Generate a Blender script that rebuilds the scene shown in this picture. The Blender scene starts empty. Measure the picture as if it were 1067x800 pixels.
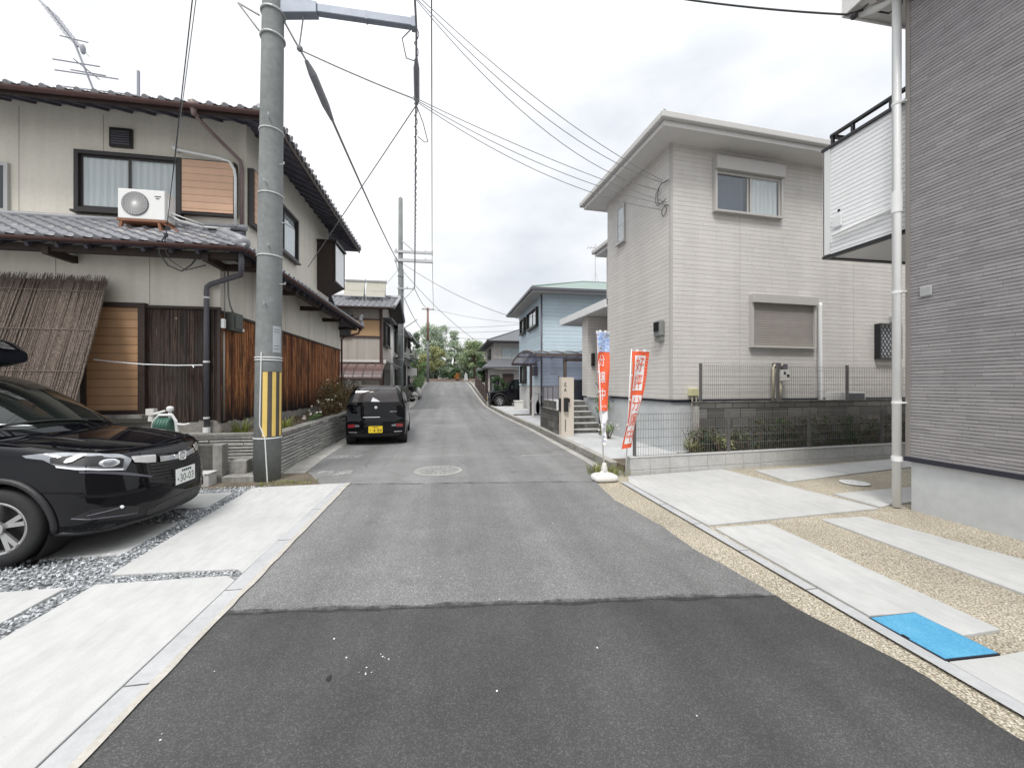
import bpy, bmesh, math, random
from mathutils import Vector, Matrix
from mathutils.bvhtree import BVHTree

R = math.radians
SC = bpy.context.scene
C = SC.collection
rnd = random.Random(11)

# ------------------------------------------------------------------ terrain
GT = [(-400, -3.2), (0, 0), (23, .184), (25, .235), (27, .40), (30, .69), (34, 1.08), (38, 1.46), (41, 1.70), (43, 1.80), (46, 1.86), (60, 2.0), (900, 2.4)]
def g(y):
    """height of the street at distance y along it"""
    for (a, za), (b, zb) in zip(GT, GT[1:]):
        if y <= b: return za + (zb - za) * (y - a) / (b - a)
    return GT[-1][1]

# ------------------------------------------------------------------ objects
LOCAL = set()
def root_of(o):
    while o.parent: o = o.parent
    return o
def tag(o, label, cat, group=None, kind=None):
    if label: o['label'] = label
    if cat: o['category'] = cat
    if group: o['group'] = group
    if kind: o['kind'] = kind
    return o
def thing(name, label, cat, loc=(0, 0, 0), rotz=0, group=None, local=False):
    o = bpy.data.objects.new(name, None); C.objects.link(o)
    o.empty_display_size = .2
    o.location = loc; o.rotation_euler = (0, 0, rotz)
    if local: LOCAL.add(o.name)
    return tag(o, label, cat, group)
def kids(o): return [c for c in bpy.data.objects if c.parent == o]
def dup(src, loc, rotz=None, label=None):
    def cp(o, par):
        c = o.copy(); C.objects.link(c); c.parent = par
        for ch in kids_map.get(o.name, []): cp(ch, c)
        return c
    kids_map = {}
    for o in bpy.data.objects:
        if o.parent: kids_map.setdefault(o.parent.name, []).append(o)
    r = cp(src, None); r.location = loc
    if rotz is not None: r.rotation_euler = (0, 0, rotz)
    if label: r['label'] = label
    return r

def frames(pts):
    pts = [Vector(p) for p in pts]
    T = []
    for i in range(len(pts)):
        a = pts[max(0, i - 1)]; b = pts[min(len(pts) - 1, i + 1)]
        T.append((b - a).normalized() if (b - a).length > 1e-9 else Vector((0, 0, 1)))
    up = Vector((0, 0, 1)) if abs(T[0].z) < .9 else Vector((1, 0, 0))
    n = (up - T[0] * up.dot(T[0])).normalized()
    out = []
    for t in T:
        n = n - t * n.dot(t)
        n = n.normalized() if n.length > 1e-6 else t.orthogonal().normalized()
        out.append((t, n, t.cross(n)))
    return pts, out

class MB:
    def __init__(s): s.v = []; s.f = []; s.mi = []; s.m = 0
    def add(s, vs, fs):
        b = len(s.v); s.v += [tuple(p) for p in vs]
        for f in fs: s.f.append(tuple(i + b for i in f)); s.mi.append(s.m)
        return s
    def box(s, x0, x1, y0, y1, z0, z1):
        x0, x1 = sorted((x0, x1)); y0, y1 = sorted((y0, y1)); z0, z1 = sorted((z0, z1))
        return s.add([(x0,y0,z0),(x1,y0,z0),(x1,y1,z0),(x0,y1,z0),(x0,y0,z1),(x1,y0,z1),(x1,y1,z1),(x0,y1,z1)],
                     [(0,3,2,1),(4,5,6,7),(0,1,5,4),(1,2,6,5),(2,3,7,6),(3,0,4,7)])
    def mbox(s, size, M):
        a, b, c = (k / 2 for k in size)
        vs = [M @ Vector(p) for p in [(-a,-b,-c),(a,-b,-c),(a,b,-c),(-a,b,-c),(-a,-b,c),(a,-b,c),(a,b,c),(-a,b,c)]]
        return s.add(vs, [(0,3,2,1),(4,5,6,7),(0,1,5,4),(1,2,6,5),(2,3,7,6),(3,0,4,7)])
    def bar(s, p, q, w, h=None, up=(0, 0, 1)):
        p, q = Vector(p), Vector(q); h = h or w; t = (q - p).normalized()
        u = Vector(up)
        if abs(t.dot(u)) > .98: u = Vector((1, 0, 0))
        n = t.cross(u).normalized(); b = n.cross(t)
        vs = []
        for o in (p, q):
            for i, j in ((-1,-1),(1,-1),(1,1),(-1,1)): vs.append(o + n * i * w / 2 + b * j * h / 2)
        return s.add(vs, [(0,3,2,1),(4,5,6,7),(0,1,5,4),(1,2,6,5),(2,3,7,6),(3,0,4,7)])
    def tube(s, pts, r, n=8, caps=True):
        pts, fr = frames(pts); k = len(pts)
        rs = r if isinstance(r, (list, tuple)) else [r] * k
        vs = []
        for p, (t, a, b), q in zip(pts, fr, rs):
            for i in range(n):
                th = 2 * math.pi * i / n
                vs.append(p + (a * math.cos(th) + b * math.sin(th)) * q)
        fs = [(i * n + j, i * n + (j + 1) % n, (i + 1) * n + (j + 1) % n, (i + 1) * n + j) for i in range(k - 1) for j in range(n)]
        if caps: fs += [tuple(range(n - 1, -1, -1)), tuple((k - 1) * n + j for j in range(n))]
        return s.add(vs, fs)
    def prism(s, poly, vec):
        n = len(poly); v = Vector(vec)
        vs = [Vector(p) for p in poly] + [Vector(p) + v for p in poly]
        return s.add(vs, [tuple(range(n - 1, -1, -1)), tuple(range(n, 2 * n))] + [(i, (i + 1) % n, n + (i + 1) % n, n + i) for i in range(n)])
    def poly(s, pts): return s.add(pts, [tuple(range(len(pts)))])
    def lathe(s, prof, c=(0, 0, 0), axis='z', n=24, M=None, caps=True):
        vs = []
        for r, h in prof:
            for i in range(n):
                a = 2 * math.pi * i / n
                p = Vector((r * math.cos(a), r * math.sin(a), h))
                if axis == 'y': p = Vector((p.x, p.z, p.y))
                if axis == 'x': p = Vector((p.z, p.x, p.y))
                if M: p = M @ p
                vs.append(p + Vector(c))
        k = len(prof)
        fs = [(i * n + j, i * n + (j + 1) % n, (i + 1) * n + (j + 1) % n, (i + 1) * n + j) for i in range(k - 1) for j in range(n)]
        if caps and prof[0][0] > 1e-6: fs.append(tuple(range(n - 1, -1, -1)))
        if caps and prof[-1][0] > 1e-6: fs.append(tuple((k - 1) * n + j for j in range(n)))
        return s.add(vs, fs)
    def grid(s, fn, nu, nv, keep=None):
        vs = [fn(i / nu, j / nv) for j in range(nv + 1) for i in range(nu + 1)]
        fs = []
        for j in range(nv):
            for i in range(nu):
                a = j * (nu + 1) + i; f = (a, a + 1, a + nu + 2, a + nu + 1)
                if keep:
                    cpt = sum((Vector(vs[k]) for k in f), Vector()) / 4
                    if not keep(cpt): continue
                fs.append(f)
        return s.add(vs, fs)
    def sphere(s, c, r, n=10, m=7):
        rx = r if isinstance(r, (tuple, list)) else (r, r, r)
        prof = []
        vs = []; fs = []
        for j in range(m + 1):
            th = math.pi * j / m
            for i in range(n):
                a = 2 * math.pi * i / n
                vs.append((c[0] + rx[0] * math.sin(th) * math.cos(a), c[1] + rx[1] * math.sin(th) * math.sin(a), c[2] - rx[2] * math.cos(th)))
        fs = [(j * n + i, j * n + (i + 1) % n, (j + 1) * n + (i + 1) % n, (j + 1) * n + i) for j in range(m) for i in range(n)]
        return s.add(vs, fs)
    def build(s, name, mats, parent=None, smooth=False, bevel=0, seg=2, fixn=False, sub=0, angle=None):
        me = bpy.data.meshes.new(name)
        vs = s.v
        if parent is not None:
            r = root_of(parent)
            if r.name not in LOCAL:
                L = r.location; vs = [(p[0] - L.x, p[1] - L.y, p[2] - L.z) for p in vs]
        me.from_pydata(vs, [], s.f)
        mats = mats if isinstance(mats, (list, tuple)) else [mats]
        for m in mats: me.materials.append(m)
        if len(mats) > 1: me.polygons.foreach_set('material_index', s.mi)
        if fixn:
            bm = bmesh.new(); bm.from_mesh(me); bmesh.ops.remove_doubles(bm, verts=bm.verts, dist=1e-5)
            bmesh.ops.recalc_face_normals(bm, faces=bm.faces); bm.to_mesh(me); bm.free()
        o = bpy.data.objects.new(name, me); C.objects.link(o)
        if parent is not None: o.parent = parent
        if smooth or angle: me.polygons.foreach_set('use_smooth', [True] * len(me.polygons))
        if bevel:
            b = o.modifiers.new('bevel', 'BEVEL'); b.width = bevel; b.segments = seg; b.limit_method = 'ANGLE'; b.angle_limit = R(40)
            b.harden_normals = False
        if sub:
            b = o.modifiers.new('sub', 'SUBSURF'); b.levels = sub; b.render_levels = sub
        if angle:
            me.set_sharp_from_angle(angle=R(angle))
        me.update()
        return o

def single(name, mb, mats, label, cat, group=None, kind=None, **kw):
    """a thing that is one mesh: origin at the foot of it"""
    xs = [p[0] for p in mb.v]; ys = [p[1] for p in mb.v]; zs = [p[2] for p in mb.v]
    L = ((min(xs) + max(xs)) / 2, (min(ys) + max(ys)) / 2, min(zs))
    mb.v = [(p[0] - L[0], p[1] - L[1], p[2] - L[2]) for p in mb.v]
    o = mb.build(name, mats, None, **kw); o.location = L
    return tag(o, label, cat, group, kind)
def struct(name, mb, mats, label=None, **kw):
    o = mb.build(name, mats, None, **kw); o['kind'] = 'structure'
    if label: o['label'] = label
    return o

def text_mesh(body, size, font_extrude=.0015):
    cu = bpy.data.curves.new('lettering', 'FONT'); cu.body = body; cu.size = size; cu.extrude = font_extrude
    cu.align_x = 'CENTER'; cu.align_y = 'CENTER'; cu.resolution_u = 3
    o = bpy.data.objects.new('lettering', cu); C.objects.link(o)
    dg = bpy.context.evaluated_depsgraph_get(); dg.update()
    me = bpy.data.meshes.new_from_object(o.evaluated_get(dg))
    vs = [v.co.copy() for v in me.vertices]; fs = [tuple(p.vertices) for p in me.polygons]
    bpy.data.objects.remove(o); bpy.data.meshes.remove(me); bpy.data.curves.remove(cu)
    return vs, fs

# ------------------------------------------------------------------ materials
class NM:
    def __init__(s, name):
        s.m = bpy.data.materials.new(name); s.m.use_nodes = True
        s.t = s.m.node_tree; s.b = s.t.nodes['Principled BSDF']; s.out = s.t.nodes['Material Output']
    def n(s, ty, **kw):
        nd = s.t.nodes.new(ty)
        for k, v in kw.items(): setattr(nd, k, v)
        return nd
    def l(s, a, b): s.t.links.new(a, b)
    def put(s, sock, v):
        if isinstance(v, bpy.types.NodeSocket): s.l(v, sock)
        elif isinstance(v, (tuple, list)) and sock.type == 'RGBA': sock.default_value = (*v[:3], 1)
        else: sock.default_value = v
    def co(s): return s.n('ShaderNodeTexCoord').outputs['Object']
    def pos(s): return s.n('ShaderNodeNewGeometry').outputs['Position']
    def mp(s, v, scale=(1, 1, 1), rot=(0, 0, 0), loc=(0, 0, 0)):
        nd = s.n('ShaderNodeMapping'); s.l(v, nd.inputs[0]); nd.inputs['Scale'].default_value = scale
        nd.inputs['Rotation'].default_value = rot; nd.inputs['Location'].default_value = loc
        return nd.outputs[0]
    def noise(s, v, sc, det=3, rough=.55, col=False):
        nd = s.n('ShaderNodeTexNoise'); s.l(v, nd.inputs['Vector']); nd.inputs['Scale'].default_value = sc
        nd.inputs['Detail'].default_value = det; nd.inputs['Roughness'].default_value = rough
        return nd.outputs['Color' if col else 'Fac']
    def voro(s, v, sc, out='Distance', feature='F1'):
        nd = s.n('ShaderNodeTexVoronoi', feature=feature); s.l(v, nd.inputs['Vector']); nd.inputs['Scale'].default_value = sc
        return nd.outputs[out]
    def ramp(s, f, stops, interp='LINEAR'):
        nd = s.n('ShaderNodeValToRGB'); s.put(nd.inputs[0], f); cr = nd.color_ramp; cr.interpolation = interp
        while len(cr.elements) < len(stops): cr.elements.new(.5)
        for e, (p, c) in zip(cr.elements, stops):
            e.position = p; e.color = (*((c, c, c) if not isinstance(c, (tuple, list)) else c), 1)
        return nd.outputs[0]
    def mix(s, f, a, b, blend='MIX'):
        nd = s.n('ShaderNodeMix', data_type='RGBA', blend_type=blend)
        s.put(nd.inputs[0], f); s.put(nd.inputs[6], a); s.put(nd.inputs[7], b)
        return nd.outputs[2]
    def math(s, op, a, b=0., c=None):
        nd = s.n('ShaderNodeMath', operation=op); s.put(nd.inputs[0], a); s.put(nd.inputs[1], b)
        if c is not None: s.put(nd.inputs[2], c)
        return nd.outputs[0]
    def xyz(s, v):
        nd = s.n('ShaderNodeSeparateXYZ'); s.l(v, nd.inputs[0]); return nd.outputs
    def cxyz(s, x, y, z):
        nd = s.n('ShaderNodeCombineXYZ')
        for i, q in zip(nd.inputs, (x, y, z)): s.put(i, q)
        return nd.outputs[0]
    def white(s, v):
        nd = s.n('ShaderNodeTexWhiteNoise', noise_dimensions='1D'); s.put(nd.inputs['W'], v); return nd.outputs['Value']
    def bump(s, h, st=.3, d=.01):
        nd = s.n('ShaderNodeBump'); s.put(nd.inputs['Height'], h); nd.inputs['Strength'].default_value = st
        nd.inputs['Distance'].default_value = d; s.l(nd.outputs[0], s.b.inputs['Normal']); return nd
    def set(s, col=None, rough=None, metal=None, spec=None, **kw):
        if col is not None: s.put(s.b.inputs['Base Color'], col)
        if rough is not None: s.put(s.b.inputs['Roughness'], rough)
        if metal is not None: s.put(s.b.inputs['Metallic'], metal)
        if spec is not None: s.put(s.b.inputs['Specular IOR Level'], spec)
        for k, v in kw.items(): s.put(s.b.inputs[k.replace('_', ' ')], v)
        return s.m

def plain(name, col, rough=.55, metal=0, spec=.5, var=.12, sc=6, bump=0, **kw):
    """paint, plastic or metal: one colour with faint blotches and dirt"""
    m = NM(name); v = m.co()
    n = m.noise(v, sc, 4)
    c = m.mix(n, tuple(k * (1 - var) for k in col), tuple(min(1, k * (1 + var)) for k in col))
    r = m.math('MULTIPLY_ADD', m.noise(v, sc * 2.3, 3), .2, rough - .1)
    if bump: m.bump(m.noise(v, 60, 3), bump, .004)
    return m.set(c, r, metal, spec, **kw)

def asphalt(name, base, stone, blotch=.2, cracks=False, sheen=.8, tint=(1, 1, 1)):
    m = NM(name); v = m.pos()
    n1 = m.noise(v, 210, 3, .7); n2 = m.voro(v, 190, 'Color'); nb = m.noise(v, .55, 5, .6); nb2 = m.noise(v, 3.2, 4)
    st = m.ramp(m.xyz(n2)[0], [(0, 0), (.62, 0), (.9, 1)])
    fine = m.ramp(n1, [(.25, .62), (.75, 1.36)])
    c = m.mix(st, tuple(base * t for t in tint), tuple(stone * t for t in tint))
    c = m.mix(1., c, fine, 'MULTIPLY')
    c = m.mix(1., c, m.ramp(nb, [(.3, 1 - blotch), (.7, 1 + blotch)]), 'MULTIPLY')
    c = m.mix(1., c, m.ramp(nb2, [(.3, .93), (.75, 1.08)]), 'MULTIPLY')
    c = m.mix(m.math('MULTIPLY', m.ramp(m.noise(v, 2.1, 4, .6), [(.62, 0), (.74, 1)]), .35), c, (.045, .045, .046))
    # long tyre-worn streaks along the street
    stv = m.mp(v, (1.7, .06, 1)); sn = m.noise(stv, 1.0, 3)
    c = m.mix(1., c, m.ramp(sn, [(.35, .84), (.65, 1.14)]), 'MULTIPLY')
    if cracks:
        e = m.n('ShaderNodeTexVoronoi', feature='DISTANCE_TO_EDGE'); wv = m.mix(.12, v, m.noise(v, 2.5, 3, col=True))
        m.l(wv, e.inputs['Vector']); e.inputs['Scale'].default_value = .8
        k = m.math('MULTIPLY', m.ramp(e.outputs[0], [(0, 1), (.012, 0)]), m.ramp(m.noise(v, .5, 2), [(.5, 0), (.62, .6)]))
        c = m.mix(k, c, (.04, .04, .04))
    m.bump(m.math('ADD', n1, m.xyz(n2)[0]), .55, .006)
    return m.set(c, sheen, spec=.35)

def concrete(name, c1, c2, sc=1.5, rough=.85, stain=.12, bump=.15, streak=False, fine=.06):
    m = NM(name); v = m.pos()
    n = m.noise(v, sc, 6, .62); n2 = m.noise(v, sc * 9, 4); n3 = m.noise(v, 160, 2)
    c = m.mix(m.ramp(n, [(.3, 0), (.7, 1)]), c1, c2)
    c = m.mix(1., c, m.ramp(n2, [(.25, 1 - stain), (.6, 1), (.8, 1 + stain * .4)]), 'MULTIPLY')
    c = m.mix(1., c, m.ramp(n3, [(.2, 1 - fine), (.8, 1 + fine)]), 'MULTIPLY')
    if streak:
        sv = m.mp(v, (5, 5, .35)); c = m.mix(1., c, m.ramp(m.noise(sv, 1.4, 4), [(.35, .62), (.6, 1.05)]), 'MULTIPLY')
    m.bump(m.math('ADD', n3, m.math('MULTIPLY', n2, 1.5)), bump, .006)
    return m.set(c, rough, spec=.3)

def aggregate(name, cols, sc=70, dark=.35):
    """small pebbles set in mortar"""
    m = NM(name); v = m.pos()
    vd = m.voro(v, sc, 'Distance'); vc = m.xyz(m.voro(v, sc, 'Color'))[0]
    c = m.ramp(vc, [(i / (len(cols) - 1), q) for i, q in enumerate(cols)])
    c = m.mix(m.ramp(vd, [(.35, 0), (.75, 1)]), c, tuple(k * dark for k in cols[0]))
    c = m.mix(1., c, m.ramp(m.noise(v, 1.3, 4), [(.3, .86), (.7, 1.1)]), 'MULTIPLY')
    m.bump(m.ramp(vd, [(0, 1), (.7, 0)]), .8, .008)
    return m.set(c, .75, spec=.35)

def siding(name, c1, c2, mortar, row, width, gap=.1, bump=.6, dist=.01, offset=.5, stain=.08, streak=.0, squash=1.0, vmul=1.0):
    """boards or thin bricks in courses; u runs along the wall, z up (object space)"""
    m = NM(name); v = m.co(); x, y, z = m.xyz(v)
    u = m.math('ADD', x, y)
    b = m.n('ShaderNodeTexBrick'); m.l(m.cxyz(u, z, 0.), b.inputs['Vector']); b.offset = offset
    b.inputs['Color1'].default_value = (*c1, 1); b.inputs['Color2'].default_value = (*c2, 1); b.inputs['Mortar'].default_value = (*mortar, 1)
    b.inputs['Scale'].default_value = 1; b.inputs['Mortar Size'].default_value = row * gap; b.inputs['Mortar Smooth'].default_value = .5
    b.inputs['Brick Width'].default_value = width; b.inputs['Row Height'].default_value = row
    c = m.mix(1., b.outputs['Color'], m.ramp(m.noise(v, .7, 5), [(.3, 1 - stain), (.7, 1 + stain)]), 'MULTIPLY')
    c = m.mix(1., c, m.ramp(m.noise(m.mp(v, (1.2, 1.2, 9)), 6, 4), [(.3, .93), (.7, 1.06)]), 'MULTIPLY')
    if streak:
        c = m.mix(1., c, m.ramp(m.noise(m.mp(v, (2.2, 2.2, .12)), 1.5, 4), [(.4, 1 - streak), (.62, 1.02)]), 'MULTIPLY')
    # every course leans outwards towards its foot
    fr = m.math('FRACT', m.math('DIVIDE', z, row))
    h = m.math('ADD', m.math('MULTIPLY', m.math('SUBTRACT', 1., fr), .5), m.math('MULTIPLY', b.outputs['Fac'], -1.))
    h = m.math('ADD', h, m.math('MULTIPLY', m.noise(v, 40, 3), .3))
    m.bump(h, bump, dist)
    return m.set(c, .7, spec=.3)

def ribbed(name, c1, c2, groove, row, seg, gap=.2, bump=.5, dist=.01, tone=.05, streak=.04):
    """moulded wall boards: fine horizontal courses whose grooves fade in and out and whose tone shifts from piece to piece"""
    m = NM(name); v = m.co(); x, y, z = m.xyz(v); u = m.math('ADD', x, y)
    zz = m.math('DIVIDE', m.math('ADD', z, m.math('MULTIPLY', m.noise(v, 3., 2), .004)), row); i = m.math('FLOOR', zz); f = m.math('FRACT', zz)
    ri = m.white(m.math('MULTIPLY', i, 1.37)); us = m.math('ADD', m.math('DIVIDE', u, seg), m.math('MULTIPLY', ri, 7.)); j = m.math('FLOOR', us)
    pc = m.white(m.math('ADD', m.math('MULTIPLY', i, 13.7), m.math('MULTIPLY', j, 3.1)))
    c = m.mix(pc, c1, c2)
    gl = m.ramp(f, [(0, 1), (gap * .6, .9), (gap, 0), (1 - gap * .25, 0), (1, 1)])
    md = m.ramp(m.noise(m.cxyz(m.math('MULTIPLY', u, 3.), m.math('MULTIPLY', i, 5.3), 0.), 2., 3, .6), [(.3, .35), (.62, 1)])
    e = m.math('FRACT', us); vj = m.math('MULTIPLY', m.ramp(e, [(0, 1), (.035, 0)]), .55)
    k = m.math('MAXIMUM', m.math('MULTIPLY', gl, md), m.math('MULTIPLY', vj, m.math('GREATER_THAN', pc, .45)))
    c = m.mix(k, c, groove)
    c = m.mix(1., c, m.ramp(m.noise(v, .6, 5), [(.3, 1 - tone), (.7, 1 + tone)]), 'MULTIPLY')
    c = m.mix(1., c, m.ramp(m.noise(m.mp(v, (1.5, 1.5, .1)), 1.5, 4), [(.38, 1 - streak), (.62, 1.01)]), 'MULTIPLY')
    c = m.mix(1., c, m.ramp(m.noise(v, 55, 3), [(.25, .93), (.75, 1.07)]), 'MULTIPLY')
    m.bump(m.math('MULTIPLY_ADD', m.noise(v, 45, 3), .35, m.math('SUBTRACT', m.math('MULTIPLY', pc, .3), k)), bump, dist)
    return m.set(c, .72, spec=.3)

def stucco(name, c1, c2, bump=.3, streak=.12):
    m = NM(name); v = m.co()
    c = m.mix(m.noise(v, .9, 5), c1, c2)
    c = m.mix(1., c, m.ramp(m.noise(m.mp(v, (3, 3, .2)), 1.5, 5), [(.35, 1 - streak), (.6, 1.02)]), 'MULTIPLY')
    c = m.mix(1., c, m.ramp(m.noise(v, 12, 4), [(.3, .96), (.7, 1.03)]), 'MULTIPLY')
    m.bump(m.noise(v, 90, 4), bump, .006)
    return m.set(c, .9, spec=.2)

def planks(name, cols, dark, width, axis, low=.0, high=.9, grain=1.0):
    """weathered vertical boards; black with damp towards the foot (object space z low..high)"""
    m = NM(name); v = m.co(); xyz = m.xyz(v); u = xyz[axis]; z = xyz[2]
    idx = m.math('FLOOR', m.math('DIVIDE', u, width)); w = m.white(idx)
    gv = m.cxyz(m.math('MULTIPLY', u, 26.), m.math('MULTIPLY', idx, 7.31), m.math('MULTIPLY', z, .9))
    gr = m.noise(gv, 1.6, 6, .7)
    c = m.ramp(m.math('ADD', m.math('MULTIPLY', w, .30), m.math('MULTIPLY_ADD', gr, 1.25, -.25)), [(i / (len(cols) - 1) * .8 + .1, q) for i, q in enumerate(cols)])
    hz = m.n('ShaderNodeMapRange'); m.put(hz.inputs[0], z); hz.inputs[1].default_value = low; hz.inputs[2].default_value = high
    dn = m.noise(m.cxyz(m.math('MULTIPLY', u, 9.), m.math('MULTIPLY', idx, 3.), m.math('MULTIPLY', z, .8)), 1.2, 5, .65)
    k = m.ramp(m.math('ADD', hz.outputs[0], m.math('MULTIPLY', m.math('SUBTRACT', dn, .5), 1.3)), [(.2, 1), (.62, 0)])
    c = m.mix(k, c, dark)
    pn = m.noise(m.cxyz(m.math('MULTIPLY', u, 1.6), m.math('MULTIPLY', idx, .21), m.math('MULTIPLY', z, .7)), 1.5, 4, .6)
    c = m.mix(m.math('MULTIPLY', m.ramp(pn, [(.48, 0), (.64, 1)]), .75), c, dark)
    e = m.math('FRACT', m.math('DIVIDE', u, width))
    c = m.mix(m.ramp(e, [(0, 1), (.05, 0), (.95, 0), (1, 1)]), c, (.006, .005, .004))
    kn = m.voro(m.cxyz(m.math('MULTIPLY', u, 1.), 0., m.math('MULTIPLY', z, 1.)), 2.3, 'Distance')
    c = m.mix(m.ramp(kn, [(0, .55), (.04, .55), (.07, 0)]), c, (.34, .26, .20))
    c = m.mix(1., c, m.ramp(gr, [(.3, .45), (.7, 1.35)]), 'MULTIPLY')
    m.bump(gr, .5 * grain, .006)
    return m.set(c, .8, spec=.25)

def glass(name, tint=(.5, .55, .58), refl=.10, rough=.02):
    m = NM(name)
    tr = m.n('ShaderNodeBsdfTransparent'); tr.inputs[0].default_value = (*tint, 1)
    gl = m.n('ShaderNodeBsdfGlossy'); gl.inputs['Roughness'].default_value = rough; gl.inputs[0].default_value = (.95, .97, 1, 1)
    fr = m.n('ShaderNodeLayerWeight'); fr.inputs[0].default_value = .5
    f = m.math('MULTIPLY_ADD', m.math('POWER', fr.outputs['Facing'], 4.), .75, refl)
    mx = m.n('ShaderNodeMixShader'); m.put(mx.inputs[0], f); m.l(tr.outputs[0], mx.inputs[1]); m.l(gl.outputs[0], mx.inputs[2])
    m.l(mx.outputs[0], m.out.inputs['Surface']); return m.m

def leafmat(name, cols, trans=.25, sc=1.2):
    m = NM(name); v = m.pos()
    oi = m.noise(v, sc, 3); f = m.noise(v, 14, 2)
    c = m.ramp(m.math('ADD', m.math('MULTIPLY', oi, .6), m.math('MULTIPLY', f, .45)), [(.28 + .5 * i / (len(cols) - 1), q) for i, q in enumerate(cols)])
    tl = m.n('ShaderNodeBsdfTranslucent'); m.put(tl.inputs[0], c)
    m.set(c, .6, spec=.3)
    mx = m.n('ShaderNodeMixShader'); mx.inputs[0].default_value = trans
    m.l(m.b.outputs[0], mx.inputs[1]); m.l(tl.outputs[0], mx.inputs[2]); m.l(mx.outputs[0], m.out.inputs['Surface'])
    return m.m

def slats(name, c1, c2, row, line=.08, dark=.35, axis=2, rough=.45):
    """shutter curtain: horizontal laths"""
    m = NM(name); v = m.co(); z = m.xyz(v)[axis]
    fr = m.math('FRACT', m.math('DIVIDE', z, row)); i = m.math('FLOOR', m.math('DIVIDE', z, row))
    c = m.mix(m.white(i), c1, c2)
    c = m.mix(m.ramp(fr, [(0, 1), (line, 1), (line * 1.6, 0)]), c, tuple(k * dark for k in c1))
    c = m.mix(1., c, m.ramp(m.noise(v, 3, 4), [(.3, .92), (.7, 1.06)]), 'MULTIPLY')
    m.bump(m.ramp(fr, [(0, 0), (.12, .7), (.5, 1), (1, .6)]), .6, .008)
    return m.set(c, rough, spec=.4)

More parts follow.
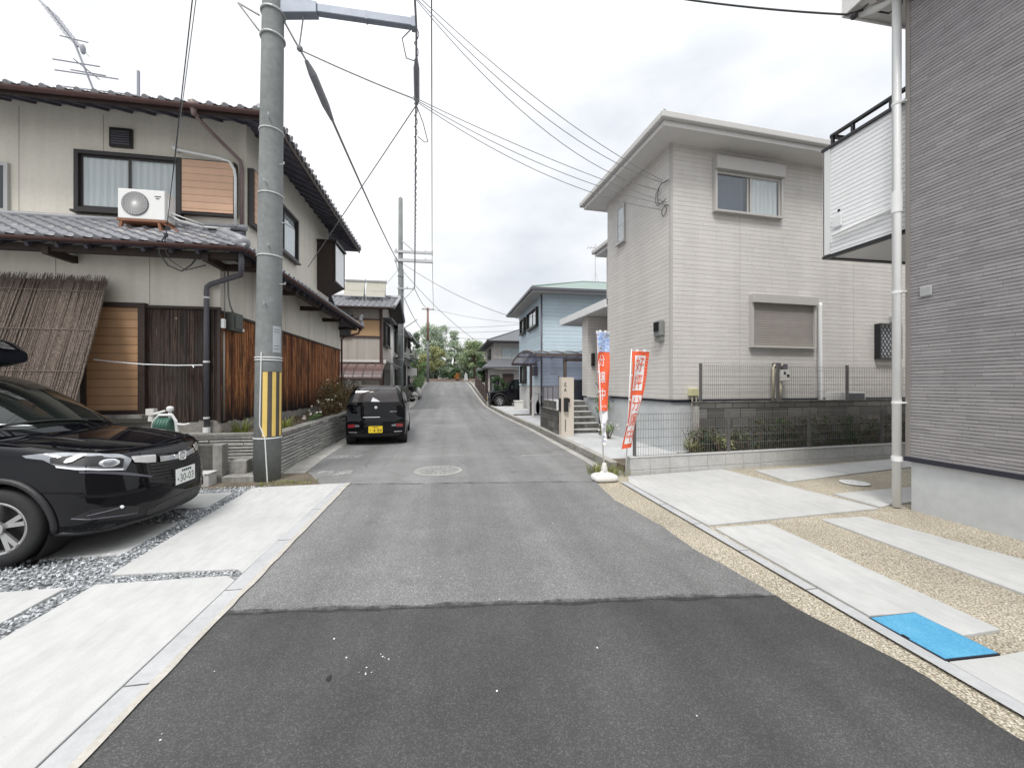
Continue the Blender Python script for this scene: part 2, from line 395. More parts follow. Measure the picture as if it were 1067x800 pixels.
MAT = {}
def mats():
    M = MAT
    M['asphalt_new'] = asphalt('asphalt_new', .058, .105, .34)
    M['asphalt_mid'] = asphalt('asphalt_mid', .145, .29, .15)
    M['asphalt_old'] = asphalt('asphalt_old', .18, .29, .14, True)
    M['asphalt_far'] = asphalt('asphalt_far', .155, .23, .12)
    km = NM('seam'); v = km.pos(); km.set((.036, .036, .038), .8)
    tr_ = km.n('ShaderNodeBsdfTransparent'); ms = km.n('ShaderNodeMixShader'); km.put(ms.inputs[0], km.ramp(km.noise(v, 14, 6, .7), [(.34, 0.), (.72, .95)]))
    km.l(tr_.outputs[0], ms.inputs[1]); km.l(km.b.outputs[0], ms.inputs[2]); km.l(ms.outputs[0], km.out.inputs['Surface']); M['seam'] = km.m
    sm = NM('slab'); v = sm.pos()
    c = sm.mix(sm.ramp(sm.noise(v, 1.1, 6, .62), [(.3, 0), (.7, 1)]), (.42, .425, .42), (.485, .487, .48))
    c = sm.mix(1., c, sm.ramp(sm.noise(sm.mp(v, (6, 1.2, 1), (0, 0, .5)), 2.2, 5, .6), [(.3, .92), (.6, 1.02)]), 'MULTIPLY')
    c = sm.mix(1., c, sm.ramp(sm.noise(v, 9, 4), [(.25, .93), (.55, 1.0), (.8, 1.03)]), 'MULTIPLY')
    c = sm.mix(sm.ramp(sm.noise(v, 46, 2), [(.735, 0), (.76, .35)]), c, (.16, .155, .145))
    c = sm.mix(sm.math('MULTIPLY', sm.ramp(sm.noise(v, .75, 4, .6), [(.56, 0), (.68, 1)]), .16), c, (.29, .28, .26))
    c = sm.mix(1., c, sm.ramp(sm.noise(v, 170, 2), [(.2, .93), (.8, 1.07)]), 'MULTIPLY')
    sm.bump(sm.noise(v, 150, 3), .18, .005); M['slab'] = sm.set(c, .85, spec=.3)
    M['edging'] = concrete('edging', (.37, .38, .39), (.455, .46, .465), 2.6, .6, .12)
    M['mortar_line'] = concrete('mortar_line', (.40, .38, .345), (.48, .46, .42), 6, .9, .2)
    M['pebbledash'] = aggregate('pebbledash', [(.39, .34, .25), (.58, .525, .42), (.49, .44, .345), (.72, .68, .59)], 85, .5)
    M['gravel_bed'] = aggregate('gravel_bed', [(.2, .21, .22), (.40, .42, .44), (.3, .31, .32), (.56, .58, .6)], 48, .35)
    M['stone'] = plain('stone', (.40, .42, .44), .8, var=.5, sc=9)
    M['soil'] = concrete('soil', (.10, .085, .065), (.20, .17, .13), 3, .95, .35, .5)
    M['ground'] = concrete('ground', (.20, .19, .17), (.30, .29, .26), .8, .95, .25, .4)
    M['conc_old'] = concrete('conc_old', (.26, .255, .24), (.42, .41, .385), 1.7, .9, .25, .3, True)
    M['stone_course'] = concrete('stone_course', (.33, .33, .315), (.52, .515, .49), 2.4, .9, .3, .3)
    M['conc_dark'] = concrete('conc_dark', (.09, .09, .085), (.19, .185, .17), 1.7, .9, .3, .3, True)
    M['conc_light'] = concrete('conc_light', (.40, .41, .42), (.52, .53, .53), 1.3, .85, .1, .15)
    M['conc_block'] = concrete('conc_block', (.43, .43, .42), (.55, .55, .54), 1.9, .9, .14, .25)
    M['gutter_conc'] = concrete('gutter_conc', (.30, .29, .27), (.44, .43, .40), 2.2, .9, .2, .25)
    M['foundation'] = concrete('foundation', (.46, .48, .49), (.57, .59, .60), 1.1, .85, .10, .15, False)
    M['dark_void'] = plain('dark_void', (.02, .02, .02), .9)
    M['stucco_cream'] = stucco('stucco_cream', (.67, .635, .56), (.74, .705, .63), .3, .07)
    M['wood_red'] = planks('wood_red', [(.03, .013, .009), (.10, .03, .012), (.33, .10, .03), (.09, .028, .013), (.50, .22, .08), (.13, .04, .018), (.62, .34, .16)], (.008, .007, .007), .085, 1, .0, 1.5)
    M['wood_black'] = planks('wood_black', [(.014, .009, .008), (.055, .034, .027), (.022, .014, .012), (.085, .06, .05), (.032, .02, .016), (.15, .125, .115)], (.04, .037, .035), .14, 0, -.2, .8)
    M['wood_trim'] = plain('wood_trim', (.035, .022, .018), .7, var=.4, sc=14)
    M['wood_brown'] = plain('wood_brown', (.07, .042, .038), .6, var=.3, sc=10)
    M['rafters'] = plain('rafters', (.085, .085, .11), .8, var=.3, sc=8)
    M['rust_gutter'] = plain('rust_gutter', (.075, .033, .028), .5, var=.35, sc=9)
    M['pipe_brown'] = plain('pipe_brown', (.20, .145, .14), .5, var=.2, sc=6)
    M['pipe_grey'] = plain('pipe_grey', (.10, .10, .12), .45, var=.15)
    M['amber'] = slats('amber', (.44, .265, .15), (.50, .305, .175), .155, .05, .35)
    M['amber_pale'] = slats('amber_pale', (.60, .385, .265), (.65, .42, .29), .145, .05, .5)
    tm = NM('roof_tile'); v = tm.co()
    c = tm.mix(tm.noise(v, 2.2, 5), (.16, .165, .185), (.36, .37, .40)); c = tm.mix(tm.ramp(tm.noise(v, 14, 4), [(.52, 0), (.72, .5)]), c, (.30, .29, .26))
    tm.bump(tm.noise(v, 40, 3), .2, .005); M['roof_tile'] = tm.set(c, .42, spec=.5)
    M['roof_dark'] = plain('roof_dark', (.10, .105, .115), .6, var=.3, sc=4)
    M['frame_dark'] = plain('frame_dark', (.022, .019, .018), .4, var=.2)
    M['frame_alu'] = plain('frame_alu', (.45, .45, .44), .35, .4)
    M['shutter_beige'] = slats('shutter_beige', (.30, .275, .255), (.325, .30, .28), .052, .14, .55)
    M['beige_metal'] = plain('beige_metal', (.46, .445, .425), .4, var=.06)
    M['beige_dark'] = plain('beige_dark', (.24, .222, .205), .4, var=.06)
    M['glass'] = glass('glass', (.86, .88, .88), .06)
    M['glass_dark'] = glass('glass_dark', (.16, .17, .18), .12)
    M['pane_dark'] = plain('pane_dark', (.02, .022, .025), .08, spec=.8, var=.05)
    cm = NM('curtain'); v = cm.co(); xx = cm.xyz(v); u = cm.math('ADD', xx[0], xx[1])
    wv = cm.n('ShaderNodeTexWave'); cm.l(cm.cxyz(u, cm.math('MULTIPLY', xx[2], .12), 0.), wv.inputs['Vector']); wv.inputs['Scale'].default_value = 2.6; wv.inputs['Distortion'].default_value = 1.6
    cm.bump(wv.outputs['Fac'], .6, .03); M['curtain'] = cm.set(cm.ramp(wv.outputs['Fac'], [(0, (.78, .785, .79)), (1, (.95, .95, .95))]), .9)
    M['room'] = plain('room', (.035, .035, .04), .9)
    M['siding_b'] = ribbed('siding_b', (.585, .563, .54), (.625, .603, .58), (.445, .428, .41), .098, .46, .16, .45, .010, .04, .05)
    M['siding_c'] = ribbed('siding_c', (.265, .255, .26), (.335, .322, .328), (.095, .09, .095), .040, .30, .30, .6, .007, .05, .06)
    M['siding_blue'] = siding('siding_blue', (.56, .675, .75), (.59, .705, .775), (.47, .575, .645), .17, 9., .07, .5, .012)
    M['siding_white'] = siding('siding_white', (.78, .79, .80), (.81, .82, .83), (.55, .56, .58), .062, 40., .12, .8, .012, stain=.03)
    M['soffit'] = plain('soffit', (.66, .65, .64), .7, var=.05)
    M['soffit_dark'] = plain('soffit_dark', (.44, .43, .42), .7, var=.06)
    M['fascia_grey'] = plain('fascia_grey', (.53, .52, .51), .5, var=.05)
    M['white_trim'] = plain('white_trim', (.70, .71, .71), .45, var=.04)
    M['white_pvc'] = plain('white_pvc', (.74, .75, .75), .35, var=.05)
    M['black_trim'] = plain('black_trim', (.015, .015, .018), .35)
    M['dark_navy'] = plain('dark_navy', (.018, .02, .032), .45)
    M['black_rubber'] = plain('black_rubber', (.018, .018, .018), .65, var=.3)
    M['tyre'] = plain('tyre', (.017, .017, .018), .75, var=.3, sc=20)
    M['black_plastic'] = plain('black_plastic', (.016, .016, .018), .5, var=.15)
    cp = NM('black_paint'); cp.set((.003, .0032, .005), .05, 0., .34)
    v = cp.co(); cp.put(cp.b.inputs['Roughness'], cp.math('MULTIPLY_ADD', cp.noise(v, 3, 3), .03, .025)); M['car_black'] = cp.m
    M['car_glass'] = plain('car_glass', (.010, .013, .012), .04, spec=.42, var=.1)
    M['rear_glass'] = plain('rear_glass', (.055, .048, .048), .06, spec=.6, var=.6, sc=3)  # lighter mottled base stands in for reflections and the view through
    M['chrome'] = plain('chrome', (.80, .81, .82), .22, .75, var=.05)
    M['alloy'] = plain('alloy', (.42, .42, .425), .3, .7, var=.05)
    M['lamp_clear'] = plain('lamp_clear', (.25, .265, .29), .12, .35, spec=.8, var=.35, sc=22, Coat_Weight=1.)
    M['lamp_red'] = plain('lamp_red', (.24, .012, .018), .15, spec=.8, Coat_Weight=1.)
    M['plate_white'] = plain('plate_white', (.80, .81, .80), .4, var=.03)
    M['plate_yellow'] = plain('plate_yellow', (.83, .60, .03), .4, var=.04)
    M['ink'] = plain('ink', (.012, .013, .014), .5)
    M['ink_green'] = plain('ink_green', (.02, .06, .035), .5)
    M['paper'] = plain('paper', (.82, .84, .86), .6, var=.03)
    M['pole_conc'] = concrete('pole_conc', (.185, .20, .20), (.265, .28, .28), 1.4, .85, .16, .2)
    M['pole_steel'] = plain('pole_steel', (.25, .28, .335), .45, .25, var=.15)
    M['steel_rust'] = plain('steel_rust', (.22, .13, .105), .75, var=.4, sc=9)
    M['galv'] = plain('galv', (.50, .51, .52), .4, .5, var=.1)
    M['fence_grey'] = plain('fence_grey', (.16, .155, .15), .5, .3, var=.2)
    M['wire_black'] = plain('wire_black', (.03, .03, .034), .6)
    M['wire_grey'] = plain('wire_grey', (.22, .225, .245), .6)
    M['wire_pale'] = plain('wire_pale', (.27, .28, .32), .6)
    M['guard_yellow'] = plain('guard_yellow', (.76, .55, .16), .45, var=.15)
    M['guard_black'] = plain('guard_black', (.085, .075, .065), .5, var=.3)
    M['flag_red'] = plain('flag_red', (.84, .13, .05), .75, var=.08)
    M['flag_white'] = plain('flag_white', (.82, .81, .82), .75, var=.04)
    fm = NM('flag_photo'); v = fm.co(); n = fm.noise(v, 9, 3)
    M['flag_photo'] = fm.set(fm.ramp(n, [(.32, (.75, .80, .88)), (.46, (.22, .36, .72)), (.55, (.62, .70, .86)), (.66, (.12, .13, .20)), (.75, (.5, .6, .8))]), .75)
    M['tank_white'] = plain('tank_white', (.66, .65, .62), .5, var=.08)
    M['blue_lid'] = concrete('blue_lid', (.07, .30, .50), (.115, .37, .57), 7, .55, .25, .25, fine=.12)
    M['iron'] = concrete('iron', (.22, .22, .215), (.33, .33, .32), 5, .7, .2, .3)
    M['cover_white'] = plain('cover_white', (.70, .71, .70), .5, var=.05)
    M['ac_white'] = plain('ac_white', (.72, .72, .71), .4, var=.04)
    M['wood_stand'] = plain('wood_stand', (.22, .095, .05), .7, var=.35, sc=14)
    rm = NM('reed'); v = rm.co(); x, y, z = rm.xyz(v); n = rm.noise(rm.mp(v, (30, 30, .8)), 2.2, 5, .7)
    M['reed'] = rm.set(rm.ramp(n, [(.3, (.05, .038, .031)), (.5, (.165, .13, .108)), (.72, (.35, .29, .245))]), .85)
    M['leaf_dark'] = leafmat('leaf_dark', [(.03, .06, .03), (.07, .125, .055), (.13, .20, .09)])
    M['leaf_mid'] = leafmat('leaf_mid', [(.06, .115, .05), (.15, .235, .10), (.28, .37, .19)])
    M['leaf_pale'] = leafmat('leaf_pale', [(.12, .17, .09), (.28, .36, .19), (.52, .55, .40)])
    M['leaf_haze'] = leafmat('leaf_haze', [(.25, .31, .23), (.39, .47, .35), (.55, .61, .49)])  # pale greens: distance haze mixed into the leaf colour
    M['leaf_weed'] = leafmat('leaf_weed', [(.012, .028, .012), (.03, .06, .022), (.07, .10, .035)])
    M['leaf_far'] = leafmat('leaf_far', [(.10, .145, .10), (.17, .225, .155), (.27, .33, .23)])  # background trees, lightened so the colour carries the haze
    M['leaf_yellow'] = leafmat('leaf_yellow', [(.17, .20, .09), (.34, .36, .17), (.50, .49, .27)])
    M['leaf_brown'] = leafmat('leaf_brown', [(.03, .022, .012), (.10, .065, .03), (.17, .14, .06), (.09, .12, .04)])
    M['leaf_orange'] = leafmat('leaf_orange', [(.20, .07, .02), (.5, .2, .06), (.6, .35, .15)])
    M['grass'] = leafmat('grass', [(.08, .10, .02), (.20, .23, .06), (.36, .36, .14)])
    M['petal'] = plain('petal', (.80, .76, .70), .6)
    M['bark'] = plain('bark', (.075, .055, .04), .9, var=.4, sc=12, bump=.6)
    M['twig'] = plain('twig', (.11, .07, .045), .9, var=.4, sc=12)
    M['poly_brown'] = plain('poly_brown', (.17, .105, .10), .22, var=.15)
    M['poly_purple'] = glass('poly_purple', (.29, .265, .34), .08, .2)
    M['carport_metal'] = plain('carport_metal', (.13, .105, .095), .45, .2)
    M['cream_pillar'] = stucco('cream_pillar', (.58, .52, .45), (.64, .58, .51), .3, .05)
    M['wall_beige'] = stucco('wall_beige', (.44, .405, .375), (.51, .475, .44), .2, .16)
    M['wall_white'] = stucco('wall_white', (.55, .55, .54), (.63, .63, .62), .2, .12)
    M['wall_pink'] = stucco('wall_pink', (.52, .48, .45), (.58, .54, .51), .2, .1)
    M['panel_tan'] = plain('panel_tan', (.52, .34, .19), .7, var=.08)
    M['solar_cream'] = slats('solar_cream', (.27, .26, .21), (.30, .29, .24), .5, .04, .6)
    M['tank_silver'] = plain('tank_silver', (.60, .61, .61), .35, .3)
    M['roof_green'] = slats('roof_green', (.19, .25, .22), (.23, .29, .26), .3, .07, .5, axis=2, rough=.6)
    M['roof_green2'] = plain('roof_green2', (.2, .26, .235), .6, var=.2)
    M['brown_bank'] = concrete('brown_bank', (.11, .085, .07), (.19, .15, .125), 2.5, .95, .3, .4)
    M['hose_green'] = plain('hose_green', (.05, .13, .10), .5, var=.2)
    M['yellow_box'] = plain('yellow_box', (.52, .50, .30), .5)
    M['cream_pipe'] = plain('cream_pipe', (.58, .52, .38), .45, var=.15)
    M['meter_grey'] = plain('meter_grey', (.20, .21, .20), .45, var=.15)
    M['meter_green'] = plain('meter_green', (.055, .06, .052), .45, var=.15)
    M['lichen'] = concrete('lichen', (.15, .145, .13), (.30, .29, .27), 5, .95, .4, .4)
mats()
# ================================================================== SETTING
def strip(mb, left, right, ys, dz, nx=1):
    """sheet following the street between two edge functions"""
    def fn(u, v):
        y = ys[0] + (ys[-1] - ys[0]) * v
        a, b = left(y), right(y); x = a + (b - a) * u
        return (x, y, g(y) + dz)
    return fn
def lerp_fn(tab):
    def f(y):
        if y <= tab[0][0]: return tab[0][1]
        for (a, p), (b, q) in zip(tab, tab[1:]):
            if y <= b: return p + (q - p) * (y - a) / (b - a)
        return tab[-1][1]
    return f
def slab_mb(poly, top, thick=.05, mb=None):
    mb = mb or MB()
    mb.prism([(x, y, g(y) + top - thick) for x, y in poly], (0, 0, thick)); return mb
def flat(poly, dz, mb=None):
    mb = mb or MB(); mb.poly([(x, y, g(y) + dz) for x, y in poly]); return mb

# ground as one sheet to the horizon
mb = MB()
ys = [-300, -100, -40, -10, 0, 10, 20, 23, 25, 27, 30, 34, 38, 41, 43, 46, 60, 100, 200, 400, 800]
xs = [-600, -200, -60, -20, 0, 20, 60, 200, 600]
mb.add([(x, y, g(y) - .03) for y in ys for x in xs],
       [(j * len(xs) + i, j * len(xs) + i + 1, (j + 1) * len(xs) + i + 1, (j + 1) * len(xs) + i) for j in range(len(ys) - 1) for i in range(len(xs) - 1)])
struct('ground', mb, MAT['ground'])

wob = random.Random(3)
def wobble(tab, amp, step=.12):
    """a cut edge that wanders a little"""
    f = lerp_fn(tab); y0, y1 = tab[0][0], tab[-1][0]
    n = int((y1 - y0) / step); out = []
    for i in range(n + 1):
        y = y0 + (y1 - y0) * i / n
        out.append((y, f(y) + wob.uniform(-amp, amp)))
    return lerp_fn(out)
roadL = lerp_fn([(-40, -1.52), (6.45, -1.49), (6.5, -2.4), (9, -2.52), (14, -2.5), (20, -2.2), (26, -2.0), (44, -2.0)])
roadR = wobble([(-40, 2.9), (-2, 2.72), (.5, 2.62), (1.34, 2.52), (1.8, 2.57), (2.27, 2.45), (3, 2.39), (3.46, 2.33), (4, 2.35), (5, 2.24), (5.9, 2.33), (6.3, 2.6), (7.4, 2.74), (13, 2.68), (18, 2.45), (28, 2.3), (44, 2.1)], .012)
def road_piece(name, y0, y1, mat, dz, l=roadL, r=roadR, nv=None):
    mb = MB(); nv = nv or max(4, int((y1 - y0) / .15)); mb.grid(strip(mb, l, r, (y0, y1), dz), 4, nv)
    return struct(name, mb, mat)
# asphalt laid at four times; the seams are not quite square to the street
mb = MB()
def seam1(x): return 2.99 - .105 * (x + 1.5) + .005 * math.sin(x * 5) + .003 * math.sin(x * 17 + 1)
def seam2(x): return 6.40 - .13 * (x + 1.5) * .9 + .012 * math.sin(x * 5)
def patch(name, ylo, yhi, mat, dz, nu=40, nv=24):
    mb = MB()
    def fn(u, v):
        # x between the edges at this y, y between two seam curves
        xg = -1.5 + 3.9 * u; y = ylo(xg) + (yhi(xg) - ylo(xg)) * v
        x = roadL(y) + (roadR(y) - roadL(y)) * u
        return (x, y, g(y) + dz)
    mb.grid(fn, nu, nv); return struct(name, mb, mat)
patch('road_near', lambda x: -40, seam1, MAT['asphalt_new'], .004, 20, 300)
patch('road_middle', seam1, seam2, MAT['asphalt_mid'], .002, 40, 40)
mb = MB()
def fn(u, v):
    xg = -1.5 + 3.9 * u; y0 = seam2(xg); y = y0 + (23 - y0) * v
    L = roadL(max(y, 6.46)) if u > 0 or y > 6.46 else roadL(y)
    x = roadL(y) + (roadR(y) - roadL(y)) * u
    return (x, y, g(y))
mb.grid(fn, 20, 120); struct('road', mb, MAT['asphalt_old'])
road_piece('road_hill', 23.02, 43.5, MAT['asphalt_far'], 0, nv=60)
mb = MB(); mb.grid(lambda u, v: (-40 + 80 * u, 43.5 + 4.0 * v, g(43.5 + 4.0 * v) + .001), 10, 4); struct('road_crossing', mb, MAT['asphalt_far'])
# tarred joints
def seam_strip(name, sf, w, dz):
    mb = MB()
    mb.grid(lambda u, v: (-1.48 + 3.82 * u, sf(-1.48 + 3.82 * u) + (v - .5) * w * (1 + .5 * math.sin(u * 43) * math.sin(u * 13)), g(3) * 0 + g(sf(0)) + dz + .008 * (sf(-1.48 + 3.82 * u) - sf(0))), 120, 1)
    o = struct(name, mb, MAT['seam']); return o
seam_strip('road_seam', seam1, .06, .009)
seam_strip('road_seam', seam2, .04, .009)

# faded paint, specks and a dark spot on the asphalt
faded = NM('faded_paint'); v = faded.pos()
fa = faded.ramp(faded.noise(v, 9, 5, .7), [(.44, 0), (.68, .55)])
tr = faded.n('ShaderNodeBsdfTransparent'); mx = faded.n('ShaderNodeMixShader'); faded.set((.62, .62, .60), .8)
faded.l(fa, mx.inputs[0]); faded.l(tr.outputs[0], mx.inputs[1]); faded.l(faded.b.outputs[0], mx.inputs[2]); faded.l(mx.outputs[0], faded.out.inputs['Surface'])
for i, (x0, x1, y0, y1) in enumerate([(-2.45, -1.78, 8.55, 8.95), (-2.2, -1.62, 7.05, 7.4), (-.5, .35, 19.25, 19.55), (1.15, 1.8, 16.55, 16.85), (-1.2, -.6, 21.6, 21.9), (-.4, .3, 23.5, 23.8), (1.6, 2.6, 8.2, 8.32), (-1.4, 1.6, 8.5, 8.56)]):
    mb = MB(); mb.grid(lambda u, v: (x0 + (x1 - x0) * u, y0 + (y1 - y0) * v, g(y0 + (y1 - y0) * v) + .005), 2, 2)
    struct('road_marking', mb, faded.m)
mb = MB(); r9 = random.Random(5)
for i in range(22):
    x, y = r9.uniform(-1.3, 2.2), r9.uniform(1.4, 6.0); s = r9.uniform(.002, .006)
    k = r9.randint(4, 6); mb.poly([(x + s * math.cos(2 * math.pi * j / k + i), y + 1.3 * s * math.sin(2 * math.pi * j / k + i), g(y) + .0085) for j in range(k)])
for (cx, cy, n) in [(-.34, 2.33, 6), (-.44, 2.25, 5), (-1.29, 1.99, 2), (2.0, 4.6, 4)]:
    for i in range(n):
        x, y, s = cx + r9.gauss(0, .03), cy + r9.gauss(0, .03), r9.uniform(.002, .0055)
        mb.poly([(x + s * math.cos(2 * math.pi * j / 5), y + s * math.sin(2 * math.pi * j / 5), g(y) + .009 + i * 1e-4) for j in range(5)])
o = struct('road_paint_specks', mb, MAT['paper']); o['kind'] = 'stuff'; tag(o, 'white flecks of old paint scattered over the dark asphalt', 'paint flecks')
mb = MB(); mb.poly([(-.62 + .012 * math.cos(a / 9 * 6.283) * (1 + .3 * (a % 2)), 2.24 + .018 * math.sin(a / 9 * 6.283) * (1 + .25 * (a % 3)), g(2.24) + .0095) for a in range(9)])
struct('road_stain', mb, MAT['ink'])

# ---- left forecourt
flat([(-30, -30), (-1.6, -30), (-1.6, 6.55), (-30, 6.55)], -.006).build('gravel', MAT['gravel_bed'])['kind'] = 'structure'
lead = [('left', p) for p in ()]
slabsL = [
    [(-2.70, -6), (-1.70, -6), (-1.66, 3.46), (-1.76, 3.55), (-2.70, 3.56)],
    [(-2.72, 3.72), (-1.74, 3.66), (-1.66, 3.58), (-1.62, 6.46), (-2.84, 6.40)],
    [(-12, -6), (-2.86, -6), (-2.88, 3.55), (-12, 3.5)],
    [(-12, 4.16), (-2.93, 4.14), (-2.96, 4.97), (-12, 5.0)],
    [(-12, 5.55), (-2.97, 5.50), (-2.99, 6.18), (-12, 6.22)],
]
for i, p in enumerate(slabsL):
    struct('concrete_slab', slab_mb(p, .012), MAT['slab'], bevel=.006)
mb = MB(); mb.grid(lambda u, v: (-1.655 + .12 * u, -10 + 16.46 * v, g(-10 + 16.46 * v) + .010), 1, 40); struct('edging_strip', mb, MAT['edging'])
eL = wobble([(-10, -1.535), (6.46, -1.535)], .0); eR = wobble([(-10, -1.495), (3, -1.49), (6.46, -1.47)], .006, .1)
mb = MB(); mb.grid(lambda u, v: ((eL if u < .5 else eR)(-10 + 16.46 * v), -10 + 16.46 * v, g(-10 + 16.46 * v) + .013), 1, 170); struct('mortar_strip', mb, MAT['mortar_line'])
mb = MB()
for y in (2.35, 3.3, 4.25, 5.2, 6.1): mb.box(-1.655, -1.535, y - .004, y + .004, g(y) + .009, g(y) + .0115)
struct('edging_joints', mb, MAT['conc_dark'])
# crushed stone lying in the bands between the slabs
mb = MB(); r5 = random.Random(21)
def stones(poly_fn, n, smin, smax):
    for i in range(n):
        x, y = poly_fn(r5.random(), r5.random()); s = r5.uniform(smin, smax)
        M = Matrix.Translation((x, y, g(y) + .002 + s * .25)) @ Matrix.Rotation(r5.uniform(0, 6.28), 4, Vector((r5.uniform(-1, 1), r5.uniform(-1, 1), r5.uniform(-1, 1))).normalized())
        vs = [Vector((r5.uniform(.5, 1) * a * s, r5.uniform(.4, 1) * b * s * .8, r5.uniform(.4, 1) * c * s * .6)) for a, b, c in ((1,0,0),(-1,0,0),(0,1,0),(0,-1,0),(0,0,1),(0,0,-1))]
        mb.m = r5.choice((0, 0, 1, 2))
        mb.add([M @ q for q in vs], [(0,2,4),(2,1,4),(1,3,4),(3,0,4),(2,0,5),(1,2,5),(3,1,5),(0,3,5)])
stones(lambda a, b: (-2.88 + .17 * a + .05 * 0, -1 + 4.6 * b), 700, .009, .022)
stones(lambda a, b: (-2.93 + .19 * a - .03 * b, 3.6 + 2.85 * b), 620, .009, .022)
stones(lambda a, b: (-2.7 + 1.0 * a, 3.555 + .03 * a * 0 + (.15 - .04 * a) * b), 300, .008, .018)
stones(lambda a, b: (-6.0 + 3.15 * a, 3.54 + .62 * b), 2300, .011, .026)
stones(lambda a, b: (-6.0 + 3.1 * a, 4.98 + .54 * b), 1500, .010, .024)
stones(lambda a, b: (-5.2 + 2.6 * a, 6.21 + .30 * b), 700, .010, .022)
pale = plain('stone_pale', (.60, .62, .64), .8, var=.2, sc=9); dk = plain('stone_dark', (.19, .20, .21), .8, var=.4, sc=9)
stones(lambda a, b: (-2.62 + .35 * a * a, -1 + 7 * b), 40, .005, .012)
stones(lambda a, b: (-5.5 + 2.5 * a, 4.2 + .3 * b * b), 30, .005, .012)
stones(lambda a, b: (-5.5 + 3.6 * a, 3.45 - .3 * b * b), 40, .005, .012)
o = mb.build('crushed_stone', [MAT['stone'], pale, dk]); tag(o, 'grey crushed stone filling the bands between the concrete slabs', 'crushed stone', kind='stuff')

# ---- right forecourt
flat([(1.9, -30), (30, -30), (30, 6.9), (9.4, 6.86), (3.0, 6.32), (2.2, 6.1)], -.012).build('pebble_paving', MAT['pebbledash'])['kind'] = 'structure'
slabsR = [
    [(2.86, 3.94), (5.36, 4.12), (4.92, 6.42), (3.0, 6.17), (2.83, 5.80)],
    [(2.84, 2.24), (3.18, 2.22), (3.20, 1.97), (3.52, 1.98), (3.57, 3.87), (2.88, 3.86)],
    [(2.80, -8), (3.45, -8), (3.42, 1.80), (3.15, 1.79), (2.82, 1.80)],
    [(4.36, -8), (5.02, -8), (5.10, 2.73), (4.86, 3.90), (4.28, 3.90)],
    [(5.36, 5.44), (6.85, 5.72), (6.62, 6.32), (5.46, 6.24)],
    [(6.89, 5.73), (10.2, 6.3), (9.9, 6.80), (6.66, 6.33)],
    [(5.44, 4.16), (5.66, 4.22), (7.6, 4.42), (7.6, 4.92), (5.42, 4.76)],
]
for p in slabsR: struct('concrete_slab', slab_mb(p, .010), MAT['slab'], bevel=.006)
mb = MB(); mb.grid(lambda u, v: (2.715 + .10 * u, -8 + 13.85 * v, g(-8 + 13.85 * v) + .007), 1, 30); struct('edging_strip', mb, MAT['edging'])
mb = MB()
for y in (2.6, 3.3, 4.0, 4.7): mb.box(2.715, 2.815, y - .004, y + .004, g(y) + .006, g(y) + .0085)
struct('edging_joints', mb, MAT['conc_dark'])
# blue lid set in the slab
t = thing('meter_cover', 'bright blue rectangular cover set into the concrete slab beside the road', 'cover', (2.98, 2.0, g(2)))
a, b, c_, d = (2.815, 1.815), (3.175, 1.80), (3.175, 2.205), (2.905, 2.225)
z = g(2)
MB().prism([(2.807, 1.805, z), (3.184, 1.792, z), (3.184, 2.219, z), (2.807, 2.219, z)], (0, 0, .013)).build('rim', MAT['dark_navy'], t)
MB().prism([(2.815, 1.812, z + .004), (3.176, 1.80, z + .004), (3.176, 2.212, z + .004), (2.815, 2.212, z + .004)], (0, 0, .013)).build('lid', MAT['blue_lid'], t, bevel=.003)
MB().prism([(2.812, 1.99, z + .012), (2.822, 1.99, z + .012), (2.822, 2.03, z + .012), (2.812, 2.03, z + .012)], (0, 0, .0065)).build('lifting_slot', MAT['ink'], t)
def round_cover(name, label, x, y, r, mat, rim, group=None):
    t = thing(name, label, 'cover', (x, y, g(y)), group=group)
    z = g(y)
    MB().lathe([(r, z), (r, z + .006), (r * .93, z + .009), (r * .93, z + .006)], (x, y, 0), n=40).build('rim', rim, t)
    mb = MB(); mb.lathe([(r * .925, z + .001), (r * .925, z + .008), (0, z + .0085)], (x, y, 0), n=40)
    for k in range(3):
        rr = r * (.28 + .22 * k)
        for i in range(10 + 6 * k):
            a = 2 * math.pi * (i + .5 * k) / (10 + 6 * k)
            M = Matrix.Translation((x + rr * math.cos(a), y + rr * math.sin(a), z + .0105)) @ Matrix.Rotation(a, 4, 'Z')
            mb.mbox((r * .15, r * .085, .005), M)
    mb.build('lid', mat, t); return t
round_cover('manhole_cover', 'round pale iron manhole cover in the middle of the street', -.14, 7.13, .42, MAT['iron'], MAT['gutter_conc'])
round_cover('drain_cover', 'small round white inspection cover in the pebble paving', 6.36, 5.24, .19, MAT['cover_white'], MAT['cover_white'])

# ---- gutters and kerbs along the street
def ribbon(name, mat, l, r, y0, y1, dz, thick=.0, step=.5):
    mb = MB(); n = int((y1 - y0) / step)
    if thick:
        def P(y, x, z): return (x, y, g(y) + z)
        vs = []; fs = []
        for i in range(n + 1):
            y = y0 + (y1 - y0) * i / n
            vs += [P(y, l(y), dz - thick), P(y, l(y), dz), P(y, r(y), dz), P(y, r(y), dz - thick)]
        for i in range(n):
            for j in range(3): a = i * 4 + j; fs.append((a, a + 4, a + 5, a + 1))
        fs += [(0, 1, 2, 3), (n * 4 + 3, n * 4 + 2, n * 4 + 1, n * 4)]
        mb.add(vs, fs)
    else: mb.grid(lambda u, v: ((l if u < .5 else r)(y0 + (y1 - y0) * v), y0 + (y1 - y0) * v, g(y0 + (y1 - y0) * v) + dz), 1, n)
    return struct(name, mb, mat)
off = lambda f, d: (lambda y: f(y) + d)
RE = lerp_fn([(6.3, 2.70), (7.4, 2.76), (13, 2.70), (18, 2.47), (28, 2.32), (44, 2.12)])
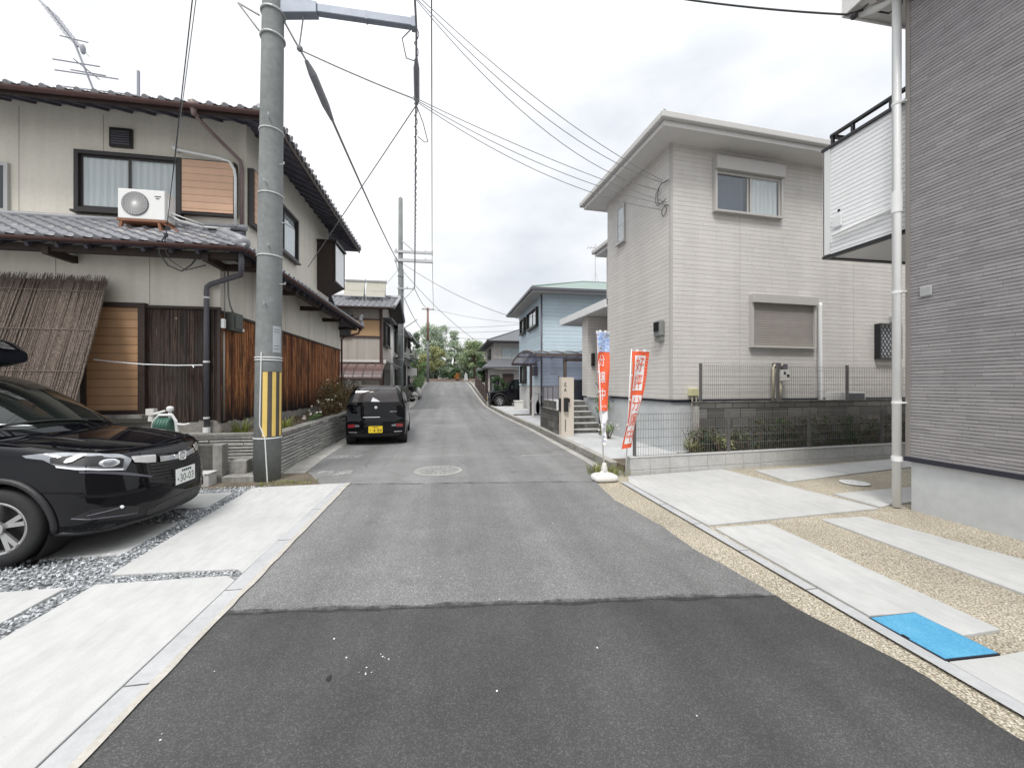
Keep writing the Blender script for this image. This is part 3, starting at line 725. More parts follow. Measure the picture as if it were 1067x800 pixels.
ribbon('gutter', MAT['gutter_conc'], off(RE, -.04), off(RE, .12), 6.5, 43, .006)
ribbon('gutter_channel', MAT['conc_dark'], off(RE, .12), off(RE, .27), 6.5, 43, -.022)
ribbon('kerb', MAT['gutter_conc'], off(RE, .27), off(RE, .42), 6.9, 43, .09, .16)
mb = MB(); mb.grid(lambda u, v: (RE(6.9 + 16.5 * v) + .42 + (9 - 3) * u, 6.9 + 16.5 * v, g(6.9 + 16.5 * v) + .07), 3, 40); struct('pavement', mb, MAT['conc_light'])
LE = lerp_fn([(6.45, -2.40), (9, -2.52), (14, -2.5), (20, -2.2), (26, -2.0), (44, -2.0)])
ribbon('gutter', MAT['gutter_conc'], off(LE, -.34), off(LE, .03), 7.3, 43, .006)
ribbon('kerb', MAT['gutter_conc'], off(LE, -.50), off(LE, -.34), 17.5, 43, .10, .16)
mb = MB(); mb.grid(lambda u, v: (-2.72 - 8 * u, 17 + 26 * v, g(17 + 26 * v) + .06), 3, 40); struct('pavement', mb, MAT['conc_old'])
flat([(-3.6, 6.46), (-1.9, 6.46), (-2.4, 7.4), (-2.6, 8.0), (-3.6, 8.0)], .003).build('soil', MAT['soil'])['kind'] = 'structure'

# ---- loose greenery
def blades(mb, x, y, z, n, h, spread, lean=.5, w=.008, rr=rnd):
    for i in range(n):
        a = rr.uniform(0, 6.28); r0 = rr.random() ** .7 * spread; hh = h * rr.uniform(.5, 1.1)
        bx, by = x + r0 * math.cos(a), y + r0 * math.sin(a)
        a2 = a + rr.uniform(-.8, .8); l = lean * hh * rr.uniform(.3, 1.2)
        p1 = Vector((bx, by, z)); p2 = Vector((bx + math.cos(a2) * l * .35, by + math.sin(a2) * l * .35, z + hh * .65)); p3 = Vector((bx + math.cos(a2) * l, by + math.sin(a2) * l, z + hh))
        s = Vector((-math.sin(a2), math.cos(a2), 0)) * w * rr.uniform(.6, 1.4)
        mb.add([p1 - s, p1 + s, p2 + s * .8, p2 - s * .8, p3], [(0, 1, 2, 3), (3, 2, 4)])
def leaves(mb, c, rad, n, size, rr=rnd, shell=.35, up=.3, nm=1):
    for i in range(n):
        d = Vector((rr.gauss(0, 1), rr.gauss(0, 1), rr.gauss(0, 1))).normalized()
        q = (rr.random() ** shell)
        p = Vector((c[0] + d.x * rad[0] * q, c[1] + d.y * rad[1] * q, c[2] + d.z * rad[2] * q))
        nrm = (d + Vector((rr.uniform(-1, 1), rr.uniform(-1, 1), rr.uniform(-1, 1) + up)) * .9).normalized()
        t = nrm.orthogonal().normalized(); t = Matrix.Rotation(rr.uniform(0, 6.28), 3, nrm) @ t; b = nrm.cross(t)
        s = size * rr.uniform(.55, 1.3)
        mb.m = rr.randrange(nm)
        mb.add([p - t * s, p + b * s * .55 + nrm * s * .1, p + t * s, p - b * s * .55 + nrm * s * .1], [(0, 1, 2, 3)])
mb = MB()
for i in range(75): 
    x, y = rnd.uniform(-2.85, -2.0), rnd.uniform(6.46, 6.75)
    blades(mb, x, y, g(y), 3, .045, .06, 1.2, .004)
o = mb.build('grass', MAT['grass']); tag(o, 'dry grass tufts at the foot of the utility pole', 'grass', kind='stuff')
mb = MB()
for i in range(46):
    x, y = rnd.uniform(2.40, 3.0), rnd.uniform(6.2, 6.75)
    blades(mb, x, y, g(y), 6, .17, .07, 1.1, .0045)
o = mb.build('weeds', MAT['grass']); tag(o, 'straggly yellow weeds behind the white flag base', 'weeds', kind='stuff')
mb = MB()
for i in range(26):
    y = rnd.uniform(7, 22); x = RE(y) + rnd.choice((.26, .43)); blades(mb, x, y, g(y) + .02, 4, .08, .04)
o = mb.build('gutter_weeds', MAT['grass']); tag(o, 'small weeds growing along the right gutter', 'weeds', kind='stuff')
# ================================================================== OLD HOUSE ON THE LEFT
class WF:
    """a wall plane: u along it, z up, d outwards"""
    def __init__(s, o, u, n): s.o, s.u, s.n = o, u, n
    def p(s, u, z, d=0): return Vector((s.o[0] + s.u[0] * u + s.n[0] * d, s.o[1] + s.u[1] * u + s.n[1] * d, z))
    def box(s, mb, u0, u1, z0, z1, d0, d1):
        vs = [s.p(u, z, d) for u in (u0, u1) for z in (z0, z1) for d in (d0, d1)]
        return mb.add(vs, [(0,1,3,2),(4,6,7,5),(0,4,5,1),(2,3,7,6),(0,2,6,4),(1,5,7,3)])
def B(): return MB()

def window(wf, t, u0, u1, z0, z1, frame='frame_dark', leaves_=2, curtain=True, fw=.045, dep=.07, d0=0., sill=True, pane='glass', back='room', name='window', label=None):
    mb = MB()
    wf.box(mb, u0, u0 + fw, z0, z1, d0, d0 + dep); wf.box(mb, u1 - fw, u1, z0, z1, d0, d0 + dep)
    wf.box(mb, u0 + fw, u1 - fw, z1 - fw, z1, d0, d0 + dep); wf.box(mb, u0 + fw, u1 - fw, z0, z0 + fw, d0, d0 + dep)
    f = mb.build(name, MAT[frame], t, fixn=True)
    if label: f['label'] = label
    a, b = u0 + fw, u1 - fw; w = (b - a) / leaves_
    mb = MB(); wf.box(mb, a, b, z0 + fw, z1 - fw, d0 + .002, d0 + .006); mb.build('backing', MAT[back], f, fixn=True)
    mb = MB()
    for i in range(leaves_):
        k = d0 + .034 + .014 * (i % 2); s = fw * .62; p, q = a + w * i - (s / 2 if i else 0), a + w * (i + 1) + (s / 2 if i < leaves_ - 1 else 0)
        wf.box(mb, p, p + s, z0 + fw, z1 - fw, k, k + .013); wf.box(mb, q - s, q, z0 + fw, z1 - fw, k, k + .013)
        wf.box(mb, p + s, q - s, z1 - fw - s, z1 - fw, k, k + .013); wf.box(mb, p + s, q - s, z0 + fw, z0 + fw + s, k, k + .013)
    mb.build('sash', MAT[frame], f, fixn=True)
    mb = MB()
    for i in range(leaves_):
        k = d0 + .040 + .014 * (i % 2); wf.box(mb, a + w * i + .01, a + w * (i + 1) - .01, z0 + fw + .01, z1 - fw - .01, k, k + .003)
    mb.build('pane', MAT[pane], f, fixn=True)
    if curtain:
        mb = MB(); mb.grid(lambda u, v: wf.p(a + .01 + (b - a - .02) * u, z0 + fw + .01 + (z1 - z0 - 2 * fw - .02) * v, d0 + .018 + .006 * math.sin(u * 60 * (u1 - u0) / 2 + math.sin(v * 3) * 1.5)), 60, 6)
        mb.build('curtain', MAT['curtain'], f, smooth=True)
    if sill:
        mb = MB(); wf.box(mb, u0 - .03, u1 + .03, z0 - .04, z0 - .002, d0, d0 + dep + .05); mb.build('sill', MAT[frame], f, fixn=True)
    return f

def tile_plane(mb, P, U, V, lu, lv, pitch=.27, row=.235, amp=.028, keep=None, per=6, ends=True):
    """pantiles: waves across the slope, a step at every course"""
    P, U, V = Vector(P), Vector(U).normalized(), Vector(V).normalized(); N = U.cross(V)
    if N.z < 0: N = -N
    nu = int(lu / pitch * per); rows = int(lv / row)
    pts = []; vv = []
    for r in range(rows):
        vv += [(r * row, 1.), ((r + .999) * row, 0.)]
    n1 = nu + 1
    vs = []
    for v, k in vv:
        for i in range(n1):
            u = lu * i / nu; ph = (u / pitch) % 1
            h = amp * (math.cos(2 * math.pi * ph) + .35 * math.cos(4 * math.pi * ph + .6)) + .030 * k
            vs.append(P + U * u + V * v + N * (h + .03))
    fs = []
    for j in range(len(vv) - 1):
        for i in range(nu):
            f = (j * n1 + i, j * n1 + i + 1, (j + 1) * n1 + i + 1, (j + 1) * n1 + i)
            if keep and not keep((vs[f[0]] + vs[f[2]]) / 2): continue
            fs.append(f)
    mb.add(vs, fs)
    if ends:
        k = 0
        while k * pitch < lu:
            c = P + U * (k * pitch) + N * .03 + V * -.005
            if not keep or keep(c + V * .02):
                mb.tube([c - V * .03, c + V * .10], [.062, .055], 10)
            k += 1

HA = thing('traditional_house', 'old two storey house with cream walls, reddish board cladding and grey tiled roofs', 'house', (-4.25, 8.3, .6))
XE = -4.25
wS = WF((XE, 9.3), (1, 0), (0, -1)); wE = WF((XE, 0), (0, 1), (1, 0)); wL = WF((XE, 8.3), (1, 0), (0, -1))
MB().box(-15, XE, 8.3, 16.8, .88, 4.42).build('lower_wall', MAT['stucco_cream'], HA)
MB().box(-14.99, XE - .001, 9.3, 15.3, 4.3, 7.25).build('upper_wall', MAT['stucco_cream'], HA)
MB().box(-15, XE + .02, 8.28, 16.82, .1, .878).build('foundation', concrete('foundation_old', (.22, .21, .195), (.36, .345, .32), 5, .95, .3, .5), HA)
# panel joints in the render
def joint(wf, u, z0, z1):
    mb = MB(); wf.box(mb, u - .003, u + .003, z0, z1, .0, .003); mb.build('panel_joint', MAT['pipe_brown'], HA, fixn=True)
for x in (-8.35, -6.9): joint(wS, x - XE, 4.9, 7.1)
for x in (-5.42,): joint(wL, x - XE, 3.08, 4.3)
for x in (-8.3, -6.9): joint(wL, x - XE, 1.0, 4.3)
for y in (9.6, 11.4, 13.2, 15.0): joint(wE, y, 3.05, 4.3)
# board cladding: each board with its own small step
def boards(wf, u0, u1, z0, z1, w, mat, name):
    mb = MB(); u = u0; r = random.Random(int(u0 * 10 + 99))
    while u < u1 - .01:
        e = min(u1, u + w); d = .020 + r.uniform(0, .012)
        wf.box(mb, u + .003, e - .003, z0 + r.uniform(-.02, .03), z1, .0, d); u = e
    return mb.build(name, mat, HA, fixn=True)
o = boards(wE, 8.30, 16.8, .86, 2.94, .115, MAT['wood_red'], 'board_cladding'); o['label'] = 'reddish brown boards turning black at the foot'
o = boards(wL, -1.20, .0, .90, 3.00, .14, MAT['wood_black'], 'board_cladding'); o['label'] = 'blackened grey boards beside the amber shutters'
mb = MB(); wL.box(mb, -2.3, .03, 3.0, 3.05, 0, .06); wE.box(mb, 8.29, 16.82, 2.94, 2.99, 0, .055); wL.box(mb, -.02, .03, .88, 3.0, .0, .05)
mb.build('cladding_trim', MAT['wood_trim'], HA, fixn=True)
# ground floor shutter window with amber laths
f = None
mb = MB()
for a, b in ((-2.20, -2.14), (-1.30, -1.19)): wL.box(mb, a, b, 1.05, 3.08, 0, .10)
wL.box(mb, -2.14, -1.30, 3.0, 3.08, 0, .10); wL.box(mb, -2.14, -1.30, 1.05, 1.12, 0, .10)
f = mb.build('window', MAT['wood_trim'], HA, fixn=True); f['label'] = 'tall ground floor window closed by amber shutters'
mb = MB(); wL.box(mb, -2.138, -1.302, 1.121, 2.999, .01, .05); mb.build('shutter_curtain', MAT['amber'], f, fixn=True)
mb = MB(); wL.box(mb, -2.6, -1.15, .98, 1.045, 0, .22); mb.build('sill', MAT['conc_old'], f, fixn=True)
mb = MB()
for a, b in ((-4.6, -4.5), (-2.9, -2.8), (-3.75, -3.65)): wL.box(mb, a, b, 1.05, 3.0, 0, .08)
wL.box(mb, -4.6, -2.8, 3.0, 3.08, 0, .08)
f = mb.build('window', MAT['wood_trim'], HA, fixn=True); mb = MB(); wL.box(mb, -4.5, -2.9, 1.05, 3.0, .01, .03); mb.build('pane', MAT['pane_dark'], f, fixn=True)
# upper windows
window(wS, HA, -3.10, -1.19, 5.08, 6.30, 'frame_dark', 2, True, .075, .10, label='upper window with white curtains behind the air conditioner')
mb = MB(); wS.box(mb, -1.17, -.16, 5.14, 6.28, 0, .12); o = mb.build('shutter_box', MAT['frame_dark'], HA, fixn=True)
mb = MB(); wS.box(mb, -1.15, -.19, 5.19, 6.255, .10, .14); mb.build('shutter_curtain', MAT['amber_pale'], o, fixn=True)
window(wS, HA, -5.6, -4.24, 4.97, 5.94, 'frame_alu', 2, False, .04, .06, pane='pane_dark')
mb = MB(); wS.box(mb, -2.52, -2.12, 6.44, 6.83, 0, .05); o = mb.build('vent', MAT['frame_dark'], HA, fixn=True)
mb = MB()
for i in range(6): wS.box(mb, -2.48, -2.16, 6.49 + .05 * i, 6.515 + .05 * i, .045, .062)
mb.build('louvre', MAT['pipe_grey'], o, fixn=True)
mb = MB(); wE.box(mb, 9.36, 10.22, 5.05, 6.28, 0, .12); o = mb.build('shutter_box', MAT['frame_dark'], HA, fixn=True)
mb = MB(); wE.box(mb, 9.40, 10.19, 5.10, 6.24, .10, .14); mb.build('shutter_curtain', MAT['amber_pale'], o, fixn=True)
window(wE, HA, 10.24, 12.1, 5.03, 6.25, 'frame_dark', 2, True, .07, .10, label='upper window on the street side of the old house')
# bay at the far corner
mb = MB(); mb.prism([(XE, 14.0, 4.75), (XE, 14.0, 6.35), (-3.72, 14.0, 6.35), (-3.72, 14.0, 5.05)], (0, 1.25, 0)); o = mb.build('bay', MAT['wood_trim'], HA, fixn=True)
mb = MB(); mb.box(-3.719, -3.69, 14.05, 15.2, 5.1, 6.3); mb.build('bay_panel', MAT['paper'], o)
mb = MB(); mb.box(-3.73, -3.67, 14.0, 14.06, 5.04, 6.36); mb.box(-3.73, -3.67, 15.19, 15.25, 5.04, 6.36); mb.box(-4.3, -3.62, 13.96, 15.29, 6.355, 6.42); mb.build('bay_frame', MAT['frame_dark'], o)

# lower (pent) roof
S_ = .533
def zl(x, y): return 4.0 + S_ * min(y - 7.65, -3.55 - x, 17.45 - y)
kS = lambda p: (p.y - 7.65) <= (-3.55 - p.x) + .02
kE = lambda p: (-3.55 - p.x) <= min(p.y - 7.65, 17.45 - p.y) + .02
sl = Vector((0, 1, S_)).normalized()
mb = MB()
tile_plane(mb, (-14.9, 7.62, 4.0), (1, 0, 0), (0, 1, S_), 11.4, 1.94, keep=kS)
tile_plane(mb, (-3.52, 7.6, 4.0), (0, 1, 0), (-1, 0, S_), 9.9, .90, keep=kE)
tile_plane(mb, (-3.5, 17.48, 4.0), (-1, 0, 0), (0, -1, S_), 8, 2.4, keep=lambda p: (17.45 - p.y) <= (-3.55 - p.x) + .02)
LR = mb.build('lower_roof', MAT['roof_tile'], HA, smooth=False, angle=40)
mb = MB()
# roof board and soffit under the tiles
def slope(mb, pts, th=.07): mb.prism(pts, (0, 0, -th))
slope(mb, [(-15, 7.66, 4.005), (-3.56, 7.66, 4.005), (-4.25, 8.35, 4.373), (-4.25, 9.3, 4.88), (-15, 9.3, 4.88)])
slope(mb, [(-3.56, 7.66, 4.003), (-3.56, 17.44, 4.003), (-4.25, 16.75, 4.37), (-4.25, 8.35, 4.37)])
slope(mb, [(-3.56, 17.44, 4.001), (-15, 17.44, 4.001), (-15, 15.3, 5.13), (-4.25, 15.3, 5.13), (-4.25, 16.75, 4.37)])
mb.build('soffit', MAT['rafters'], LR)
mb = MB()
x = -14.8
while x < -4.3: mb.bar((x, 7.70, 3.91), (x, 8.32, 4.24), .055, .07); x += .42
y = 8.4
while y < 17: mb.bar((-3.60, y, 3.91), (-4.27, y, 4.265), .055, .07); y += .42
mb.build('rafter', MAT['rafters'], LR)['kind'] = 'stuff'
for p, q in [((-15, 7.83, 3.89), (-3.7, 7.83, 3.89)), ((-3.73, 7.8, 3.89), (-3.73, 17.3, 3.89))] + [((x, 7.75, 3.83), (x, 8.3, 3.83)) for x in (-4.2, -6.6, -9.2)] + [((-3.62, y, 3.83), (-4.25, y, 3.83)) for y in (8.35, 10.4, 12.5, 14.6, 16.7)]:
    MB().bar(p, q, .09, .12).build('eave_beam', MAT['wood_trim'], LR)
mb = MB()
def gutter(mb, p, q, r=.055, n=9):
    p, q = Vector(p), Vector(q); t = (q - p).normalized(); s = t.cross(Vector((0, 0, 1))).normalized()
    vs = []
    for o in (p, q):
        for k, rr in ((0, r), (1, r * .82)):
            for i in range(n):
                a = math.pi * i / (n - 1); vs.append(o + s * math.cos(a) * rr - Vector((0, 0, 1)) * math.sin(a) * rr)
    fs = []
    for i in range(n - 1):
        fs += [(i, i + 1, 2 * n + i + 1, 2 * n + i), (n + i, 3 * n + i, 3 * n + i + 1, n + i + 1)]
    fs += [(0, 2 * n, 3 * n, n), (n - 1, 2 * n - 1, 4 * n - 1, 3 * n - 1)]
    fs += [(i, n + i, n + i + 1, i + 1) for i in range(n - 1)] + [(2 * n + i, 2 * n + i + 1, 3 * n + i + 1, 3 * n + i) for i in range(n - 1)]
    mb.add(vs, fs)
gutter(mb, (-15, 7.575, 3.99), (-3.48, 7.575, 3.99)); gutter(mb, (-3.475, 7.58, 3.985), (-3.475, 17.5, 3.985))
for i in range(24): mb.bar((-14.8 + .47 * i, 7.62, 3.93), (-14.8 + .47 * i, 7.70, 3.97), .02)
mb.build('gutter', MAT['rust_gutter'], LR, fixn=True)
mb = MB(); P = [Vector((-3.55 - k, 7.65 + k, 4.02 + S_ * k + .05)) for k in (-.02, .2, .45, .72)]
mb.tube(P, .085, 10); mb.tube([p + Vector((0, 0, .09)) for p in P], .065, 10); mb.sphere((-3.55, 7.65, 4.1), .12, 10, 8)
mb.tube([(-15, 9.24, 4.93), (-4.22, 9.24, 4.93)], .07, 8); mb.tube([(-4.2, 9.2, 4.43), (-4.2, 15.4, 4.43)], .06, 8)
mb.tube([(-3.55 - k, 17.45 - k, 4.05 + S_ * k) for k in (-.02, .3, .7)], .09, 10)
for k in range(5): mb.sphere((-3.5, 17.3 - .02 * k + .16 * math.sin(k * 2), 4.05 + .1 * k), .09 - .006 * k, 8, 6)
mb.build('ridge_tile', MAT['roof_tile'], LR, smooth=True)

# upper roof: hipped
S2 = .45; EX, EY0, EY1, EZ = -3.40, 8.45, 16.4, 6.93
mb = MB()
h1 = lambda p: (p.y - EY0) <= (EX - p.x) + .03
tile_plane(mb, (-15, EY0 - .03, EZ), (1, 0, 0), (0, 1, S2), 11.6, 4.4, keep=h1, per=5)
tile_plane(mb, (EX + .03, EY0, EZ), (0, 1, 0), (-1, 0, S2), 8.0, 4.4, keep=lambda p: (EX - p.x) <= min(p.y - EY0, EY1 - p.y) + .03, per=5)
tile_plane(mb, (EX, EY1 + .03, EZ), (-1, 0, 0), (0, -1, S2), 11.6, 4.4, keep=lambda p: (EY1 - p.y) <= (EX - p.x) + .03, per=4)
UR = mb.build('upper_roof', MAT['roof_tile'], HA, angle=40)
mb = MB(); zr = EZ + S2 * 3.97
slope(mb, [(-15, EY0, EZ), (EX, EY0, EZ), (EX - 3.97, 12.42, zr), (-15, 12.42, zr)], .09)
slope(mb, [(EX, EY0, EZ - .002), (EX, EY1, EZ - .002), (EX - 3.97, 12.42, zr - .002)], .09)
slope(mb, [(EX, EY1, EZ - .004), (-15, EY1, EZ - .004), (-15, 12.42, zr - .004), (EX - 3.97, 12.42, zr - .004)], .09)
mb.build('soffit', MAT['rafters'], UR)
mb = MB(); x = -14.8
while x < -4.3: mb.bar((x, EY0 + .03, EZ - .10), (x, 9.32, EZ + .29), .05, .07); x += .42
y = 8.9
while y < 16.2: mb.bar((EX - .03, y, EZ - .10), (-4.27, y, EZ + .29), .05, .07); y += .40
mb.build('rafter', MAT['rafters'], UR)['kind'] = 'stuff'
mb = MB(); mb.box(-15, EX + .005, EY0 - .02, EY0 + .015, EZ - .14, EZ + .015); mb.box(EX - .015, EX + .02, EY0 - .02, EY1 + .02, EZ - .14, EZ + .012); mb.build('fascia', MAT['wood_trim'], UR)
mb = MB(); gutter(mb, (-15, EY0 - .09, EZ - .045), (EX + .1, EY0 - .09, EZ - .045), .06); mb.build('gutter', MAT['rust_gutter'], UR, fixn=True)
mb = MB(); mb.tube([(EX, EY0, EZ + .08), (EX - 3.97, 12.42, zr + .1)], .1, 10); mb.tube([(EX, EY1, EZ + .08), (EX - 3.97, 12.42, zr + .1)], .1, 10); mb.tube([(EX - 3.9, 12.42, zr + .12), (-15, 12.42, zr + .12)], .14, 10)
mb.sphere((EX + .02, EY0 + .02, EZ + .12), .15, 10, 8); mb.tube([(EX + .05, EY0 + .0, EZ + .14), (EX - .4, EY0 + .4, EZ + .36)], .07, 8)
mb.build('ridge_tile', MAT['roof_tile'], UR, smooth=True)

# downpipes
mb = MB(); mb.tube([(-4.75, 8.42, 6.92), (-4.73, 8.48, 6.72), (-4.62, 8.9, 6.62), (-4.33, 9.22, 6.35), (-4.31, 9.24, 6.2), (-4.31, 9.24, 4.93)], .036, 10)
mb.lathe([(.095, .02), (.08, -.05), (.04, -.18), (.036, -.22)], (-4.75, 8.40, 6.94), n=12)
o = mb.build('downpipe', MAT['pipe_brown'], HA, smooth=True); o['label'] = 'brown downpipe from the upper gutter'
mb = MB(); mb.tube([(-3.6, 7.7, 3.92), (-3.62, 7.75, 3.66), (-3.72, 7.95, 3.60), (-4.35, 8.2, 3.47), (-4.42, 8.215, 3.42), (-4.43, 8.215, 3.34), (-4.43, 8.215, .78)], .045, 10)
o = mb.build('downpipe', MAT['pipe_grey'], HA, smooth=True); o['label'] = 'dark grey downpipe beside the black boards'
mb = MB()
for z in (3.2, 2.0, .95): mb.tube([(-4.43, 8.215, z), (-4.43, 8.215, z + .03)], .053, 10); 
mb.tube([(-4.43, 8.215, .62), (-4.43, 8.215, .79)], .06, 10); mb.build('pipe_bracket', MAT['white_pvc'], o)
mb = MB(); mb.tube([(-3.55, 17.3, 3.9), (-3.6, 17.2, 3.7), (-4.1, 16.86, 3.5), (-4.18, 16.86, 3.4), (-4.18, 16.86, .6)], .04, 8); mb.lathe([(.09, 0), (.07, -.08), (.04, -.14)], (-3.55, 17.3, 3.96), n=10)
o = mb.build('downpipe', MAT['rust_gutter'], HA, smooth=True); o['label'] = 'rusty downpipe at the far corner'
mb = MB(); mb.tube([(-5.52, 9.17, 6.47), (-5.45, 9.15, 6.43), (-4.68, 9.15, 6.33), (-4.50, 9.15, 6.28), (-4.41, 9.15, 6.12), (-4.39, 9.15, 5.95), (-4.39, 9.16, 4.93)], .028, 10); mb.tube([(-5.53, 9.28, 6.47), (-5.52, 9.12, 6.47)], .045, 10)
mb.build('refrigerant_pipe', MAT['white_pvc'], HA, smooth=True)

# television aerial leaning over the ridge
t = thing('television_aerial', 'bent rooftop television aerial with thin cross rods above the tiled roof', 'aerial', (-8.0, 10.5, 7.9))
MB().tube([(-7.82, 10.5, 7.8), (-8.0, 10.5, 8.37), (-8.38, 10.5, 9.42)], .022, 8).build('mast', MAT['wire_pale'], t)
mb = MB()
mb.tube([(-8.3, 10.5, 9.3), (-8.88, 10.5, 10.1)], .022, 6)
for k in range(11):
    f = k / 10; p = Vector((-8.3, 10.5, 9.3)).lerp(Vector((-8.88, 10.5, 10.1)), f); w = .035 + .02 * (1 - f)
    mb.tube([p - Vector((w * .75, .25, w * -.4)), p + Vector((w * .75, .25, w * -.4))], .006, 5)
mb.tube([(-8.65, 10.5, 9.5), (-8.1, 10.5, 9.42)], .014, 6); mb.sphere((-8.2, 10.5, 9.25), (.05, .05, .12))
mb.build('uhf_rods', MAT['wire_pale'], t)
mb = MB()
for (a, b, z, y) in ((-8.75, -7.5, 8.68, 10.5), (-8.62, -7.72, 8.78, 10.3), (-8.6, -7.9, 8.86, 10.7)): mb.tube([(a, y, z + .03), (b, y, z - .02)], .016, 6)
mb.tube([(-8.15, 10.2, 8.80), (-8.1, 10.8, 8.80)], .012, 6); mb.build('vhf_rods', MAT['wire_pale'], t)
mb = MB(); mb.tube([(-7.09, 10.5, 7.8), (-7.09, 10.5, 8.9)], .03, 8); mb.tube([(-8.7, 10.5, 8.36), (-7.1, 10.5, 8.33)], .014, 6)
single('roof_mast', mb, MAT['wire_pale'], 'short upright pole with a thin stay on the old house roof', 'pole')

# air conditioner on its wooden stand over the lower roof
AX0, AX1, AY0, AY1, AZ0, AZ1 = -6.08, -5.30, 8.50, 8.80, 4.72, 5.28
t = thing('air_conditioner', 'white outdoor air conditioner unit on wooden legs over the tiled lower roof', 'air conditioner', ((AX0 + AX1) / 2, 8.65, 4.5))
MB().box(AX0, AX1, AY0, AY1, AZ0, AZ1).build('casing', MAT['ac_white'], t, bevel=.012)
cx, cz = AX0 + .29, (AZ0 + AZ1) / 2
mb = MB(); mb.lathe([(.225, AY0 - .001), (.225, AY0 - .012), (.21, AY0 - .012), (.21, AY0 - .004), (0, AY0 - .004)], (cx, 0, cz), 'y', 32); mb.build('fan_opening', MAT['pipe_grey'], t, fixn=True)
mb = MB()
for k in range(7): 
    r = .035 + .028 * k; mb.tube([(cx + r * math.cos(a / 24 * 6.2832), AY0 - .018, cz + r * math.sin(a / 24 * 6.2832)) for a in range(25)], .0035, 5, False)
for k in range(22):
    a = k / 22 * 6.2832; mb.tube([(cx + .03 * math.cos(a), AY0 - .015, cz + .03 * math.sin(a)), (cx + .13 * math.cos(a + .22), AY0 - .015, cz + .13 * math.sin(a + .22)), (cx + .21 * math.cos(a + .5), AY0 - .013, cz + .21 * math.sin(a + .5))], .0055, 5)
mb.lathe([(.035, AY0 - .014), (.035, AY0 - .024), (0, AY0 - .026)], (cx, 0, cz), 'y', 16)
mb.build('grille', MAT['ac_white'], t)
mb = MB(); mb.box(AX1 - .17, AX1 - .06, AY0 - .003, AY0, AZ1 - .13, AZ1 - .11); mb.box(AX1 - .15, AX1 - .09, AY0 - .003, AY0, AZ1 - .17, AZ1 - .15); mb.build('badge', MAT['pipe_grey'], t)
mb = MB(); mb.box(AX1 + .001, AX1 + .03, AY0 + .06, AY1 - .04, AZ0 + .12, AZ0 + .42); mb.build('valve_cover', MAT['ac_white'], t, bevel=.01)
def zroof(y): return 4.0 + S_ * (y - 7.65)
mb = MB()
for x in (AX0 + .06, AX1 - .12):
    for y in (AY0 + .03, AY1 - .03):
        mb = MB(); dx = -.05 if x < -5.7 else .05
        mb.bar((x + dx * (1 if y < 8.6 else 0), y, zroof(y) + .02), (x, y, AZ0 + .0), .045); mb.build('leg', MAT['wood_stand'], t)
mb = MB(); mb.box(AX0 - .06, AX1 + .1, AY0 - .02, AY0 + .04, zroof(8.5) + .03, zroof(8.5) + .065); mb.box(AX0 - .02, AX1 + .02, AY0 + .0, AY1, AZ0 - .045, AZ0 - .004); mb.bar((AX1 - .1, AY0 + .03, AZ0 - .02), (AX1 + .22, AY0 + .03, zroof(8.53) + .06), .03)
mb.build('stand_rail', MAT['wood_stand'], t)
mb = MB(); mb.tube([(AX1 + .02, 8.66, 4.86), (AX1 + .14, 8.68, 4.80), (AX1 + .4, 8.9, 4.78), (-4.46, 9.1, 4.84)], .022, 8); mb.tube([(AX1 + .02, 8.62, 4.92), (AX1 + .2, 8.66, 4.86), (AX1 + .45, 8.9, 4.83)], .012, 6); mb.build('refrigerant_hose', MAT['white_pvc'], t, smooth=True)

# reed screen leaning against the wall
t = thing('reed_screen', 'large weathered reed screen leaning against the cream wall of the old house', 'reed screen', (-7.3, 7.5, .6))
mb = MB(); rr = random.Random(4)
def reed_pt(x, z, j=0): return Vector((x + (3.5 - z) * .10, 8.12 - (3.5 - z) * .42 + j, z))
mb.grid(lambda u, v: reed_pt(-9.6 + 3.62 * u, .75 + 2.68 * v, .03), 20, 4)
for i in range(900):
    x = -9.6 + 3.66 * rr.random(); j = rr.uniform(-.03, .02); top = 3.45 + rr.uniform(-.06, .10); lean = rr.uniform(-.03, .03)
    n = 3; pts = [reed_pt(x + lean * k / n + rr.uniform(-.006, .006), top - (top - .72 - rr.uniform(0, .05)) * k / n, j - (.035 * rr.random() if k == n else 0)) for k in range(n + 1)]
    mb.tube(pts, [rr.uniform(.003, .0055), .006, .006, .005], 4, False)
mb.build('reeds', MAT['reed'], t)
mb = MB()
for z in (3.2, 2.5, 1.8, 1.1): mb.tube([reed_pt(-9.6, z, -.035), reed_pt(-7.8, z + .02, -.037), reed_pt(-5.96, z, -.035)], .006, 5)
mb.build('binding_cord', MAT['reed'], t)
mb = MB(); pts = [(-6.13, 8.06, 2.03), (-5.9, 8.07, 2.0), (-5.4, 8.1, 1.955), (-4.9, 8.13, 1.94), (-4.47, 8.16, 1.95)]
mb.tube(pts, .010, 6)
for k in range(16): a = k / 15; p = Vector(pts[0]).lerp(Vector(pts[2]), a); mb.tube([p, p + Vector((.012, -.008, rnd.uniform(-.02, .02)))], .004, 4)
mb.tube([(-4.62, 8.14, 1.945), (-4.58, 8.1, 1.90)], .008, 5)
single('cord', mb, MAT['paper'], 'pale cord stretched from the reed screen to the dark downpipe', 'cord')

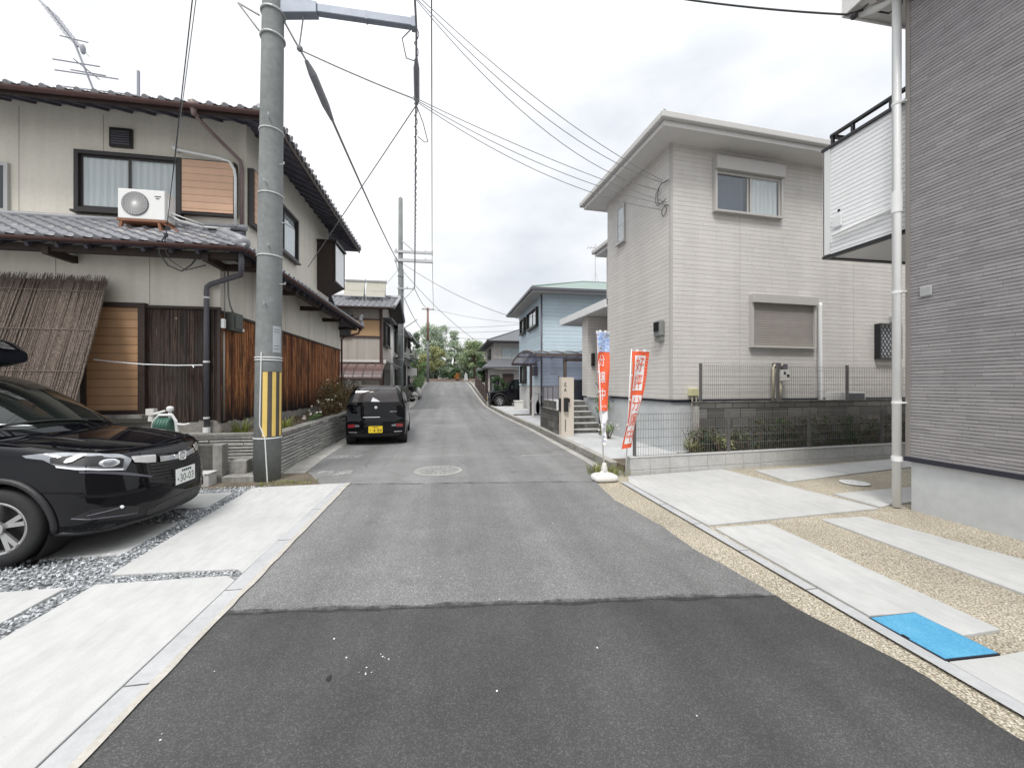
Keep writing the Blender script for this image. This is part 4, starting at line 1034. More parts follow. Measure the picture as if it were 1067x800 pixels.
# electricity meter and its cables on the corner
t = thing('electricity_meter', 'dark electricity meter box on the corner of the reddish board wall', 'meter', (-4.19, 8.62, 2.62))
MB().box(-4.218, -4.07, 8.42, 8.80, 2.63, 3.0).build('case', MAT['meter_green'], t, bevel=.02)
MB().box(-4.07, -4.055, 8.47, 8.75, 2.68, 2.95).build('cover', MAT['meter_green'], t, bevel=.012)
MB().box(-4.069, -4.05, 8.74, 8.79, 2.66, 2.71).build('seal', MAT['paper'], t)
mb = MB(); mb.tube([(-4.16, 8.4, 3.85), (-4.16, 8.42, 3.3), (-4.15, 8.47, 3.12), (-4.14, 8.55, 3.0)], .016, 7); mb.tube([(-4.2, 8.34, 2.6), (-4.2, 8.34, .9)], .018, 7); mb.tube([(-4.2, 8.37, 3.9), (-4.2, 8.37, 3.2), (-4.2, 8.36, 2.86)], .010, 6); mb.build('cable', MAT['meter_grey'], t, smooth=True)
MB().box(-4.225, -4.16, 8.27, 8.34, 2.66, 2.84).build('junction_box', MAT['white_pvc'], t, bevel=.008)

# service wires with their loops at the eave
def cat_pts(p, q, sag, n=18):
    p, q = Vector(p), Vector(q)
    return [p.lerp(q, i / n) - Vector((0, 0, sag * 4 * (i / n) * (1 - i / n))) for i in range(n + 1)]
def cable(label, p, q, sag, r, mat='wire_black', name='overhead_cable', n=18, twist=False, group='cables strung between poles and houses', extra=None):
    mb = MB(); pts = cat_pts(p, q, sag, n); mb.tube(pts, r, 6)
    if twist:
        L = (Vector(q) - Vector(p)).length; k = int(L / .35) * 6; h = []
        fine = cat_pts(p, q, sag, k)
        _, fr = frames(fine)
        for i, (pp, (t_, a, b)) in enumerate(zip(fine, fr)): th = i / 6 * 6.2832; h.append(pp + (a * math.cos(th) + b * math.sin(th)) * (r + .016))
        mb.tube(h, .009, 5)
    if extra: extra(mb)
    return single(name, mb, MAT[mat], label, 'cable', group)
A0 = Vector((-4.72, 7.60, 4.14))
def loops(mb):
    mb.tube([A0 + Vector(q) for q in ((0, 0, 0), (-.06, -.02, -.12), (-.10, -.01, -.32), (0, .05, -.50), (.18, .1, -.58), (.30, .15, -.45), (.36, .2, -.30), (.3, .4, -.2))], .012, 6)
    mb.tube([A0 + Vector(q) for q in ((0, 0, 0), (-.03, -.01, -.2), (.05, .03, -.42), (.24, .1, -.56), (.45, .3, -.4))], .010, 6)
    for z in (.0, .04): mb.lathe([(.0, -.03), (.03, -.03), (.03, .03), (0, .03)], tuple(A0 + Vector((.03 * (z > 0), 0, z * 3))), n=8)
cable('black service wire dropping to the eave above the black boards', (3.6, -4.6, 7.6), A0, .0, .0055, extra=loops)
cable('grey service wire running close beside the black one to the old house eave', (3.75, -4.6, 7.75), A0 + Vector((.05, 0, .55)), .0, .0045, 'wire_grey')
mb = MB(); 
for z in (.0, .55): mb.bar(A0 + Vector((0, .0, z - .05)), A0 + Vector((0, .12 + 1.5 * (z > .3), z - .08)), .025)

# stepped planter along the street
t = thing('planter_wall', 'low retaining wall of thin layered grey stone along the street', 'wall', (-2.9, 12, .05))
mb = MB(); rr = random.Random(9)
y0, y1 = 7.25, 17.2; zt = .70
k = 0; z = 0.0
while z < .68:
    h = rr.uniform(.05, .07); y = y0
    while y < y1:
        l = rr.uniform(.35, .9); e = min(y1, y + l); d = rr.uniform(-.012, .014)
        mb.box(-2.98, -2.80 + d, y + .004, e - .004, g(y) + z, g(y) + z + h - .02); y = e
    x = -2.99
    while x > -4.3:
        l = rr.uniform(.35, .9); e = max(-4.3, x - l); d = rr.uniform(-.012, .014)
        mb.box(e + .004, x - .004, 7.26 - d, 7.42, .05 + z, .05 + z + h - .02); x = e
    z += h
mb.build('stone_courses', MAT['stone_course'], t)
mb = MB(); mb.box(-3.0, -2.85, 7.31, 17.2, -.1, .71); mb.box(-4.3, -2.99, 7.31, 7.41, -.1, .71); mb.build('core', MAT['dark_void'], t)
mb = MB()
y = 7.25
while y < 17.2: mb.box(-3.02, -2.795, y, min(17.2, y + .6) - .006, .705 + .01 * g(y), .765 + .4 * (g(y) - .06)); y += .6
mb.box(-4.3, -3.03, 7.245, 7.44, .712, .768); mb.build('coping', MAT['lichen'], t, bevel=.006)
mb = MB(); mb.grid(lambda u, v: (-4.24 + 1.22 * u, 7.44 + 9.7 * v, .66 + .04 * math.sin(u * 9) * math.sin(v * 40)), 6, 40); struct('planter_soil', mb, MAT['soil'])
# ledge with hose reel, concrete post and step beside the car
mb = MB(); mb.box(-6.6, -4.32, 7.55, 8.27, -.05, .66); mb.box(-6.5, -4.36, 7.62, 8.2, .661, .70)
single('concrete_ledge', mb, MAT['conc_old'], 'grey concrete ledge at the foot of the black board wall', 'ledge', bevel=.01)
t = thing('concrete_block_wall', 'short stained concrete block wall beside the front of the black car', 'wall', (-3.8, 6.95, .04))
MB().box(-4.6, -3.62, 6.88, 7.02, -.05, .64).build('blocks', MAT['conc_dark'], t, bevel=.012)
MB().box(-3.618, -3.48, 6.86, 7.04, -.05, .645).build('post', MAT['conc_old'], t, bevel=.01)
mb = MB(); mb.prism([(-3.46, 6.80, .05), (-2.99, 6.78, .05), (-2.99, 7.24, .05), (-3.46, 7.24, .05)], (0, 0, .10)); mb.box(-3.47, -3.2, 7.02, 7.22, .15, .36)
single('concrete_step', mb, MAT['conc_old'], 'worn concrete step between the stained block wall and the utility pole', 'step', bevel=.01)
mb = MB(); mb.box(-3.80, -3.52, 6.58, 6.80, .05, .235); mb.box(-3.81, -3.51, 6.57, 6.81, .236, .262)
single('storage_box', mb, MAT['conc_block'], 'small pale lidded box standing before the stained block wall', 'box', bevel=.012)
t = thing('hose_reel', 'white garden hose reel with green hose on the concrete ledge', 'hose reel', (-4.75, 7.75, .70))
mb = MB()
for k in range(5): mb.lathe([(.10, -.02), (.13, -.025), (.14, 0), (.13, .025), (.10, .02)], (-4.90 + .045 * k, 7.72, .88), 'x', 16)
mb.build('hose', MAT['hose_green'], t, smooth=True)
mb = MB(); mb.tube([(-4.98, 7.72, .72), (-4.98, 7.72, .95), (-4.9, 7.72, 1.06), (-4.7, 7.72, 1.06), (-4.64, 7.72, .95), (-4.62, 7.72, .72)], .025, 8); mb.box(-5.0, -4.6, 7.60, 7.84, .702, .73); mb.tube([(-4.62, 7.72, .9), (-4.50, 7.70, .89), (-4.42, 7.70, .91)], .018, 8); mb.build('frame', MAT['white_pvc'], t, smooth=False)
mb = MB(); mb.tube([(-4.78, 7.80, .70), (-4.78, 7.80, 1.19)], .028, 8); mb.lathe([(.05, 0), (.055, .05), (.03, .08)], (-4.78, 7.8, 1.13), n=10); mb.tube([(-4.84, 7.78, 1.13), (-4.98, 7.72, 1.08)], .02, 7); mb.build('standpipe', MAT['white_pvc'], t)
mb = MB(); mb.box(-5.12, -5.0, 7.74, 7.84, 1.06, 1.17); mb.tube([(-5.06, 7.8, .7), (-5.06, 7.8, 1.06)], .014, 6); mb.lathe([(.0, 0), (.05, .0), (.045, .12), (.0, .13)], (-5.06, 7.79, .95), n=8); 
single('garden_lamp', mb, MAT['tank_white'], 'small square white garden lamp beside the hose reel', 'lamp')

# plants in the planter
def shrub(name, label, c, rad, n, size, mat, petals=0, stems=8, group=None, seed=1, h0=None):
    rr = random.Random(seed); t = thing(name, label, 'plant', (c[0], c[1], c[2] - rad[2]), group=group)
    mb = MB(); z0 = c[2] - rad[2] if h0 is None else h0
    for i in range(stems):
        a = rr.uniform(0, 6.28); q = rr.uniform(.3, .95)
        e = (c[0] + rad[0] * q * math.cos(a), c[1] + rad[1] * q * math.sin(a), c[2] + rad[2] * rr.uniform(0, .9))
        m_ = (c[0] + rad[0] * .4 * q * math.cos(a + .5), c[1] + rad[1] * .4 * q * math.sin(a + .5), (z0 + e[2]) / 2)
        mb.tube([(c[0] + rr.uniform(-.05, .05), c[1] + rr.uniform(-.05, .05), z0), m_, e], [.012, .008, .004], 5)
    mb.build('stem', MAT['twig'], t)
    mb = MB(); rr2 = rr
    for k in range(max(3, n // 60)):
        d = Vector((rr.gauss(0, 1), rr.gauss(0, 1), rr.gauss(0, 1))).normalized() * rr.random() ** .4
        leaves(mb, (c[0] + d.x * rad[0] * .8, c[1] + d.y * rad[1] * .8, c[2] + d.z * rad[2] * .8), tuple(q * .45 for q in rad), 60, size, rr, .5)
    mb.build('foliage', MAT[mat], t)
    if petals:
        mb = MB()
        for i in range(petals):
            d = Vector((rr.gauss(0, 1), rr.gauss(0, 1), abs(rr.gauss(0, .8)))).normalized()
            leaves(mb, (c[0] + d.x * rad[0], c[1] + d.y * rad[1], c[2] + d.z * rad[2]), (.03, .03, .02), 7, .022, rr)
        mb.build('blossom', MAT['petal'], t)
    return t
shrub('rose_bush', 'tall brown leaved rose bush against the reddish boards behind the small black car', (-3.45, 13.4, 1.22), (.5, 1.5, .62), 1500, .045, 'leaf_brown', 14, 16, seed=3)
shrub('rose_bush', 'low rose bush with white blossoms at the middle of the planter', (-3.25, 11.3, .92), (.4, .9, .28), 700, .035, 'leaf_brown', 16, 10, seed=4)
shrub('rose_bush', 'sprawling rose bush at the far end of the planter', (-3.4, 15.6, 1.1), (.5, 1.0, .5), 800, .045, 'leaf_brown', 6, 10, seed=5)
shrub('flowering_plant', 'small plant with pale blossoms hanging over the planter edge', (-3.05, 9.9, .82), (.2, .5, .12), 260, .025, 'leaf_mid', 9, 5, seed=6)
for (x, y, lab) in ((-3.62, 7.75, 'pale green strap leaved plant left of the utility pole'), (-3.1, 8.3, 'yellow green strap leaved plant just right of the utility pole')):
    mb = MB(); blades(mb, x, y, .68, 46, .30, .12, .8, .012); single('strap_leaf_plant', mb, MAT['grass'], lab, 'plant', 'strap leaved plants in the planter')
mb = MB()
for i in range(180): x, y = rnd.uniform(-4.1, -3.0), rnd.uniform(7.5, 17); leaves(mb, (x, y, .72), (.09, .09, .05), 9, .022)
o = mb.build('ground_cover', MAT['leaf_brown']); tag(o, 'low brownish ground cover over the planter soil', 'ground cover', kind='stuff')
# ================================================================== PALE HOUSE ON THE RIGHT
HB = thing('pale_house', 'pale grey two storey house with fine horizontal siding and wide soffits', 'house', (4.8, 7.85, 0), R(3.7), local=True)
def wb(x, y): # local to world
    c, s = math.cos(R(3.7)), math.sin(R(3.7)); return (4.8 + x * c - y * s, 7.85 + x * s + y * c)
bS = WF((0, 0), (1, 0), (0, -1)); bW = WF((0, 0), (0, 1), (-1, 0))
MB().box(0, 10, 0, 2.95, 1.26, 6.83).build('wall', MAT['siding_b'], HB)
MB().box(.14, 10, 4.65, 5.1, 1.2, 3.85).build('porch_wall', MAT['siding_b'], HB)
MB().box(.95, 10.2, 2.951, 4.9, 3.95, 6.1).build('rear_wall', MAT['siding_b'], HB)
MB().box(1.6, 9.99, 2.95, 4.65, 1.2, 3.9).build('entrance_wall', MAT['siding_b'], HB)
MB().box(.03, 9.98, .03, 2.93, -.1, 1.2).build('foundation', MAT['foundation'], HB)
MB().box(.17, 9.9, 2.94, 5.05, -.1, 1.15).build('foundation', MAT['foundation'], HB)
mb = MB(); mb.box(-.012, 10, -.012, 2.96, 1.2, 1.258); mb.build('flashing', MAT['dark_navy'], HB)
mb = MB()
for u in (1.78, 5.1): bS.box(mb, u, u + .006, 1.27, 6.82, 0, .004)
bS.box(mb, .0, .05, 1.27, 6.82, 0, .006); bW.box(mb, 0, .05, 1.27, 6.82, 0, .006)
mb.build('joint', MAT['soffit_dark'], HB, fixn=True)
def hip_roof(parent, x0, x1, y0, y1, z, slope, mat, name='roof', soff='soffit', fas='white_trim', fh=.22, gut=None, ridge=True):
    hw = (y1 - y0) / 2 if (y1 - y0) < (x1 - x0) else (x1 - x0) / 2; zr = z + fh + slope * hw
    mb = MB()
    if (y1 - y0) < (x1 - x0): a, b = (x0 + hw, (y0 + y1) / 2, zr), (x1 - hw, (y0 + y1) / 2, zr)
    else: a, b = ((x0 + x1) / 2, y0 + hw, zr), ((x0 + x1) / 2, y1 - hw, zr)
    zt = z + fh; c = [(x0, y0, zt), (x1, y0, zt), (x1, y1, zt), (x0, y1, zt)]
    mb.add(c + [a, b], [(0, 1, 5, 4), (2, 3, 4, 5), (1, 2, 5), (3, 0, 4)] if (y1 - y0) < (x1 - x0) else [(0, 1, 4), (1, 2, 5, 4), (2, 3, 5), (3, 0, 4, 5)])
    r = mb.build(name, mat, parent)
    mb = MB(); mb.box(x0 + .03, x1 - .03, y0 + .03, y1 - .03, z - .004, z + .03); mb.build('soffit', MAT[soff], r)
    mb = MB()
    mb.box(x0, x1, y0, y0 + .029, z - .03, zt); mb.box(x0, x1, y1 - .029, y1, z - .03, zt); mb.box(x0, x0 + .029, y0 + .03, y1 - .03, z - .03, zt); mb.box(x1 - .029, x1, y0 + .03, y1 - .03, z - .03, zt)
    mb.build('fascia', MAT[fas], r, bevel=.006)
    if gut:
        mb = MB(); d = .10
        mb.box(x0 - d, x1 + d, y0 - d, y0 - .003, zt - .15, zt - .01); mb.box(x0 - d, x0 - .003, y0 - .001, y1 + d, zt - .15, zt - .012); mb.box(x0 - d, x1 + d, y1 + .003, y1 + d, zt - .15, zt - .014)
        mb.build('gutter', MAT[gut], r, bevel=.02)
    if ridge:
        mb = MB()
        for p, q in zip(c, (a, b, b, a) if (y1 - y0) < (x1 - x0) else (a, a, b, b)): mb.tube([Vector(p) + Vector((0, 0, .02)), q], .05, 6)
        mb.tube([a, b], .055, 6); mb.build('ridge', mat, r)
    return r
rb = hip_roof(HB, -.52, 10.6, -.52, 3.45, 6.83, .34, MAT['roof_dark'], fas='soffit', gut='fascia_grey')
hip_roof(HB, .72, 10.7, 3.5, 5.3, 6.1, .34, MAT['roof_dark'], fas='soffit', gut='fascia_grey', ridge=False)
mb = MB(); mb.prism([(-.45, -.45, 7.06), (-.28, -.42, 7.06), (-.2, -.28, 7.22), (-.3, -.3, 7.25)], (0, .04, .06)); mb.build('ridge_end', MAT['soffit_dark'], rb)
# porch canopy
mb = MB(); mb.prism([(-.02, 2.97, 3.86), (-.02, 6.7, 3.86), (1.7, 6.7, 3.86), (1.7, 2.97, 3.86)], (0, 0, .05)); o = mb.build('porch_canopy', MAT['soffit'], HB)
mb = MB(); mb.add([(-.06, 2.96, 4.06), (-.06, 6.75, 4.06), (1.75, 6.75, 4.5), (1.75, 2.96, 4.5)], [(0, 1, 2, 3)]); mb.build('canopy_roof', MAT['roof_dark'], o)
mb = MB(); mb.box(-.08, -.022, 2.96, 6.75, 3.83, 4.06); mb.box(-.02, 1.7, 6.71, 6.76, 3.83, 4.06); mb.build('canopy_fascia', MAT['white_trim'], o)
MB().box(.1, 1.6, 2.96, 4.64, 1.16, 1.2).build('porch_floor', MAT['conc_light'], HB)
mb = MB(); mb.box(.26, .36, 4.56, 4.645, 2.2, 2.62); mb.build('porch_lamp', MAT['frame_dark'], HB)
mb = MB(); mb.box(1.56, 1.597, 3.2, 4.2, 1.2, 3.4); mb.build('door', MAT['wood_brown'], HB)
# windows
def shutter_window(u0, u1, z0, z1, hood, closed, label):
    mb = MB(); bS.box(mb, u0, u1, z1, z1 + hood, 0, .16); o = mb.build('window', MAT['beige_metal'], HB, bevel=.008, fixn=True); o['label'] = label
    mb = MB(); bS.box(mb, u0, u0 + .055, z0, z1 - .002, 0, .10); bS.box(mb, u1 - .055, u1, z0, z1 - .002, 0, .10); bS.box(mb, u0 + .056, u1 - .056, z0, z0 + .045, 0, .11)
    mb.build('guide_rail', MAT['beige_metal'], o, fixn=True)
    if closed:
        mb = MB(); bS.box(mb, u0 + .06, u1 - .06, z0 + .05, z1 - .003, .02, .055); mb.build('shutter_curtain', MAT['shutter_beige'], o, fixn=True)
    return o
o = shutter_window(2.02, 3.85, 2.43, 3.44, .20, True, 'ground floor window closed by a beige roller shutter')
for n_ in ('guide_rail',):
    pass
o = shutter_window(1.05, 2.90, 5.42, 6.34, .29, False, 'upper window with dark net and pale curtain')
u0, u1, z0, z1 = 1.11, 2.84, 5.465, 6.335
mb = MB(); bS.box(mb, u0, u1, z0, z1, .003, .008); mb.build('backing', MAT['room'], o, fixn=True)
mb = MB(); bS.box(mb, u0, u1, z1 - .06, z1 - .002, .012, .07); um = (u0 + u1) / 2
for a in (u0, um - .04, um + .02, u1 - .05): bS.box(mb, a, a + .045, z0, z1 - .061, .03 if a < um - .02 else .05, .045 if a < um - .02 else .065)
mb.build('sash', MAT['beige_metal'], o, fixn=True)
mb = MB(); bS.box(mb, u0 + .046, um - .04, z0 + .004, z1 - .06, .034, .038); bS.box(mb, um + .066, u1 - .05, z0 + .004, z1 - .06, .055, .059); mb.build('pane', MAT['glass'], o, fixn=True)
net = plain('net_blue', (.10, .125, .18), .9, var=.3, sc=8)
mb = MB(); mb.grid(lambda u, v: bS.p(u0 + .05 + .70 * u, z0 + .005 + (z1 - z0 - .07) * v, .018 + .006 * math.sin(u * 42)), 40, 2); mb.build('net_curtain', net, o, smooth=True)
mb = MB(); mb.grid(lambda u, v: bS.p(um + .05 + .75 * u, z0 + .005 + (z1 - z0 - .07) * v, .024 + .006 * math.sin(u * 34 + v)), 40, 2); mb.build('curtain', MAT['curtain'], o, smooth=True)
window(bW, HB, 1.92, 2.32, 5.40, 6.38, 'frame_alu', 1, True, .03, .05, label='narrow upper window on the street side of the pale house')
# barred small window
o = window(bS, HB, 5.80, 6.48, 2.25, 3.07, 'frame_alu', 1, True, .04, .06, sill=False, label='small window behind a black diagonal lattice')
mb = MB(); a0, a1, b0, b1 = 5.78, 6.50, 2.22, 3.10
for k in range(-8, 9):
    for sgn in (1, -1):
        c0 = k * .15
        pts = []
        for s_ in range(25):
            u = a0 + (a1 - a0) * s_ / 24; z_ = 2.66 + sgn * (u - 6.14) * 1.25 + c0
            if b0 <= z_ <= b1: pts.append((u, z_))
        if len(pts) > 1: mb.bar(bS.p(pts[0][0], pts[0][1], .115 + .01 * (sgn > 0)), bS.p(pts[-1][0], pts[-1][1], .115 + .01 * (sgn > 0)), .016, .010)
for q in ((a0, a0 + .035), (a1 - .035, a1)): bS.box(mb, q[0], q[1], b0, b1, .0, .14)
bS.box(mb, a0 + .036, a1 - .036, b0, b0 + .035, .09, .14); bS.box(mb, a0 + .036, a1 - .036, b1 - .035, b1, .09, .14)
mb.build('lattice', MAT['black_trim'], o)
mb = MB(); bS.box(mb, 6.28, 6.48, 3.14, 3.32, 0, .14); mb.build('vent_hood', MAT['galv'], HB, fixn=True, bevel=.02)
mb = MB(); mb.tube([bS.p(3.97, 3.50, .05), bS.p(3.97, 3.50, .09), bS.p(3.96, 3.44, .09), bS.p(3.96, 1.24, .09), bS.p(4.02, 1.20, .14), bS.p(4.06, 1.1, .2)], .045, 10); mb.build('pipe_cover', MAT['white_pvc'], HB, smooth=True)
# meters and boxes
t = thing('gas_meter', 'grey gas meter with cream pipes behind the upper mesh fence of the pale house', 'gas meter', wb(2.6, -.2) + (1.2,))
def W3(u, z, d): x, y = wb(u, -d); return Vector((x, y, z))
class WBF(WF):
    def p(s, u, z, d=0): return W3(u, z, d)
bX = WBF(None, None, None)
mb = MB(); bX.box(mb, 2.70, 2.92, 1.66, 1.92, .08, .24); mb.build('case', MAT['tank_white'], t, fixn=True, bevel=.02)
mb = MB(); bX.box(mb, 2.74, 2.80, 1.82, 1.88, .241, .247); bX.box(mb, 2.83, 2.89, 1.76, 1.82, .241, .247); mb.build('dial', MAT['ink'], t, fixn=True)
mb = MB(); mb.tube([W3(2.56, 1.2, .14), W3(2.56, 1.98, .14), W3(2.60, 2.03, .14), W3(2.82, 2.03, .15), W3(2.86, 1.98, .15), W3(2.86, 1.92, .15)], .028, 8); mb.tube([W3(2.74, 1.2, .16), W3(2.74, 1.68, .16)], .022, 8); mb.build('pipe', MAT['cream_pipe'], t, smooth=True)
mb = MB(); bX.box(mb, 2.60, 2.72, 1.95, 2.08, .06, .2); bX.box(mb, 2.80, 2.9, 1.93, 2.06, .08, .2); mb.build('valve', MAT['pipe_grey'], t, fixn=True, bevel=.01)
t = thing('air_conditioner', 'outdoor air conditioner unit half hidden behind the mesh fence of the pale house', 'air conditioner', wb(4.5, -.3) + (.9,))
mb = MB(); bX.box(mb, 4.08, 4.90, .86, 1.42, .12, .42); mb.build('casing', MAT['ac_white'], t, fixn=True, bevel=.012)
mb = MB()
bX.box(mb, 4.36, 4.86, .90, 1.38, .4205, .426); mb.build('grille', MAT['pipe_grey'], t, fixn=True)
mb = MB(); bX.box(mb, 4.14, 4.18, .7, .858, .14, .42); bX.box(mb, 4.8, 4.84, .7, .858, .14, .42); mb.build('foot', MAT['black_plastic'], t, fixn=True)
t = thing('junction_box', 'small yellowish junction box with two thin pipes on the grey foundation', 'box', wb(.53, 0) + (.4,))
mb = MB(); bX.box(mb, .42, .66, 1.34, 1.5, .0, .10); mb.build('case', MAT['yellow_box'], t, fixn=True, bevel=.008)
mb = MB(); mb.tube([W3(.49, 1.34, .06), W3(.49, .16, .06)], .014, 7); mb.tube([W3(.58, 1.34, .06), W3(.60, 1.2, .06), W3(.60, .16, .06)], .014, 7); mb.build('pipe', MAT['cream_pipe'], t)
t = thing('electricity_meter', 'grey electricity meter on the street side wall of the pale house', 'meter', wb(-.05, .35) + (2.6,))
class WBW(WF):
    def p(s, u, z, d=0): x, y = wb(-d, u); return Vector((x, y, z))
bY = WBW(None, None, None)
mb = MB(); bY.box(mb, .20, .46, 2.66, 3.02, .0, .13); mb.build('case', MAT['meter_grey'], t, fixn=True, bevel=.03)
mb = MB(); bY.box(mb, .24, .42, 2.78, 2.98, .131, .15); mb.build('window', MAT['pane_dark'], t, fixn=True)
mb = MB(); bY.box(mb, .22, .44, 2.56, 2.655, .0, .10); mb.build('terminal_cover', MAT['meter_grey'], t, fixn=True)
# concrete block retaining wall with mesh fence, kerb wall with mesh fence, weeds between
bm_ = siding('block_stained', (.075, .072, .066), (.165, .16, .15), (.04, .04, .038), .2, .40, .05, .6, .01, stain=.35)
t = thing('block_wall', 'dark stained concrete block wall below the upper mesh fence', 'wall', wb(.1, -.62) + (.1,), R(3.7), local=True)
MB().box(0, 9, -.06, .06, 0, 1.11).build('blocks', bm_, t)
mb = MB(); mb.box(-.02, .07, -.064, .064, .02, 1.05); mb.build('quoin', MAT['conc_old'], t)
MB().box(-.01, 9, -.068, .068, 1.113, 1.15).build('coping', MAT['conc_dark'], t, bevel=.005)
MB().box(-.32, -.03, -.2, .12, 0, .12).build('step', MAT['conc_old'], t, bevel=.008)
def mesh_fence(label, o, ang, L, z0, z1, posts, pitch=.05, rows=None, name='mesh_fence', topfold=True):
    t = thing(name, label, 'fence', o, ang, local=True)
    mb = MB()
    n = int(L / pitch)
    for i in range(n + 1):
        u = L * i / n; mb.tube([(u, 0, z0), (u, 0, z1 - .02), (u, -.018, z1 + .004)], .0030, 4, False)
    rows = rows or [z0 + .01, z0 + .16, z0 + .31, z0 + .46, z0 + .61, z1 - .02]
    for z in rows: mb.tube([(0, .006, z), (L, .006, z)], .0032, 4, False)
    mb.build('wire_panel', MAT['fence_grey'], t)
    for u in posts:
        mb = MB(); mb.box(u - .022, u + .022, .010, .054, z0 - .05, z1 + .03); mb.build('post', MAT['fence_grey'], t)
    return t
wbp = wb(.28, -.62)
mesh_fence('upper mesh fence standing on the dark stained block wall', (wbp[0], wbp[1], 1.25), R(3.7), 8.0, .03, .74, (.0, 1.92, 3.83, 5.75))
KA = 4.9; kc, ks = math.cos(R(KA)), math.sin(R(KA))
def kp(u, d=0): return (3.08 + u * kc + d * ks, 6.26 + u * ks - d * kc)
t = thing('kerb_wall', 'low kerb wall of pale concrete blocks below the lower mesh fence', 'wall', kp(0) + (.05,), R(KA), local=True)
mb = MB(); rr = random.Random(3); u = 0
while u < 8.0: mb.box(u + .004, u + .386, .0 + rr.uniform(0, .003), .12, .08, .285); u += .39
u = -.0
while u < 8.0: mb.box(u + .004, u + .386, -.006 + rr.uniform(0, .003), .125, -.06, .074); u += .39
mb.build('blocks', MAT['conc_block'], t, bevel=.006)
mb = MB(); mb.box(.01, 7.99, .010, .11, -.05, .284); mb.build('joints', MAT['conc_old'], t)
MB().box(-.005, 8.0, -.008, .128, .286, .305).build('coping', MAT['slab'], t, bevel=.004)
fp = kp(.14, -.06); mesh_fence('lower mesh fence standing on the pale kerb wall', (fp[0], fp[1], .355), R(KA), 7.6, .0, .74, (.0, 1.95, 3.86, 5.82))
mb = MB(); rr = random.Random(17)
for i in range(230):
    u = rr.uniform(1.7, 7.5); d = rr.uniform(.40, .85); x, y = kp(u, -d); hz = rr.random() * (.55 if u < 3 else .75) 
    leaves(mb, (x, y, .12 + hz), (.16, .1, .12), 28, .028, rr, .5, nm=3)
    if i % 3 == 0: mb.m = 3; mb.tube([(x, y, .1), (x + rr.uniform(-.1, .1), y, .12 + hz), (x + rr.uniform(-.25, .25), y + rr.uniform(-.1, .1), .3 + hz)], .005, 4)
o = mb.build('weeds', [MAT['leaf_weed'], MAT['leaf_dark'], MAT['leaf_brown'], MAT['twig']]); tag(o, 'tangled dark weeds between the kerb wall and the stained block wall', 'weeds', kind='stuff')
for (u, d, h, lab) in ((1.7, .6, .62, 'upright yellow green fern like shrub nearest the end of the block wall'), (2.35, .55, .6, 'broad yellow green fern like shrub before the dark block wall'), (5.8, .5, .8, 'dark green shrub pressed against the lower mesh fence')):
    x, y = kp(u, -d); shrub('shrub', lab, (x, y, .15 + h / 2), (.26, .15, h / 2), 380, .032, 'leaf_yellow' if u < 3 else 'leaf_dark', seed=int(u * 10))
# low bed under the weeds
mb = MB(); mb.prism([kp(.1, -.13) + (.0,), kp(8, -.13) + (.0,), kp(8, -1.0) + (.0,), kp(.1, -1.0) + (.0,)], (0, 0, .14)); struct('soil', mb, MAT['soil'])

# ================================================================== DARK HOUSE ON THE FAR RIGHT
HC = thing('grey_house', 'new house clad in dark mauve grey ribbed siding at the right of the forecourt', 'house', (5.72, 4.07, 0))
MB().box(5.72, 14, -8, 4.07, .69, 6.60).build('wall', MAT['siding_c'], HC)
MB().box(5.75, 13.97, -7.97, 4.04, -.2, .632).build('foundation', MAT['foundation'], HC)
MB().box(5.70, 14.02, -8.02, 4.09, .634, .688).build('flashing', MAT['dark_navy'], HC)
MB().box(5.712, 5.76, 4.03, 4.078, .69, 6.59).build('corner_trim', MAT['beige_dark'], HC)
hip_roof(HC, 5.30, 14.5, -8.5, 4.54, 6.60, .3, MAT['roof_dark'], fh=.26, fas='soffit', ridge=False)
mb = MB(); mb.tube([(5.665, 4.14, .035), (5.665, 4.14, 6.5), (5.6, 4.3, 6.54), (5.5, 4.45, 6.58)], .046, 14)
o = mb.build('downpipe', MAT['white_pvc'], HC, smooth=True)
mb = MB()
for z in (5.15, 2.75, 1.35): mb.tube([(5.665, 4.14, z), (5.665, 4.14, z + .03)], .052, 14); mb.box(5.66, 5.73, 4.06, 4.10, z + .005, z + .025)
for z in (3.78, .62): mb.tube([(5.665, 4.14, z), (5.665, 4.14, z + (.26 if z > 1 else .06))], .055, 14)
mb.build('pipe_collar', MAT['white_pvc'], o)
mb = MB(); mb.box(5.70, 5.72, 3.80, 3.92, 2.66, 2.78); mb.build('vent_cover', MAT['galv'], HC, bevel=.008)
# balcony
b = MB().box(5.74, 9.4, 4.075, 5.17, 3.56, 5.16).build('balcony', MAT['siding_white'], HC)
mb = MB(); mb.box(5.725, 5.739, 5.08, 5.185, 3.57, 5.155); mb.box(5.725, 9.4, 5.171, 5.19, 3.57, 5.155); mb.build('corner_trim', MAT['white_trim'], b)
mb = MB(); mb.box(5.71, 9.42, 4.076, 5.21, 5.161, 5.205); mb.build('coping', MAT['black_trim'], b, bevel=.004)
mb = MB(); mb.bar((5.80, 4.08, 5.375), (5.80, 5.12, 5.375), .06, .035); mb.bar((5.80, 5.12, 5.375), (9.3, 5.12, 5.375), .06, .035)
for y in (4.3, 4.8, 5.1): mb.box(5.78, 5.82, y - .018, y + .018, 5.206, 5.36)
mb.build('rail', MAT['black_trim'], b)
mb = MB(); mb.box(5.72, 5.79, 4.076, 5.20, 3.515, 3.558); mb.box(5.791, 9.4, 5.13, 5.20, 3.515, 3.558); mb.build('base_trim', MAT['black_trim'], b)
MB().box(5.792, 9.4, 4.076, 5.128, 3.535, 3.556).build('soffit', MAT['white_trim'], b)
